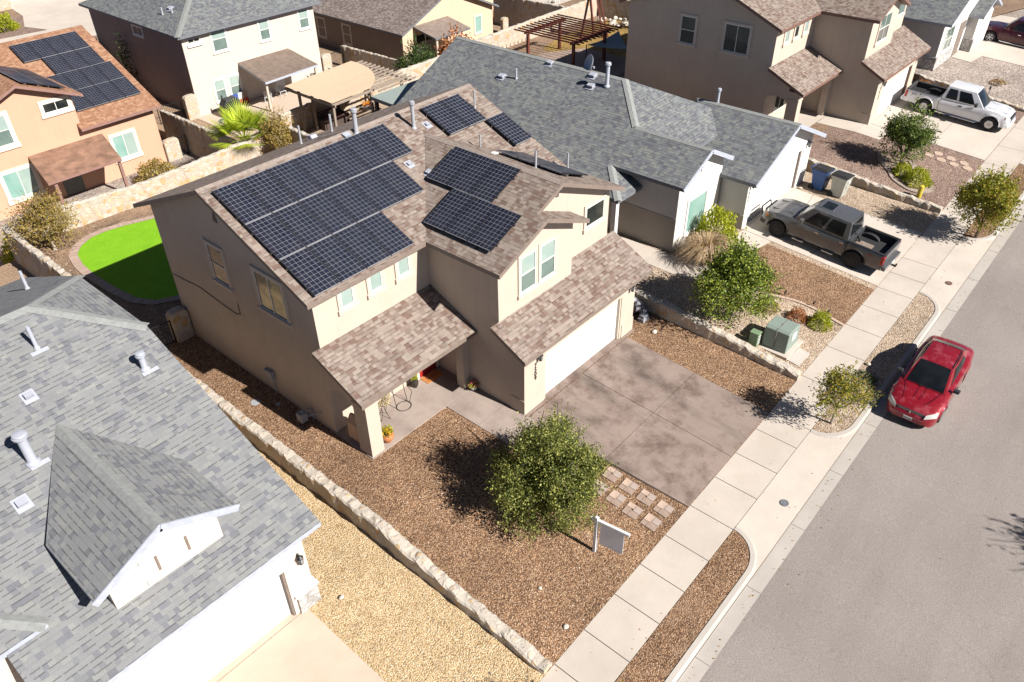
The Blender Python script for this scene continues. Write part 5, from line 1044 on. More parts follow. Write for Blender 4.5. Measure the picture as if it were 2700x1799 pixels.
def palm(label, loc, n=26, R_=1.75, seed=3):
    t = thing('palm_tree', label, 'palm', loc); rr = random.Random(seed); mb = MB(); st = MB()
    st.lathe((0, 0, 0), [(.26, -1.4), (.2, .5), (.17, 1.9), (.1, 2.1)], 10); st.build('trunk', m_bark, t, local=True)
    for i in range(n):
        a = i*2.399; el = rr.uniform(.15, 1.25); L_ = R_*rr.uniform(.65, 1.0); d = Vector((math.cos(a)*math.cos(el), math.sin(a)*math.cos(el), math.sin(el))); p0 = Vector((0, 0, 2.0)); c_ = p0+d*L_*.62
        mb.tube([p0, c_], [.025, .012], 4); side = d.cross(Vector((0, 0, 1))).normalized(); nn_ = side.cross(d)
        for k in range(-13, 14):
            an = k*.115; q = (d*math.cos(an)+side*math.sin(an)); e_ = c_+q*L_*.62*(1-.12*abs(an))-Vector((0, 0, .14*abs(math.sin(an))+.06*rr.random())); w_ = (side*math.cos(an)-d*math.sin(an))*.032
            m_ = c_.lerp(e_, .55)+nn_*.02; mb.add([c_-w_*.3, c_+w_*.3, m_+w_, m_-w_, e_], [(0, 1, 2, 3), (3, 2, 4)])
    mb.build('fronds', L_PALM, t, local=True)
palm('bright fan palm behind the stone wall between two houses', (6.0, 28.5, -1.1), 30, 2.35)
palm('tall palm across the street, seen only by its shadow on the road', (7.0, -28.5, -.3), 22, 2.6, 5) if False else None
def shadow_tree():
    t = tree('leafless tree across the street, seen only by its shadow on the road', (6.6, -25.2, zst(6.6)), 7.2, 2.9, 2.4, L_GREY, 5000, .09, seed=61, trunk=.16, spread=.2); return t
shadow_tree()

# ---------------- yard furniture ----------------
def pergola(label, x0, x1, y0, y1, zb, zt, n, mat):
    t = thing('pergola', label, 'pergola', ((x0+x1)/2, (y0+y1)/2, zb))
    for x in (x0+.5, x1-.8):
        for y in (y0+.9, y1-.9): q = MB(); q.box(x-.09, y-.09, zb, x+.09, y+.09, zt-.18); q.build('post', mat, t)
    for y in (y0+.9, y1-.9): q = MB(); q.box(x0+.2, y-.12, zt-.2, x1-.2, y-.06, zt); q.box(x0+.2, y+.06, zt-.2, x1-.2, y+.12, zt); q.build('beam', mat, t)
    for i in range(n):
        x = x0+(x1-x0)*i/(n-1); q = MB(); q.box(x-.03, y0, zt+.005, x+.03, y1, zt+.10); q.build('rafter', mat, t)
    return t
pergola('dark red wooden pergola over the paver patio', 27.3, 32.4, 18.9, 24.9, 1.18, 3.4, 12, m_wood)
t = thing('canopy', 'tan fabric shade canopy on a weathered wooden pergola', 'canopy', (12, 26, .59)); CZ = 3.22
for x, y in ((9.6, 27.2), (10.3, 26.9), (15.0, 27.2), (15.2, 24.0), (9.6, 23.9), (12.4, 23.7)): q = MB(); q.box(x-.07, y-.07, .59, x+.07, y+.07, CZ); q.build('post', m_wood_grey, t)
for a, b_ in (((9.35, 28.2, CZ), (9.35, 23.3, CZ)), ((15.3, 28.5, CZ), (15.3, 23.4, CZ)), ((9.3, 28.1, CZ+.02), (15.5, 28.5, CZ+.02)), ((9.3, 23.6, CZ+.02), (15.6, 23.9, CZ+.02))): q = MB(); q.bar(a, b_, .07, .15); q.build('beam', m_wood_grey, t)
for i in range(13): y = 23.2+i*.43; q = MB(); q.bar((12.6, y, CZ+.06), (15.85, y+.1, CZ+.06), .05, .12); q.build('rafter', m_wood_grey, t)
mb = MB(); n = 10; A = [Vector(p) for p in ((9.28, 28.15, CZ+.19), (15.1, 28.75, CZ+.19), (12.45, 23.75, CZ+.19), (9.28, 23.5, CZ+.19))]
for i in range(n+1):
    for j in range(n+1):
        u_, v_ = i/n, j/n; p = (A[0]*(1-u_)+A[1]*u_)*(1-v_)+(A[3]*(1-u_)+A[2]*u_)*v_
        p += Vector((.75*u_*u_*4*v_*(1-v_), -.35*u_*u_*4*v_*(1-v_), 0)); mb.v.append((p.x, p.y, p.z-.05*math.sin(math.pi*u_)*math.sin(math.pi*v_)+.012*math.sin(j*2.4)))
for i in range(n):
    for j in range(n): mb.f.append([i*(n+1)+j, i*(n+1)+j+1, (i+1)*(n+1)+j+1, (i+1)*(n+1)+j]); mb.m.append(0); mb.uv.append(None)
mb.build('fabric', m_canvas, t, smooth=True)
t = thing('shade_sail', 'grey green triangular shade sail near the far tan house wall', 'shade sail', (32, 19.5, 1.2)); mb = MB(); n = 8; a, b_, c_ = Vector((29.9, 20.2, 2.6)), Vector((34.3, 20.4, 2.6)), Vector((31.2, 17.3, 2.55)); idx = {}
for i in range(n+1):
    for j in range(n+1-i): f1, f2 = i/n, j/n; p = a*(1-f1-f2)+b_*f1+c_*f2; p.z -= .5*math.sin(math.pi*f1)*.3+.6*f2*(1-f2)*.5; idx[(i, j)] = len(mb.v); mb.v.append(tuple(p))
for i in range(n):
    for j in range(n-i):
        mb.f.append([idx[(i, j)], idx[(i+1, j)], idx[(i, j+1)]]); mb.m.append(0); mb.uv.append(None)
        if (i+1, j+1) in idx: mb.f.append([idx[(i+1, j)], idx[(i+1, j+1)], idx[(i, j+1)]]); mb.m.append(0); mb.uv.append(None)
mb.build('fabric', m_sail, t, smooth=True); q = MB(); q.tube([(29.9, 20.2, 1.18), (29.9, 20.2, 2.62)], .04); q.build('pole', m_black, t)
t = thing('patio_shelter', 'flat green-grey patio shelter behind the white house roof', 'shelter', (13.5, 24, .6)); q = MB(); slab(q, [(11.5, 20.4, 3.35), (15.4, 20.4, 3.35), (15.4, 22.6, 3.4), (11.5, 22.6, 3.4)], .22); q.build('roof', [m_sail, m_fas_grey], t)
for x, y in ((11.7, 20.7), (11.7, 22.4)): q = MB(); q.box(x-.1, y-.1, .55, x+.1, y+.1, 3.2); q.build('post', m_wood_dark, t)
# swing frame of leaning red timbers
t = thing('swing_frame', 'leaning red timber frame beside the shaded stone wall', 'swing frame', (36.5, 23.5, 1.18))
for a, b_ in (((35.6, 23.6, 1.18), (35.2, 23.9, 4.6)), ((36.1, 23.1, 1.18), (35.5, 23.5, 4.6)), ((36.5, 22.9, 1.18), (35.7, 23.4, 4.6)), ((35.2, 24.6, 1.18), (35.3, 24.0, 4.6))): q = MB(); q.bar(a, b_, .14, .12); q.build('timber', m_wood, t)
# white rock pile
rr = random.Random(5); RT = []
def rock(label, x, y, z, s, mat=None, group=None, seed=0):
    rs = random.Random(seed); bm = bmesh.new(); bmesh.ops.create_icosphere(bm, subdivisions=2, radius=1)
    k = [rs.uniform(.6, 1.2) for _ in range(3)]
    for v in bm.verts: v.co = Vector((v.co.x*s*k[0]*(1+rs.uniform(-.12, .12)), v.co.y*s*k[1]*(1+rs.uniform(-.12, .12)), v.co.z*s*.62*k[2]*(1+rs.uniform(-.1, .1))))
    me = bpy.data.meshes.new('rock'); bm.to_mesh(me); bm.free(); me.materials.append(mat or m_rock); o = bpy.data.objects.new('rock', me); C.objects.link(o); o.location = (x, y, z+s*.3); return tag(o, label, 'rock', group)
for i in range(46):
    f = rr.random(); rock('pale rubble rock in the heap along the shaded stone wall at the top', 40.8-rr.uniform(0, 1.1)-f*.3, 19.2+f*6.8, 1.18+rr.uniform(0, .35), rr.uniform(.16, .3), plain('white_rock', (.70, .62, .52), .9) if i == 0 else bpy.data.materials['white_rock'], 'pale rubble rocks', i)
rock('small pale rock on the shaded kerb strip near the red car', 10.15, -8.75, zst(10.15), .13, seed=91); rock('small white rock in the middle of the brown gravel yard', -6.45, -5.15, gz(-6.45, -5.15), .07, seed=92); rock('flat pale rock on the brown gravel near the stone wall end', -6.9, -6.5, gz(-6.9, -6.5), .09, seed=93)
rock('small dark-shadowed rock on the yellow gravel by the garage corner', -10.6, -.75, -.59, .1, seed=94); rock('pale rock on the brown gravel beside the tan garage', 6.35, -1.0, -.03, .12, seed=95); rock('small stone beside the blue bin', 21.9, -.3, .6, .1, seed=96)
# stepping stones (square pavers of four), seven or eight in two rows
for i, (x, y) in enumerate([(-1.34, -4.22), (-1.38, -4.95), (-1.37, -5.66), (-1.37, -6.36), (-2.12, -4.22), (-2.10, -4.92), (-2.14, -5.62), (-2.10, -6.34)]):
    wh = ['first', 'second', 'third', 'fourth'][i % 4]+(' stepping stone from the tree in the row nearer the driveway' if i < 4 else ' stepping stone from the tree in the row nearer the white sign')
    t = thing('stepping_stone', 'square '+wh, 'stepping stone', (x, y, gz(x, y)), rr.uniform(-.06, .06), 'square four-brick stepping stones'); s_ = .27; gp = .008
    for k, (a0, b0, a1, b1) in enumerate(((-s_, .06, -.06 if i % 2 else .06, s_), (-.06 if i % 2 else .06, 0.0, s_, s_), (-s_, -s_, .0, .06), (.0, -s_, s_, 0.0))):
        q = MB(); z = [gz(x+a, y+b_)-gz(x, y) for a, b_ in ((a0, b0), (a1, b0), (a1, b1), (a0, b1))]
        v = [(a0+gp, b0+gp, z[0]-.03), (a1-gp, b0+gp, z[1]-.03), (a1-gp, b1-gp, z[2]-.03), (a0+gp, b1-gp, z[3]-.03)]; v += [(p[0], p[1], p[2]+.065) for p in v]
        q.add(v, [(4, 5, 6, 7), (0, 1, 5, 4), (1, 2, 6, 5), (2, 3, 7, 6), (3, 0, 4, 7)]); q.build('brick', [m_paver, m_paver2, m_flag][(i*3+k*2) % 3] if k % 2 else m_paver2, t, local=True)
for i, (x, y) in enumerate([(30.23, -4.3), (30.81, -4.66), (30.68, -5.40), (30.13, -5.02), (30.09, -5.76), (30.63, -6.14), (30.15, -6.5)]):
    rs = random.Random(70+i); n = 7; z0 = gzl(1.18)(x, y); pts = [(x+math.cos(a)*.30*rs.uniform(.75, 1.1), y+math.sin(a)*.30*rs.uniform(.75, 1.1)) for a in [6.283*k/n+rs.uniform(-.2, .2) for k in range(n)]]
    q = MB(); q.prism([(a, b_, gzl(1.18)(a, b_)-.02) for a, b_ in pts], (0, 0, .05)); o = q.build('flagstone', m_flag); tag(o, f'irregular pale flagstone {ORD[i]} along the zigzag path from tree to sidewalk', 'flagstone', 'irregular flagstones in the reddish gravel')
# borders
def border(label, pts, zf, W=.16, h=.05, mat=None):
    mb = MB(); P_ = [Vector(p) for p in pts]; Q = []
    for i in range(len(P_)-1):
        p0 = P_[max(i-1, 0)]; p1 = P_[i]; p2 = P_[i+1]; p3 = P_[min(i+2, len(P_)-1)]
        for k in range(6): t_ = k/6; Q.append(.5*((2*p1)+(p2-p0)*t_+(2*p0-5*p1+4*p2-p3)*t_*t_+(3*p1-p0-3*p2+p3)*t_**3))
    Q.append(P_[-1]); N = len(Q)
    for i in range(N-1):
        a, b_ = Q[i], Q[i+1]; 
        def s(k): t_ = (Q[min(k+1, N-1)]-Q[max(k-1, 0)]).normalized(); return Vector((-t_.y, t_.x))*W/2
        c4 = [a-s(i), a.lerp(b_, .94)-s(i), a.lerp(b_, .94)+s(i), a+s(i)]; v = [(p.x, p.y, zf(p.x, p.y)-.03) for p in c4]; v += [(p[0], p[1], p[2]+.03+h) for p in v]
        mb.add(v, [(4, 5, 6, 7), (0, 1, 5, 4), (1, 2, 6, 5), (2, 3, 7, 6), (3, 0, 4, 7)])
    o = mb.build('border', mat or m_paver); return tag(o, label, 'edging')
border('thin curved stone edging between the pale and the brown gravel', bord, RZ, .14, .05, m_flag)
border('curved brick edging around the two round bushes', [(28.6, -3.75), (28.15, -4.15), (27.5, -4.5), (27.1, -5.3), (26.4, -5.75), (25.7, -5.6), (25.35, -5.1), (25.5, -4.4), (25.9, -3.8), (26.6, -3.3), (27.3, -2.6), (28.4, -2.0)], FZ_, .22, .06)
sheet('bed_gravel', [(28.5, -3.7), (28.1, -4.1), (27.4, -4.45), (27.0, -5.2), (26.35, -5.65), (25.75, -5.5), (25.45, -5.1), (25.6, -4.4), (26.0, -3.8), (26.7, -3.3), (27.3, -2.7), (28.3, -2.2)], m_gr_beige, FZ_, .014)
# path lights
for i, (x, y) in enumerate([(12.18, -4.1), (12.35, -5.38), (12.23, -6.1)]):
    z = RZ(x, y); t = thing('path_light', 'small black path light '+['by the bright green tree', 'between the brown bush and the gravel edge', 'beside the round yellow green bush'][i], 'path light', (x, y, z), 0, 'black path lights')
    q = MB(); q.tube([(0, 0, -.05), (0, 0, .14)], .012); q.build('stake', m_black, t, local=True); q = MB(); q.tube([(0, .02, .13), (-.06, -.05, .30)], [.035, .05], 8); q.build('lamp_head', m_black, t, local=True)
t = thing('path_light', 'single black path light on the pale gravel beyond the white pickup', 'path light', (40.9, -4.4, 1.45)); q = MB(); q.tube([(0, 0, 0), (0, 0, .3)], .02); q.build('stake', m_black, t, local=True); q = MB(); q.tube([(0, 0, .3), (-.03, 0, .5)], [.05, .06], 8); q.build('lamp_head', m_black, t, local=True)
# electrical cabinet
t = thing('utility_cabinet', 'pale green electrical cabinet on a concrete pad behind the low wall', 'utility cabinet', (9.2, -5.35, .0)); m_cab = plain('cabinet_green', (.25, .31, .27), .5, var=.06); q = MB()
q.prism([(8.42, -5.92, .02), (8.42, -4.85, .02), (8.48, -4.85, .93), (8.62, -4.95, 1.0), (8.62, -5.82, 1.0), (8.48, -5.9, .93)][0:0] or [(8.42, -5.94, .02), (9.62, -5.94, .02), (9.50, -5.94, .93), (9.38, -5.94, 1.0), (8.60, -5.94, 1.0), (8.46, -5.94, .93)], (0, 1.05, 0)); q.build('cabinet_body', m_cab, t, bevel=.03)
q = MB(); q.box(8.395, -5.42, .1, 8.47, -5.40, .9); q.box(8.9, -5.44, .99, 9.0, -5.38, 1.02); q.bar((8.5, -5.41, 1.003), (9.45, -5.41, 1.003), .02, .01); q.build('door_seam', m_fas_taupe, t)
q = MB(); q.box(8.78, -5.958, .45, 9.2, -5.943, .78); q.build('notice', m_white, t)
q = MB(); q.box(8.22, -6.12, -.3, 9.78, -4.75, .02); q.build('pad', m_conc, t)
t = sheet('meter_box_cover', [(8.28, -6.62), (9.3, -6.66), (9.35, -6.15), (8.3, -6.12)], m_conc2, RZ, .03, kind=None, skirt=.05); tag(t, 'flat concrete cover beside the green cabinet pad', 'cover')
t = thing('utility_pedestal', 'small green pedestal with white lettering beside the electrical cabinet', 'utility pedestal', (8.25, -4.62, .0)); m_ped = plain('pedestal_green', (.20, .29, .17), .5); q = MB(); q.box(8.08, -4.82, -.05, 8.38, -4.45, .62); q.box(8.06, -4.84, .62, 8.4, -4.43, .68); q.build('pedestal_body', m_ped, t, bevel=.02)
q = MB()
for k in range(4): q.box(8.14, -4.835, .14+k*.12, 8.32, -4.822, .18+k*.12)
q.box(8.22, -4.835, .14, 8.25, -4.822, .54); q.build('lettering', m_white, t)
q = MB(); q.lathe((0, 0, 0), [(.13, -.1), (.13, .55), (.14, .56), (.13, .66), (.06, .70)], 14); o = q.build('bollard', plain('bollard_yellow', (.62, .50, .06), .5), smooth=True); o.location = (24.98, -5.55, .55); tag(o, 'short yellow bollard beside the curved brick bed', 'bollard')
# wheelie bins
def bin_(label, x, y, z, rz, mat, group=None):
    t = thing('wheelie_bin', label, 'wheelie bin', (x, y, z), rz, group); t.scale = (1.12, 1.12, 1.12); q = MB()
    def rng(z_, a, b_): return [(-a, -b_, z_), (a, -b_, z_), (a, b_, z_), (-a, b_, z_)]
    R0, R1, R2 = rng(.04, .26, .26), rng(.75, .31, .35), rng(1.04, .34, .39); v = R0+R1+R2
    f = [(0, 3, 2, 1)]
    for k in (0, 4):
        for i in range(4): f.append((k+i, k+(i+1) % 4, k+4+(i+1) % 4, k+4+i))
    f.append((8, 9, 10, 11)); q.add(v, f); q.box(-.36, -.41, .98, .36, .41, 1.05); q.box(-.12, -.375, .55, .12, -.33, .62); q.build('bin_body', mat, t, local=True, bevel=.02)
    q = MB(); q.box(-.355, -.43, 1.052, .355, .40, 1.10); q.box(-.26, -.33, 1.10, .26, .3, 1.13); q.build('lid', m_dark, t, local=True, bevel=.025)
    for s in (-1, 1): q = MB(); q.lathe((s*.30-.03, .30, .12), [(.13, 0), (.13, .06)], 14, axis='x'); q.build('wheel', m_tyre, t, local=True)
    q = MB(); q.tube([(-.28, .42, 1.02), (-.28, .50, 1.06), (.28, .50, 1.06), (.28, .42, 1.02)], .02); q.build('handle', mat, t, local=True)
    q = MB(); q.box(-.09, -.395, .78, .09, -.362, .88); q.build('emblem', m_white, t, local=True); return t
m_bblue = plain('bin_blue', (.02, .075, .24), .45, var=.1); m_bgrey = plain('bin_grey', (.42, .42, .37), .5, var=.1)
bin_('blue recycling bin with dark lid by the white garage', 22.6, -1.05, .55, -.12, m_bblue); bin_('grey bin with dark lid next to the blue one', 22.55, -2.15, .5, -.1, m_bgrey)
# manhole covers
for lab, x, y, z, r_ in (('round grey iron valve cover in the driveway apron', 1.5, -9.32, zst(1.5)-.045, .13), ('round brown iron cover in the apron behind the charcoal pickup', 18.1, -9.35, zst(18.1)-.045, .13), ('round pale utility lid in the shaded gravel beside the tan house', -7.35, 8.25, .0, .16), ('small round lid in the gravel by the gas meter', -6.85, 7.5, 0, .09)):
    q = MB(); q.lathe((x, y, z), [(r_*1.15, -.02), (r_*1.15, .010), (r_, .012), (r_, .006), (r_*.8, .014), (r_*.55, .006), (r_*.3, .014), (.01, .012)], 22); o = q.build('utility_cover', m_fas_grey if 'grey' in lab else (m_fas_brown if 'brown' in lab else m_grey_paint)); tag(o, lab, 'utility cover')
# yard sign
t = thing('yard_sign', 'white post sign with blank hanging board in the front yard', 'sign', (-4.24, -5.59, gz(-4.24, -5.59))); q = MB(); q.box(-.05, -.05, -.2, .05, .05, 1.62); q.build('post', m_white, t, local=True)
d = Vector((.14, -1, 0)).normalized(); 
q = MB(); q.bar(Vector((0, 0, 1.48))-d*.18, Vector((0, 0, 1.48))+d*1.12, .09, .09); q.build('arm', m_white, t, local=True); q = MB(); q.bar(Vector((0, 0, .92))+d*.14, Vector((0, 0, .92))+d*.95, .02, .92); q.build('board', plain('blank_board', (.74, .75, .78), .4, var=.01), t, local=True)
q = MB(); q.bar(Vector((0, 0, 1.40))+d*.3, Vector((0, 0, 1.44))+d*.3, .015); q.bar(Vector((0, 0, 1.40))+d*.85, Vector((0, 0, 1.44))+d*.85, .015); q.build('hook', m_alu, t, local=True)
# pots, rug and porch things
def pot(label, x, y, z, r_, h, mat, leaf, lr, lh, n=350, seed=1, petals=None, ls=.03, name='potted_plant'):
    t = thing(name, label, 'potted plant', (x, y, z)); q = MB(); q.lathe((0, 0, 0), [(r_*.55, 0), (r_*.95, h*.4), (r_, h*.65), (r_*.82, h*.85), (r_*.9, h), (r_*.75, h), (r_*.7, h*.85)], 18); q.build('pot', mat, t, smooth=True, local=True)
    q = MB(); q.lathe((0, 0, 0), [(r_*.72, h*.8), (r_*.7, h*.87)], 14); q.build('soil', m_soil, t, local=True)
    rs = np.random.RandomState(seed); d = rs.normal(size=(n, 3)); d /= np.linalg.norm(d, axis=1)[:, None]; d[:, 2] = np.abs(d[:, 2]); P_ = d*(rs.rand(n)**.4)[:, None]*np.array([lr, lr, lh])+np.array([0, 0, h*.9]); leaves_mesh('foliage', P_, ls, leaf, t, seed)
    if petals: P2 = P_[:n//6]+np.array([-.02, -.05, .06]); leaves_mesh('flowers', P2, ls*.9, petals, t, seed+1)
    return t
pot('terracotta pot of yellow green plants beside the porch column', -5.5, 2.72, .05, .24, .42, m_terra, L_YEL, .26, .38, 420, 3, L_ORA); pot('white pot of pink flowers beside the tan garage wall', -1.42, 2.3, .05, .14, .22, m_white, L_YEL, .24, .22, 380, 4, L_PINK); pot('dark urn with yellow plant by the front door', -2.78, 4.15, .05, .14, .42, m_bronze, L_YEL, .14, .4, 220, 5)
pot('pale pot of orange flowers beside the tan canopy', 14.55, 27.0, .59, .2, .42, m_grey_paint, L_ORA, .35, .3, 300, 6)
t = thing('plant_stand', 'black wire plant stand with a dried plant on the porch', 'plant stand', (-4.75, 3.75, .05)); q = MB()
for k in range(4): a = k*1.57+.4; q.tube([(math.cos(a)*.24, math.sin(a)*.24, 0), (math.cos(a)*.08, math.sin(a)*.08, .35), (math.cos(a)*.17, math.sin(a)*.17, .68)], .012, 5)
q.tube([(math.cos(k*.524)*.17, math.sin(k*.524)*.17, .68) for k in range(13)], .012, 5); q.build('stand_legs', m_black, t, local=True); rs = np.random.RandomState(8); d = rs.normal(size=(500, 3)); d /= np.linalg.norm(d, axis=1)[:, None]; leaves_mesh('dried_plant', d*(.35*rs.rand(500)**.4)[:, None]+np.array([0, 0, .95]), .045, L_GREY, t, 8)
t = thing('metal_chair', 'black wire hoop chair standing on the porch', 'chair', (-3.85, 3.65, .05)); q = MB(); q.tube([(math.cos(k*.393)*.3, math.sin(k*.393)*.26, .02) for k in range(17)], .014, 5)
q.tube([(-.27, .1, .02), (-.27, .2, .5), (-.25, .28, 1.3)], .014, 5); q.tube([(.27, .1, .02), (.27, .2, .5), (.25, .28, 1.3)], .014, 5); q.tube([(.27, 0, .02), (.42, -.05, .5), (.2, -.05, .95)], .012, 5); q.build('chair_frame', m_black, t, local=True)
q = MB(); q.box(-2.34, 3.88, .055, -1.5, 4.34, .07); o = q.build('doormat', plain('orange_doormat', (.50, .20, .05), .9, var=.2)); tag(o, 'orange brown doormat at the red front door', 'doormat'); 
q = text_mb('Hello', .26, frame4((-1.92, 4.11, .072), (1, 0, 0), (0, 1, 0)), .002).build('doormat_lettering', m_fas_brown); q.parent = o
t = thing('covered_object', 'tan cloth covered object in shade behind the porch column', 'covered object', (-6.0, 3.75, .05)); q = MB(); q.prism([(-.28, -.35, 0), (.25, -.35, 0), (.2, -.35, .8), (-.05, -.35, 1.05), (-.25, -.35, .75)], (0, .6, 0)); q.build('cloth', m_canvas, t, local=True, bevel=.06)
# yard clutter beside the garage : dark bags and a crate on blocks
t = thing('rubbish_pile', 'black and white wrapped rubbish pile between the garage and the low wall', 'rubbish', (6.9, .25, 0)); q = MB()
for i, (x, y, z, s) in enumerate(((0, .3, .25, .3), (.3, .1, .22, .25), (.15, -.2, .2, .22), (.35, .45, .3, .26), (-.1, 0, .5, .2))):
    q.lathe((x, y, z-.2), [(s*.5, 0), (s, .15), (s*.9, .35), (s*.3, .5)], 7)
q.build('bag', plain('mottled_bag', (.12, .12, .14), .35, var=1.8, sc=7), t, local=True); q = MB(); q.box(-.35, -.55, 0, .1, -.25, .16); q.box(-.3, -.52, .16, .05, -.28, .3); q.build('block', m_grey_paint, t, local=True)
# back yard objects
def chair(label, x, y, z, rz, mat, group=None, h=.95):
    t = thing('patio_chair', label, 'chair', (x, y, z), rz, group); q = MB(); q.box(-.28, -.28, .40, .28, .28, .45); q.build('seat', mat, t, local=True); q = MB()
    for k in range(5): q.bar((-.24+k*.12, .28, .45), (-.24+k*.12, .42, h), .06, .02)
    q.bar((-.28, .42, h), (.28, .42, h), .05); q.build('backrest', mat, t, local=True)
    for sx in (-1, 1):
        for sy in (-1, 1): q = MB(); q.bar((sx*.26, sy*.26, 0), (sx*.26, sy*.26, .42 if sy > 0 else .62), .045); q.build('leg', mat, t, local=True)
        q = MB(); q.bar((sx*.28, -.3, .64), (sx*.28, .36, .66), .06, .03); q.build('armrest', mat, t, local=True)
    return t
m_wchair = plain('pale_chair', (.6, .6, .62), .6)
chair('pale rocking chair left of the patio post at the beige house', 14.6, 38.9, -1.57, 2.6, m_wchair); chair('pale chair right of the patio post at the beige house', 16.0, 39.2, -1.57, 1.6, m_wchair); chair('dark wire chair outside the beige patio', 19.3, 39.6, -1.6, 2.9, m_bronze); chair('dark wire chair near the beige house right pier', 21.2, 39.2, -1.6, 2.2, m_bronze)
chair('pale wooden chair left of the pair on the far dirt patio', 50.9, 40.6, -1.98, 2.2, m_trimw); chair('pale wooden chair right of the pair on the far dirt patio', 52.3, 40.6, -1.98, 2.8, m_trimw)
chair('white chair at the patio table of the orange house', -1.45, 30.6, -2.2, 1.2, m_white, h=1.5); chair('second white chair near the orange house patio post', .35, 31.3, -2.2, 1.2, m_white, h=1.3)
t = thing('patio_table', 'grey outdoor table with dishes under the orange patio', 'table', (-2.5, 31.2, -2.2)); q = MB(); q.box(-1.0, -.6, 1.1, .9, .6, 1.16); q.build('tabletop', m_fas_grey, t, local=True)
for sx in (-.9, .8):
    for sy in (-.5, .5): q = MB(); q.box(sx-.04, sy-.04, 0, sx+.04, sy+.04, 1.1); q.build('leg', m_dark, t, local=True)
for i, (x, y) in enumerate(((-.5, .1), (-.1, .2), (.2, 0), (.5, -.2))): q = MB(); q.lathe((0, 0, 0), [(.06, 0), (.12, .06), (.10, .065)], 12); o = q.build('dish', m_white); o.location = (-2.5+x, 31.2+y, -1.03); tag(o, 'white dish on the grey patio table', 'dish', 'white dishes on the patio table')
t = thing('grill', 'black covered barbecue grill beside the beige house', 'grill', (11.2, 38.6, -1.6)); q = MB(); q.prism([(-.75, -.35, 0), (.75, -.35, 0), (.7, -.35, 1.0), (.45, -.35, 1.35), (-.45, -.35, 1.35), (-.7, -.35, 1.0)], (0, .75, 0)); q.build('cover', plain('black_cover', (.02, .022, .026), .5, var=.3), t, local=True, bevel=.08); q = MB(); q.tube([(-.5, .1, 1.3), (-.5, .1, 1.65)], .06); q.build('chimney', m_dark, t, local=True)
t = thing('flag_board', 'wooden flag board with white star, blue, white and red, leaning on the beige wall', 'board', (12.7, 40.0, -1.6))
for nm, a0, z0_, a1, z1_, col in (('blue_field', -.6, 0, .05, .95, (.05, .09, .32)), ('white_stripe', .05, .48, .45, .95, (.75, .73, .72)), ('red_stripe', .05, 0, .85, .46, (.42, .04, .04)), ('weathered_stripe', .45, .48, .85, .95, (.3, .24, .2))):
    q = MB(); q.box(a0, -.03, z0_, a1, .03, z1_); q.build(nm, plain(nm, col, .8, var=.15), t, local=True)
q = MB(); pts = [(-.28+math.cos(math.pi/2+k*math.pi/5)*(.2 if k % 2 == 0 else .085), -.034, .47+math.sin(math.pi/2+k*math.pi/5)*(.2 if k % 2 == 0 else .085)) for k in range(10)]; q.prism(pts, (0, -.01, 0)); q.build('star', m_white, t, local=True)
t = thing('garden_hose', 'coiled green garden hose on the dirt by the beige house', 'hose', (10.2, 38.0, -1.6)); q = MB(); q.tube([(math.cos(k*.5)*(.25+.006*k), math.sin(k*.5)*(.22+.006*k), .03+.002*k) for k in range(44)], .02, 5); q.build('hose', plain('hose_green', (.05, .16, .10), .5), t, local=True)
t = thing('outdoor_sofa', 'dark wicker sofa in the shade of the canopy', 'sofa', (11.5, 26.7, .59)); q = MB(); q.box(-.9, -.4, 0, .9, .4, .42); q.box(-.9, .3, .42, .9, .5, .95); q.box(-1.0, -.4, 0, -.85, .5, .65); q.box(.85, -.4, 0, 1.0, .5, .65); q.build('frame', m_wood_dark, t, local=True); q = MB(); q.box(-.82, -.38, .42, .82, .3, .55); q.build('cushion', m_fas_brown, t, local=True, bevel=.04); q = MB(); q.box(-.1, .1, .56, .4, .28, .95); q.build('pillow', m_st_beige, t, local=True, bevel=.06)
# satellite dish on the ridge of the white house
t = thing('satellite_dish', 'white satellite dish behind the grey ridge near the vents', 'satellite dish', (16.1, 9.9, 6.2)); q = MB(); n = 16
q.lathe((0, 0, 0), [(.02, 0), (.2, .03), (.38, .11), (.44, .17), (.42, .18), (.36, .13), (.19, .05), (.02, .02)], n); o = q.build('dish', m_pipe_white, t, smooth=True, local=True); o.rotation_euler = (R(-70), 0, R(60)); o.location = (0, 0, .55); q = MB(); q.tube([(0, 0, 0), (0, 0, .5)], .025); q.tube([(0, 0, .3), (-.3, -.35, .5)], .015); q.box(-.36, -.42, .45, -.26, -.32, .55); q.build('mast', m_grey_paint, t, local=True)
q = MB(); q.bar((-4.72, 26.5, .02), (-4.0, 26.2, .06), .03); q.bar((-4.0, 26.2, .06), (-3.2, 26.3, .05), .025); o = q.build('stick', m_bark); tag(o, 'thin dark stick lying on the dirt behind the lawn', 'stick')

# wind-blown debris: fallen leaves along the gutter and pale pebbles in the dark gravel
rs = random.Random(77); mb = MB()
for i in range(260):
    x = rs.uniform(-9, 26); y = -10.0-abs(rs.gauss(0, .45)) if i % 3 else rs.uniform(-9.8, -7); z = zst(x)+(-.105 if y < -10.31 else (-.11 if y < -9.86 else .012)); a = rs.uniform(0, 6.28); s_ = rs.uniform(.015, .035); c_, d_ = math.cos(a)*s_, math.sin(a)*s_
    if y > -9.86 and y < -8.56: z = zst(x)+.004+.075*(y+8.56)
    mb.add([(x-c_, y-d_, z), (x+d_*.6, y-c_*.6, z+.012), (x+c_, y+d_, z), (x-d_*.6, y+c_*.6, z+.01)], [(0, 1, 2, 3)])
tag(mb.build('fallen_leaves', leafm('fallen_leaf', [(.45, .22, .05), (.3, .16, .05), (.55, .35, .1)])), kind='stuff')
mb = MB()
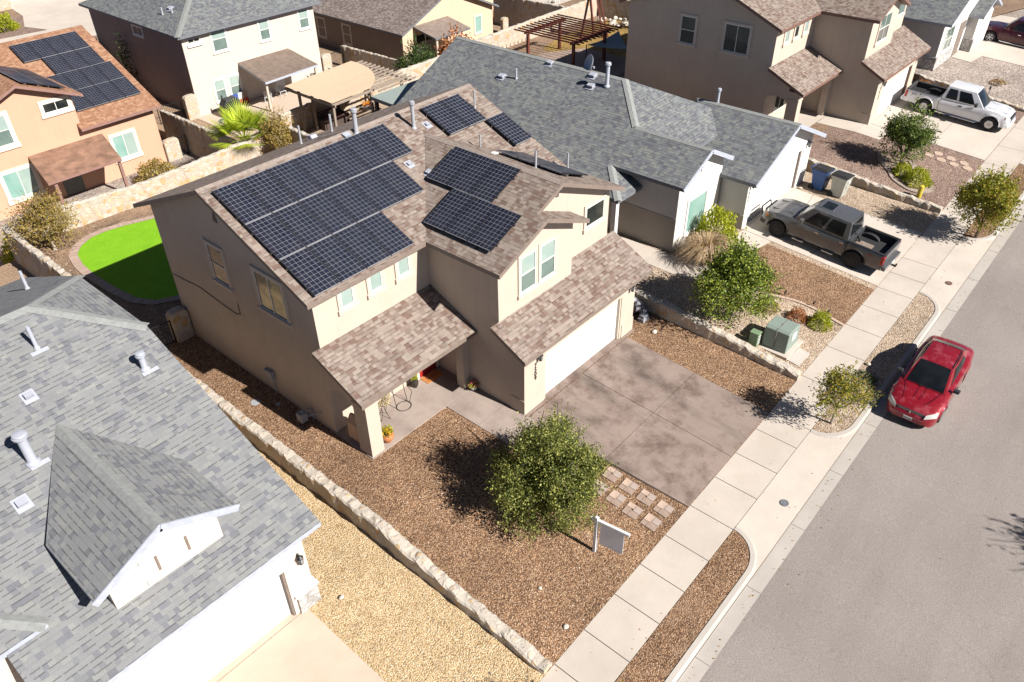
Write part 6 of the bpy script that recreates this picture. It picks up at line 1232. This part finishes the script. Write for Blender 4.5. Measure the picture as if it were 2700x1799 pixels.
for i in range(330):
    x, y = (rs.uniform(-8, 7), rs.uniform(-6.8, 1.5)) if i % 2 else (rs.uniform(-8.2, -4), rs.uniform(14.5, 27)); z = gz(x, y); s_ = rs.uniform(.012, .03)*(1 if i % 2 else 1.5)
    if -1.4 < x < 5.4 and y > -6.94 or (-2.9 < x < -1.2 and y > -1): continue
    if y > 16.9 and x > -7.2 and y < 26.4: continue
    mb.add([(x-s_, y-s_*.7, z), (x+s_, y-s_, z), (x+s_*.8, y+s_, z), (x-s_, y+s_*.8, z), (x, y, z+s_)], [(0, 1, 4), (1, 2, 4), (2, 3, 4), (3, 0, 4)])
tag(mb.build('scattered_pebbles', m_rock), kind='stuff')
# ---------------- vehicles (local: +x forward, z up) ----------------
def smooth_interp(xs, keys, sm):
    k = np.array(keys, float); fine = np.linspace(k[0, 0], k[-1, 0], 600); v = np.interp(fine, k[:, 0], k[:, 1]); w_ = max(1, int(sm/(fine[1]-fine[0])))
    if w_ > 1:
        pad = np.concatenate([np.full(w_, v[0]), v, np.full(w_, v[-1])]); ker = np.hanning(2*w_+1)[1:-1]; ker /= ker.sum(); v2 = np.convolve(pad, ker, 'same')[w_:-w_]; e_ = np.minimum(1, np.minimum(np.arange(600), np.arange(600)[::-1])/w_); v = v2*e_+v*(1-e_)
    return np.interp(xs, fine, v)
def shell(prof_fn, xs, name, mats, parent, closed_bottom=False, mi_fn=None):
    mb = MB(); rows = []
    for x in xs:
        h = prof_fn(x); L_ = [(x, y, z) for y, z in h]; Rr = [(x, -y, z) for y, z in h[::-1] if y > 1e-4]; rows.append(L_+Rr)
    m_ = len(rows[0])
    for r_ in rows: assert len(r_) == m_
    for r_ in rows: mb.v += r_
    for i in range(len(rows)-1):
        for k in range(m_-1):
            mb.f.append([i*m_+k, (i+1)*m_+k, (i+1)*m_+k+1, i*m_+k+1][::-1]); mb.m.append(0); mb.uv.append(None)
    mb.f.append(list(range(m_))[::-1]); mb.f.append([(len(rows)-1)*m_+k for k in range(m_)]); mb.m += [0, 0]; mb.uv += [None, None]
    return mb.build(name, mats, parent, smooth=True, local=True)
def patch(p00, p10, p11, p01, bulge=0, ins=(0, 0, 0, 0), off=0, n=6, mb=None, mi=0):
    P = [Vector(p) for p in (p00, p10, p11, p01)]; nn_ = (P[1]-P[0]).cross(P[3]-P[0]).normalized(); mb = mb or MB(); b0 = len(mb.v); u0, u1, v0, v1 = ins[0], 1-ins[1], ins[2], 1-ins[3]
    for i in range(n+1):
        for j in range(n+1):
            u_ = u0+(u1-u0)*i/n; v_ = v0+(v1-v0)*j/n; p = (P[0]*(1-u_)+P[1]*u_)*(1-v_)+(P[3]*(1-u_)+P[2]*u_)*v_; mb.v.append(tuple(p+nn_*(bulge*4*u_*(1-u_)*(.35+.65*4*v_*(1-v_))+off)))
    for i in range(n):
        for j in range(n): mb.f.append([b0+i*(n+1)+j, b0+(i+1)*(n+1)+j, b0+(i+1)*(n+1)+j+1, b0+i*(n+1)+j+1]); mb.m.append(mi); mb.uv.append(None)
    return mb
def wheel(par, x, y, r_, w_, spokes=5, rimm=None, rr_=.62, side=1, ax_label=None):
    t = MB(); pr = [(r_*rr_, -w_/2), (r_*.92, -w_/2), (r_, -w_/2+.03), (r_, w_/2-.03), (r_*.92, w_/2), (r_*rr_, w_/2)]; t.lathe((x, y, r_), pr, 28, axis='y'); to = t.build('tyre', m_tyre, None, smooth=True, local=True)
    wh = bpy.data.objects.new('wheel', to.data); bpy.data.objects.remove(to); C.objects.link(wh); wh.parent = par
    q = MB(); R_ = r_*rr_; yo = y+side*(w_/2-.015); q.lathe((x, yo, r_), [(R_, -.015), (R_, .02), (R_*.92, .02), (R_*.9, -.03)], 28, axis='y')
    for k in range(spokes):
        a = 2*math.pi*k/spokes; d = Vector((math.cos(a), 0, math.sin(a))); s = Vector((-math.sin(a), 0, math.cos(a))); c_ = Vector((x, yo, r_)); wd = R_*.10*5/spokes
        v = [c_+s*wd, c_-s*wd, c_+d*R_*.95-s*wd*1.5, c_+d*R_*.95+s*wd*1.5]; hh = Vector((0, side*.02, 0)); q.add([p-hh for p in v]+[p+hh for p in v], [(0, 1, 2, 3), (7, 6, 5, 4), (0, 4, 5, 1), (1, 5, 6, 2), (2, 6, 7, 3), (3, 7, 4, 0)])
    q.lathe((x, yo, r_), [(R_*.24, -.03), (R_*.24, .028), (R_*.1, .03)], 12, axis='y'); ri = q.build('rim', rimm or m_alu, wh, local=True)
    q = MB(); q.lathe((x, y+side*(w_/2-.07), r_), [(R_*.93, -.01), (R_*.93, .01)], 20, axis='y'); q.build('brake_disc', m_dark, wh, local=True); return wh
def arch_fn(wx, wr, zc):
    def f(x):
        z = 0
        for c_ in wx:
            if abs(x-c_) < wr: z = max(z, zc+math.sqrt(wr*wr-(x-c_)**2))
        return z
    return f
def stations(x0, x1, wx, wr, n=60):
    s = set(np.linspace(x0, x1, n).tolist())
    for c_ in wx:
        for k in range(15): s.add(c_+wr*math.cos(math.pi*k/14)*.9999)
        s.add(c_-wr*1.001); s.add(c_+wr*1.001)
    return sorted(x for x in s if x0 <= x <= x1)
def sedan(label, loc, rz):
    t = thing('parked_car', label, 'car', loc, rz); L_ = 5.0; x0, x1 = -2.5, 2.5; wx = (1.52, -1.35); r_ = .335; ar = .405; AF = arch_fn(wx, ar, .335)
    xs = stations(x0, x1, wx, ar); top = [(-2.5, .72), (-2.46, .86), (-2.35, .98), (-1.9, 1.06), (-1.55, 1.08), (-1.0, 1.02), (.9, .98), (1.05, .97), (1.6, .90), (2.15, .78), (2.38, .66), (2.5, .5)]
    sh = [(-2.5, .62), (-2.42, .80), (-2.2, .90), (-1.5, .96), (0, .93), (1.0, .90), (1.8, .78), (2.25, .66), (2.5, .45)]; wd = [(-2.5, .62), (-2.42, .78), (-2.2, .88), (-1.4, .945), (0, .95), (1.4, .95), (2.0, .9), (2.3, .80), (2.45, .66), (2.5, .5)]
    tz = smooth_interp(xs, top, .12); sz = smooth_interp(xs, sh, .15); wz = smooth_interp(xs, wd, .15); D = {x: (a, b_, c_) for x, a, b_, c_ in zip(xs, tz, sz, wz)}
    bs = {x: z for x, z in zip(xs, smooth_interp(xs, [(-2.5, .35), (-2.3, .24), (-1.8, .2), (1.8, .19), (2.3, .2), (2.5, .3)], .1))}
    def pf(x):
        a, b_, w_ = D[x]; b_ = min(b_, a-.02); s = max(bs[x], AF(x)); fl = .03 if AF(x) > .2 else 0
        m1 = max(s+.03, .45 if b_ > .55 else (s+b_)/2); m1 = min(m1, b_-.03) if s+.05 < b_-.03 else (s+b_)/2
        return [(w_*.5, bs[x]), (w_*.93, s-.02 if AF(x) > .2 else s), (w_*.985+fl, s+.0), (w_+fl, m1), (w_*.995, (m1+b_)/2), (w_*.955, b_), (w_*.86, b_+(a-b_)*.62), (w_*.5, a-.012), (0, a)]
    shell(pf, xs, 'body', m_red, t)
    zb = 1.0; B = [(-1.95, .66, 1.07), (1.1, .74, .985)]; RF = [(-1.15, .56, 1.47), (.18, .585, 1.48)]
    fl_, fr_ = Vector((1.15, .76, .95)), Vector((1.15, -.76, .95)); rl, rr_ = Vector((-1.98, .70, 1.03)), Vector((-1.98, -.70, 1.03)); tfl, tfr, trl, trr = Vector((.16, .60, 1.47)), Vector((.16, -.60, 1.47)), Vector((-1.18, .57, 1.46)), Vector((-1.18, -.57, 1.46))
    ml, mr = Vector((-.3, .86, .93)), Vector((-.3, -.86, .93)); c_ = MB()
    patch(fr_, fl_, tfl, tfr, .07, mb=c_); patch(rl, rr_, trr, trl, .05, mb=c_); patch(tfr, tfl, trl, trr, .045, mb=c_); 
    for s, a, b_, tb, ta in ((1, fl_, rl, trl, tfl), (-1, rr_, fr_, tfr, trr)): patch(a, b_, tb, ta, .09, mb=c_)
    c_.build('cabin', m_red, t, smooth=True, local=True)
    patch(fr_, fl_, tfl, tfr, .07, (.055, .055, .03, .04), .012).build('windscreen', m_cglass, t, smooth=True, local=True); patch(rl, rr_, trr, trl, .05, (.07, .07, .08, .03), .012).build('rear_window', m_cglass, t, smooth=True, local=True)
    for s, a, b_, tb, ta in ((1, fl_, rl, trl, tfl), (-1, rr_, fr_, tfr, trr)):
        e1 = (.14, .52, .14, .10) if s > 0 else (.52, .14, .14, .10); e2 = (.50, .20, .14, .10) if s > 0 else (.20, .50, .14, .10)
        for e_ in (e1, e2): patch(a, b_, tb, ta, .09, e_, .012).build('side_window', m_cglass, t, smooth=True, local=True)
        q = MB(); q.bar(ta.lerp(tb, .02)+Vector((0, -s*.03, .028)), tb.lerp(ta, .02)+Vector((0, -s*.03, .028)), .018); q.build('roof_moulding', m_dark, t, local=True)
    for x in wx:
        for s in (1, -1): wheel(t, x, s*.835, r_, .21, 5, m_alu, .66, s)
    for s in (1, -1):
        patch(*( [(2.44, s*.50, .56), (2.20, s*.86, .64), (2.02, s*.86, .80), (2.34, s*.52, .70)] if s > 0 else [(2.20, s*.86, .64), (2.44, s*.50, .56), (2.34, s*.52, .70), (2.02, s*.86, .80)]), .03, off=.045).build('headlight', m_lens, t, smooth=True, local=True)
        q = MB(); q.prism([(-2.45, s*.42, .60), (-2.45, s*.66, .60), (-2.43, s*.66, .76), (-2.45, s*.42, .78)], (-.06, 0, 0)); q.build('taillight', m_rlens, t, local=True)
        q = MB(); q.prism([(.88, s*.90, .98), (.70, s*.92, .98), (.70, s*.92, 1.10), (.84, s*.92, 1.10)], (0, s*.22, 0)); q.build('wing_mirror', m_dark, t, bevel=.02, local=True)
        for x in (.35, -.62): q = MB(); q.bar((x, s*.965, .78), (x-.2, s*.965, .78), .03, .035); q.build('door_handle', m_dark, t, local=True)
    q = MB()
    for s in (1, -1):
        for z in (.50, .57, .64): q.bar((2.50-.12*.5-(z-.5)*.35, s*.03, z+.01), (2.42-(z-.5)*.35, s*.48, z+.015), .03, .016)
    q.bar((2.44, 0, .47), (2.39, 0, .69), .05, .04); q.bar((2.49, -.46, .475), (2.49, .46, .475), .02); q.build('grille', m_chrome, t, local=True); q = MB(); q.prism([(2.40, -.48, .47), (2.40, .48, .47), (2.33, .48, .68), (2.33, -.48, .68)], (.05, 0, 0)); q.build('grille_opening', m_dark, t, local=True)
    q = MB(); q.box(2.42, -.6, .24, 2.475, .6, .34); q.build('air_intake', m_dark, t, local=True); q = MB(); q.box(2.50, -.16, .35, 2.515, .16, .47); pl = q.build('number_plate', m_white, t, local=True)
    tx = text_mb('TYW-9073', .085, frame4((2.518, 0, .40), (0, 1, 0), (0, 0, 1)), .001).build('plate_lettering', m_dark, pl, local=True)
    q = MB()
    for s in (1, -1): q.bar((1.18, s*.05, .985), (1.02, s*.62, 1.02), .02, .015)
    q.build('wiper', m_dark, t, local=True); q = MB(); q.tube([(-1.0, 0, 1.5), (-1.3, 0, 1.72)], .006); q.build('aerial', m_dark, t, local=True)
    q = MB()
    for s in (1, -1): q.bar((2.0, s*.38, .868), (1.1, s*.66, .985), .012, .01)
    q.bar((1.85, .10, .89), (1.15, .13, .99), .01, .008); q.bar((1.85, -.10, .89), (1.15, -.13, .99), .01, .008); q.build('bonnet_crease', m_maroon, t, local=True)
    return t
def pickup(label, loc, rz, paint, cab='crew', L_=6.15, sunroof=False, rims=None, chrome=False, winm=None, extra=()):
    pale = label.startswith('silver'); t = thing('pickup_truck', label, 'pickup truck', loc, rz); h = L_/2; wb = L_*.625; xf = h-.98; wx = (xf, xf-wb); r_ = .43; ar = .53; AF = arch_fn(wx, ar, .43)
    bed1 = -h+.06; bed0 = -h+(1.85 if cab == 'crew' else 2.15); xs = [x for x in stations(bed0, h, wx, ar)]
    tp = [(bed0, 1.16), (xf-.75, 1.20), (xf-.55, 1.22), (xf+.2, 1.20), (h-.35, 1.12), (h-.12, 1.04), (h, .84)]; wd = [(bed0, 1.0), (h-.6, 1.02), (h-.25, .97), (h-.06, .9), (h, .84)]
    tz = dict(zip(xs, smooth_interp(xs, tp, .08))); wz = dict(zip(xs, smooth_interp(xs, wd, .08)))
    def pf(x):
        a, w_ = tz[x], wz[x]; b_ = a-.14; s = max(.42, AF(x)); fl = .045 if AF(x) > .4 else 0; m1 = min(max(s+.03, .72), b_-.05)
        return [(w_*.5, .40), (w_*.95, s-.01), (w_+fl, s), (w_+.01+fl*.8, m1), (w_+.005, (m1+b_)/2), (w_*.97, b_), (w_*.91, a-.035), (w_*.55, a), (0, a+.012)]
    shell(pf, xs, 'body', paint, t)
    xs2 = stations(bed1, bed0-.03, wx, ar, 30); fz_ = .82
    def pb(x):
        w_ = 1.0; a = 1.20; s = max(.46, AF(x)); fl = .045 if AF(x) > .4 else 0; m1 = min(max(s+.03, .72), a-.15)
        inn = .86; ed = .07 if (x < bed1+.09 or x > bed0-.10) else 0; fl2 = fz_ if not ed else a-.005
        return [(w_*.5, .45), (w_*.95, s-.01), (w_+fl, s), (w_+.01+fl*.8, m1), (w_+.005, (m1+a)/2), (w_*.985, a-.04), (w_*.95, a), (.885, a), (.865, fl2), (.5, fl2), (0, fl2)]
    xs2 = sorted(set(xs2+[bed1+.088, bed1+.092, bed0-.104, bed0-.098])); shell(pb, xs2, 'bed', paint, t)
    q = MB(); q.box(bed1+.12, -.86, fz_+.004, bed0-.13, .86, fz_+.03)
    for s in (1, -1): q.box(bed1+.10, s*.872-.008, fz_, bed0-.11, s*.872+.008, 1.19); 
    q.box(bed1+.095, -.87, fz_, bed1+.11, .87, 1.19); q.box(bed0-.12, -.87, fz_, bed0-.107, .87, 1.19)
    for s in (1, -1):
        n = 10; pts = [(wx[1]+math.cos(math.pi*k/n)*.46, s*.86, fz_+math.sin(math.pi*k/n)*.24) for k in range(n+1)]; q.prism(pts, (0, -s*.22, 0))
    q.build('bed_liner', m_dark, t, local=True)
    q = MB()
    for s in (1, -1): q.box(bed1, s*.945-.05, 1.203, bed0-.04, s*.945+.05, 1.225)
    q.box(bed1-.01, -.9, 1.203, bed1+.09, .9, 1.222); q.build('bed_rail', m_dark if pale or 'charcoal' in label else paint, t, local=True)
    # cab
    cx1 = xf-.62; cx0 = bed0+.02; tf, tr = cx1-.72, cx0+.14; zb = 1.17; zt = 1.93
    fl_, fr_ = Vector((cx1, .90, zb)), Vector((cx1, -.90, zb)); rl, rr_ = Vector((cx0, .93, zb-.02)), Vector((cx0, -.93, zb-.02)); tfl, tfr, trl, trr = Vector((tf, .72, zt)), Vector((tf, -.72, zt)), Vector((tr, .72, zt-.01)), Vector((tr, -.72, zt-.01)); c_ = MB()
    patch(fr_, fl_, tfl, tfr, .07, mb=c_); patch(rl, rr_, trr, trl, .02, mb=c_); patch(tfr, tfl, trl, trr, .05, mb=c_)
    for a, b_, tb, ta in ((fl_, rl, trl, tfl), (rr_, fr_, tfr, trr)): patch(a, b_, tb, ta, .03, mb=c_)
    c_.build('cabin', paint, t, smooth=True, local=True)
    patch(fr_, fl_, tfl, tfr, .07, (.05, .05, .04, .06), .012).build('windscreen', winm or m_cglass, t, smooth=True, local=True); patch(rl, rr_, trr, trl, .02, (.12, .12, .14, .14), .012).build('rear_window', m_cglass, t, smooth=True, local=True)
    for s, a, b_, tb, ta in ((1, fl_, rl, trl, tfl), (-1, rr_, fr_, tfr, trr)):
        cuts = ((.17, .50), (.56, .90)) if cab == 'crew' else ((.19, .58), (.64, .92))
        for u0, u1 in cuts:
            e_ = (u0, 1-u1, .12, .14) if s > 0 else (1-u1, u0, .12, .14); patch(a, b_, tb, ta, .03, e_, .012).build('side_window', m_cglass, t, smooth=True, local=True)
        sm = MB(); ln = (cx1-cx0)
        for f in ((.53, .98) if cab == 'crew' else (.61, .99)): x = cx1-ln*f; sm.bar((x, s*1.012, .50), (x, s*.955, 1.12), .012, .008)
        sm.bar((cx1-.02, s*1.02, .62), (cx1-.02, s*.97, 1.08), .012, .008); sm.build('door_seam', m_dark, t, local=True)
        for f in ((.46, .92) if cab == 'crew' else (.52,)): x = cx1-ln*f; q = MB(); q.box(x-.10, s*1.0-.02, .98, x+.10, s*1.0+.03, 1.04); q.build('door_handle', m_dark if cab != 'crew' else m_chrome, t, local=True)
        q = MB(); q.prism([(cx1-.35, s*.93, 1.22), (cx1-.52, s*.93, 1.22), (cx1-.52, s*.93, 1.42), (cx1-.38, s*.93, 1.42)], (0, s*.27, 0)); q.build('wing_mirror', m_dark if pale else paint, t, bevel=.03, local=True)
        q = MB(); q.prism([(h-.12, s*.58, .80), (h-.2, s*.92, .80), (h-.3, s*.93, 1.06), (h-.16, s*.60, 1.04)], (.05, 0, 0)); q.build('headlight', m_lens, t, local=True); q = MB(); q.box(h-.38, s*.93-.03, .82, h-.24, s*.93+.05, .96); q.build('side_marker', m_amber, t, local=True)
        q = MB(); q.box(bed1-.03, s*.93-.09, .72, bed1+.13, s*.93+.088, 1.13); q.build('taillight', m_rlens, t, local=True, bevel=.02)
        q = MB()
        if cab == 'crew' and not chrome:
            for x in (wx[0]-1.15, wx[1]+1.2):
                q = MB(); y_ = sorted((s*1.03, s*1.14)); q.box(x-.28, y_[0], .34, x+.28, y_[1], .38); q.bar((x-.22, s*.9, .42), (x-.22, s*1.08, .36), .04); q.bar((x+.22, s*.9, .42), (x+.22, s*1.08, .36), .04); q.build('side_step', m_alu, t, local=True)
        else: q.tube([(wx[0]-.7, s*.98, .36), (wx[0]-.8, s*1.07, .35), (wx[1]+.85, s*1.07, .35), (wx[1]+.75, s*.98, .36)], .045, 8); q.build('side_step', m_chrome, t, local=True, smooth=True)
    for x in wx:
        for s in (1, -1): wheel(t, x, s*.90, r_, .29, 6, rims or m_alu, .60, s)
    if not rims or True:
        q = MB()
        for x in wx:
            for s in (1, -1):
                n = 14; P_ = [(x+math.cos(math.pi*k/n)*(ar+.02), s*1.04, .43+math.sin(math.pi*k/n)*(ar+.02)) for k in range(n+1)]; q.tube(P_, .022, 5)
        q.build('wheel_arch_trim', m_dark if rims is not m_alu else paint, t, local=True)
    q = MB(); q.box(h-.10, -.56, .66, h+.015, .56, 1.0); q.build('grille', m_chrome if chrome else m_dark, t, local=True, bevel=.02); q = MB()
    for z in (.74, .83, .92): q.box(h+.016, -.5, z-.015, h+.03, .5, z+.015)
    q.build('grille_bar', m_chrome if (chrome or pale) else m_gun, t, local=True)
    q = MB(); q.prism([(h-.25, -1.0, .42), (h+.02, -.9, .42), (h+.12, -.5, .42), (h+.12, .5, .42), (h+.02, .9, .42), (h-.25, 1.0, .42)], (0, 0, .22)); q.build('front_bumper', m_chrome if chrome else (paint if pale else m_black), t, local=True, bevel=.03)
    q = MB(); q.box(-h-.14, -.98, .46, -h+.05, .98, .66); q.build('rear_bumper', paint if pale else m_gun, t, local=True, bevel=.03)
    q = MB(); q.box(-h+.02, -.86, .66, -h+.055, .86, 1.19); q.build('tailgate', paint, t, local=True); q = MB(); q.box(-h-.155, -.16, .5, -h-.143, .16, .62); q.build('number_plate', m_white, t, local=True)
    # wheel housings and underbody keep daylight out
    q = MB(); q.box(-h+.3, -.72, .34, h-.3, .72, .8); q.build('underbody', m_dark, t, local=True)
    q = MB()
    for s in (1, -1): q.bar((cx1+.03, s*.1, zb+.045), (cx1-.08, s*.72, zb+.06), .025, .02)
    q.box(cx1-.02, -.8, zb+.01, cx1+.16, .8, zb+.03); q.build('wiper_cowl', m_dark, t, local=True)
    q = MB()
    for s in (1, -1): q.bar((h-.3, s*.48, 1.15), (cx1+.2, s*.52, 1.235), .10, .025)
    q.build('bonnet_ridge', paint, t, local=True)
    if sunroof:
        q = MB(); q.box(tf-.75, -.38, zt+.035, tf-.2, .38, zt+.052); q.build('sunroof', m_cglass, t, local=True, bevel=.03); q = MB(); q.box(tf-.80, -.43, zt+.03, tf-.15, .43, zt+.044); q.build('sunroof_frame', m_alu, t, local=True)
    return t, h, wx, bed0, bed1, fz_
RC = sedan('faded red sedan parked at the kerb, paint peeling on its roof', (10.25, -11.05, zst(10.25)-.12), math.pi+.012); RC.rotation_euler = (0, R(2.07), math.pi+.012)
TG, h, wx, b0_, b1_, fz_ = pickup('charcoal crew cab pickup with sunroof parked in front of the white garage', (17.35, -3.65, .30), math.pi/2-.01, m_gun, 'crew', 6.2, True, m_black, winm=m_cglass2); TG.rotation_euler = (0, R(-4.2), math.pi/2-.01); TG.scale = (1, 1, 1.06)
q = MB(); n = 12
for k in range(n): pass
q.tube([(wx[1]+.55+math.cos(a)*.33, .05+math.sin(a)*.0, fz_+.03+abs(math.sin(a))*.34) for a in [math.pi*k/12 for k in range(13)]], .06, 6); sp = q.build('spare_tyre', m_tyre, TG, local=True)
for i in range(6): q = MB(); q.box(b0_-.95, .72-i*.15-.06, fz_+.04+i*0, b0_-.16, .72-i*.15+.06, fz_+.08); o = q.build('bed_plank', m_wood_grey, TG, local=True)
q = MB(); q.bar((h+.12, -.5, .5), (h+.24, -.45, .95), .05); q.bar((h+.12, .5, .5), (h+.24, .45, .95), .05); q.bar((h+.24, -.45, .95), (h+.24, .45, .95), .05); q.build('bull_bar', m_black, TG, local=True); q = MB(); q.bar((-h-.12, 0, .42), (-h-.35, 0, .42), .07); q.lathe((-h-.33, 0, .46), [(.03, 0), (.05, .06), (.02, .1)], 8); q.build('tow_hitch', m_black, TG, local=True)
q = MB(); q.tube([(h-1.45, -.85, 1.2), (h-1.6, -.86, 1.75)], .008); q.build('aerial', m_black, TG, local=True)
tx = text_mb('FX4', .14, frame4((wx[1]-.62, 1.012, .98), (-1, 0, 0), (0, 0, 1)), .004).build('side_lettering', m_rlens, TG, local=True)
TW, h, wx, b0_, b1_, fz_ = pickup('silver white extended cab pickup parked nose to the street', (36.85, -3.65, 1.0), -math.pi/2+.02, m_silver, 'ext', 6.25, False, m_alu); TW.rotation_euler = (0, R(3.5), -math.pi/2+.02)
tx = text_mb('STX', .17, frame4((b1_+.52, -1.01, 1.0), (1, 0, 0), (0, 0, 1)), .004).build('side_lettering', m_dark, TW, local=True)
TM, h, wx, b0_, b1_, fz_ = pickup('dark maroon pickup with chrome grille at the top right edge', (53.2, -3.35, 1.42), math.pi/2, m_maroon, 'crew', 6.2, False, m_alu, True); TM.rotation_euler = (0, R(-3.5), math.pi/2)
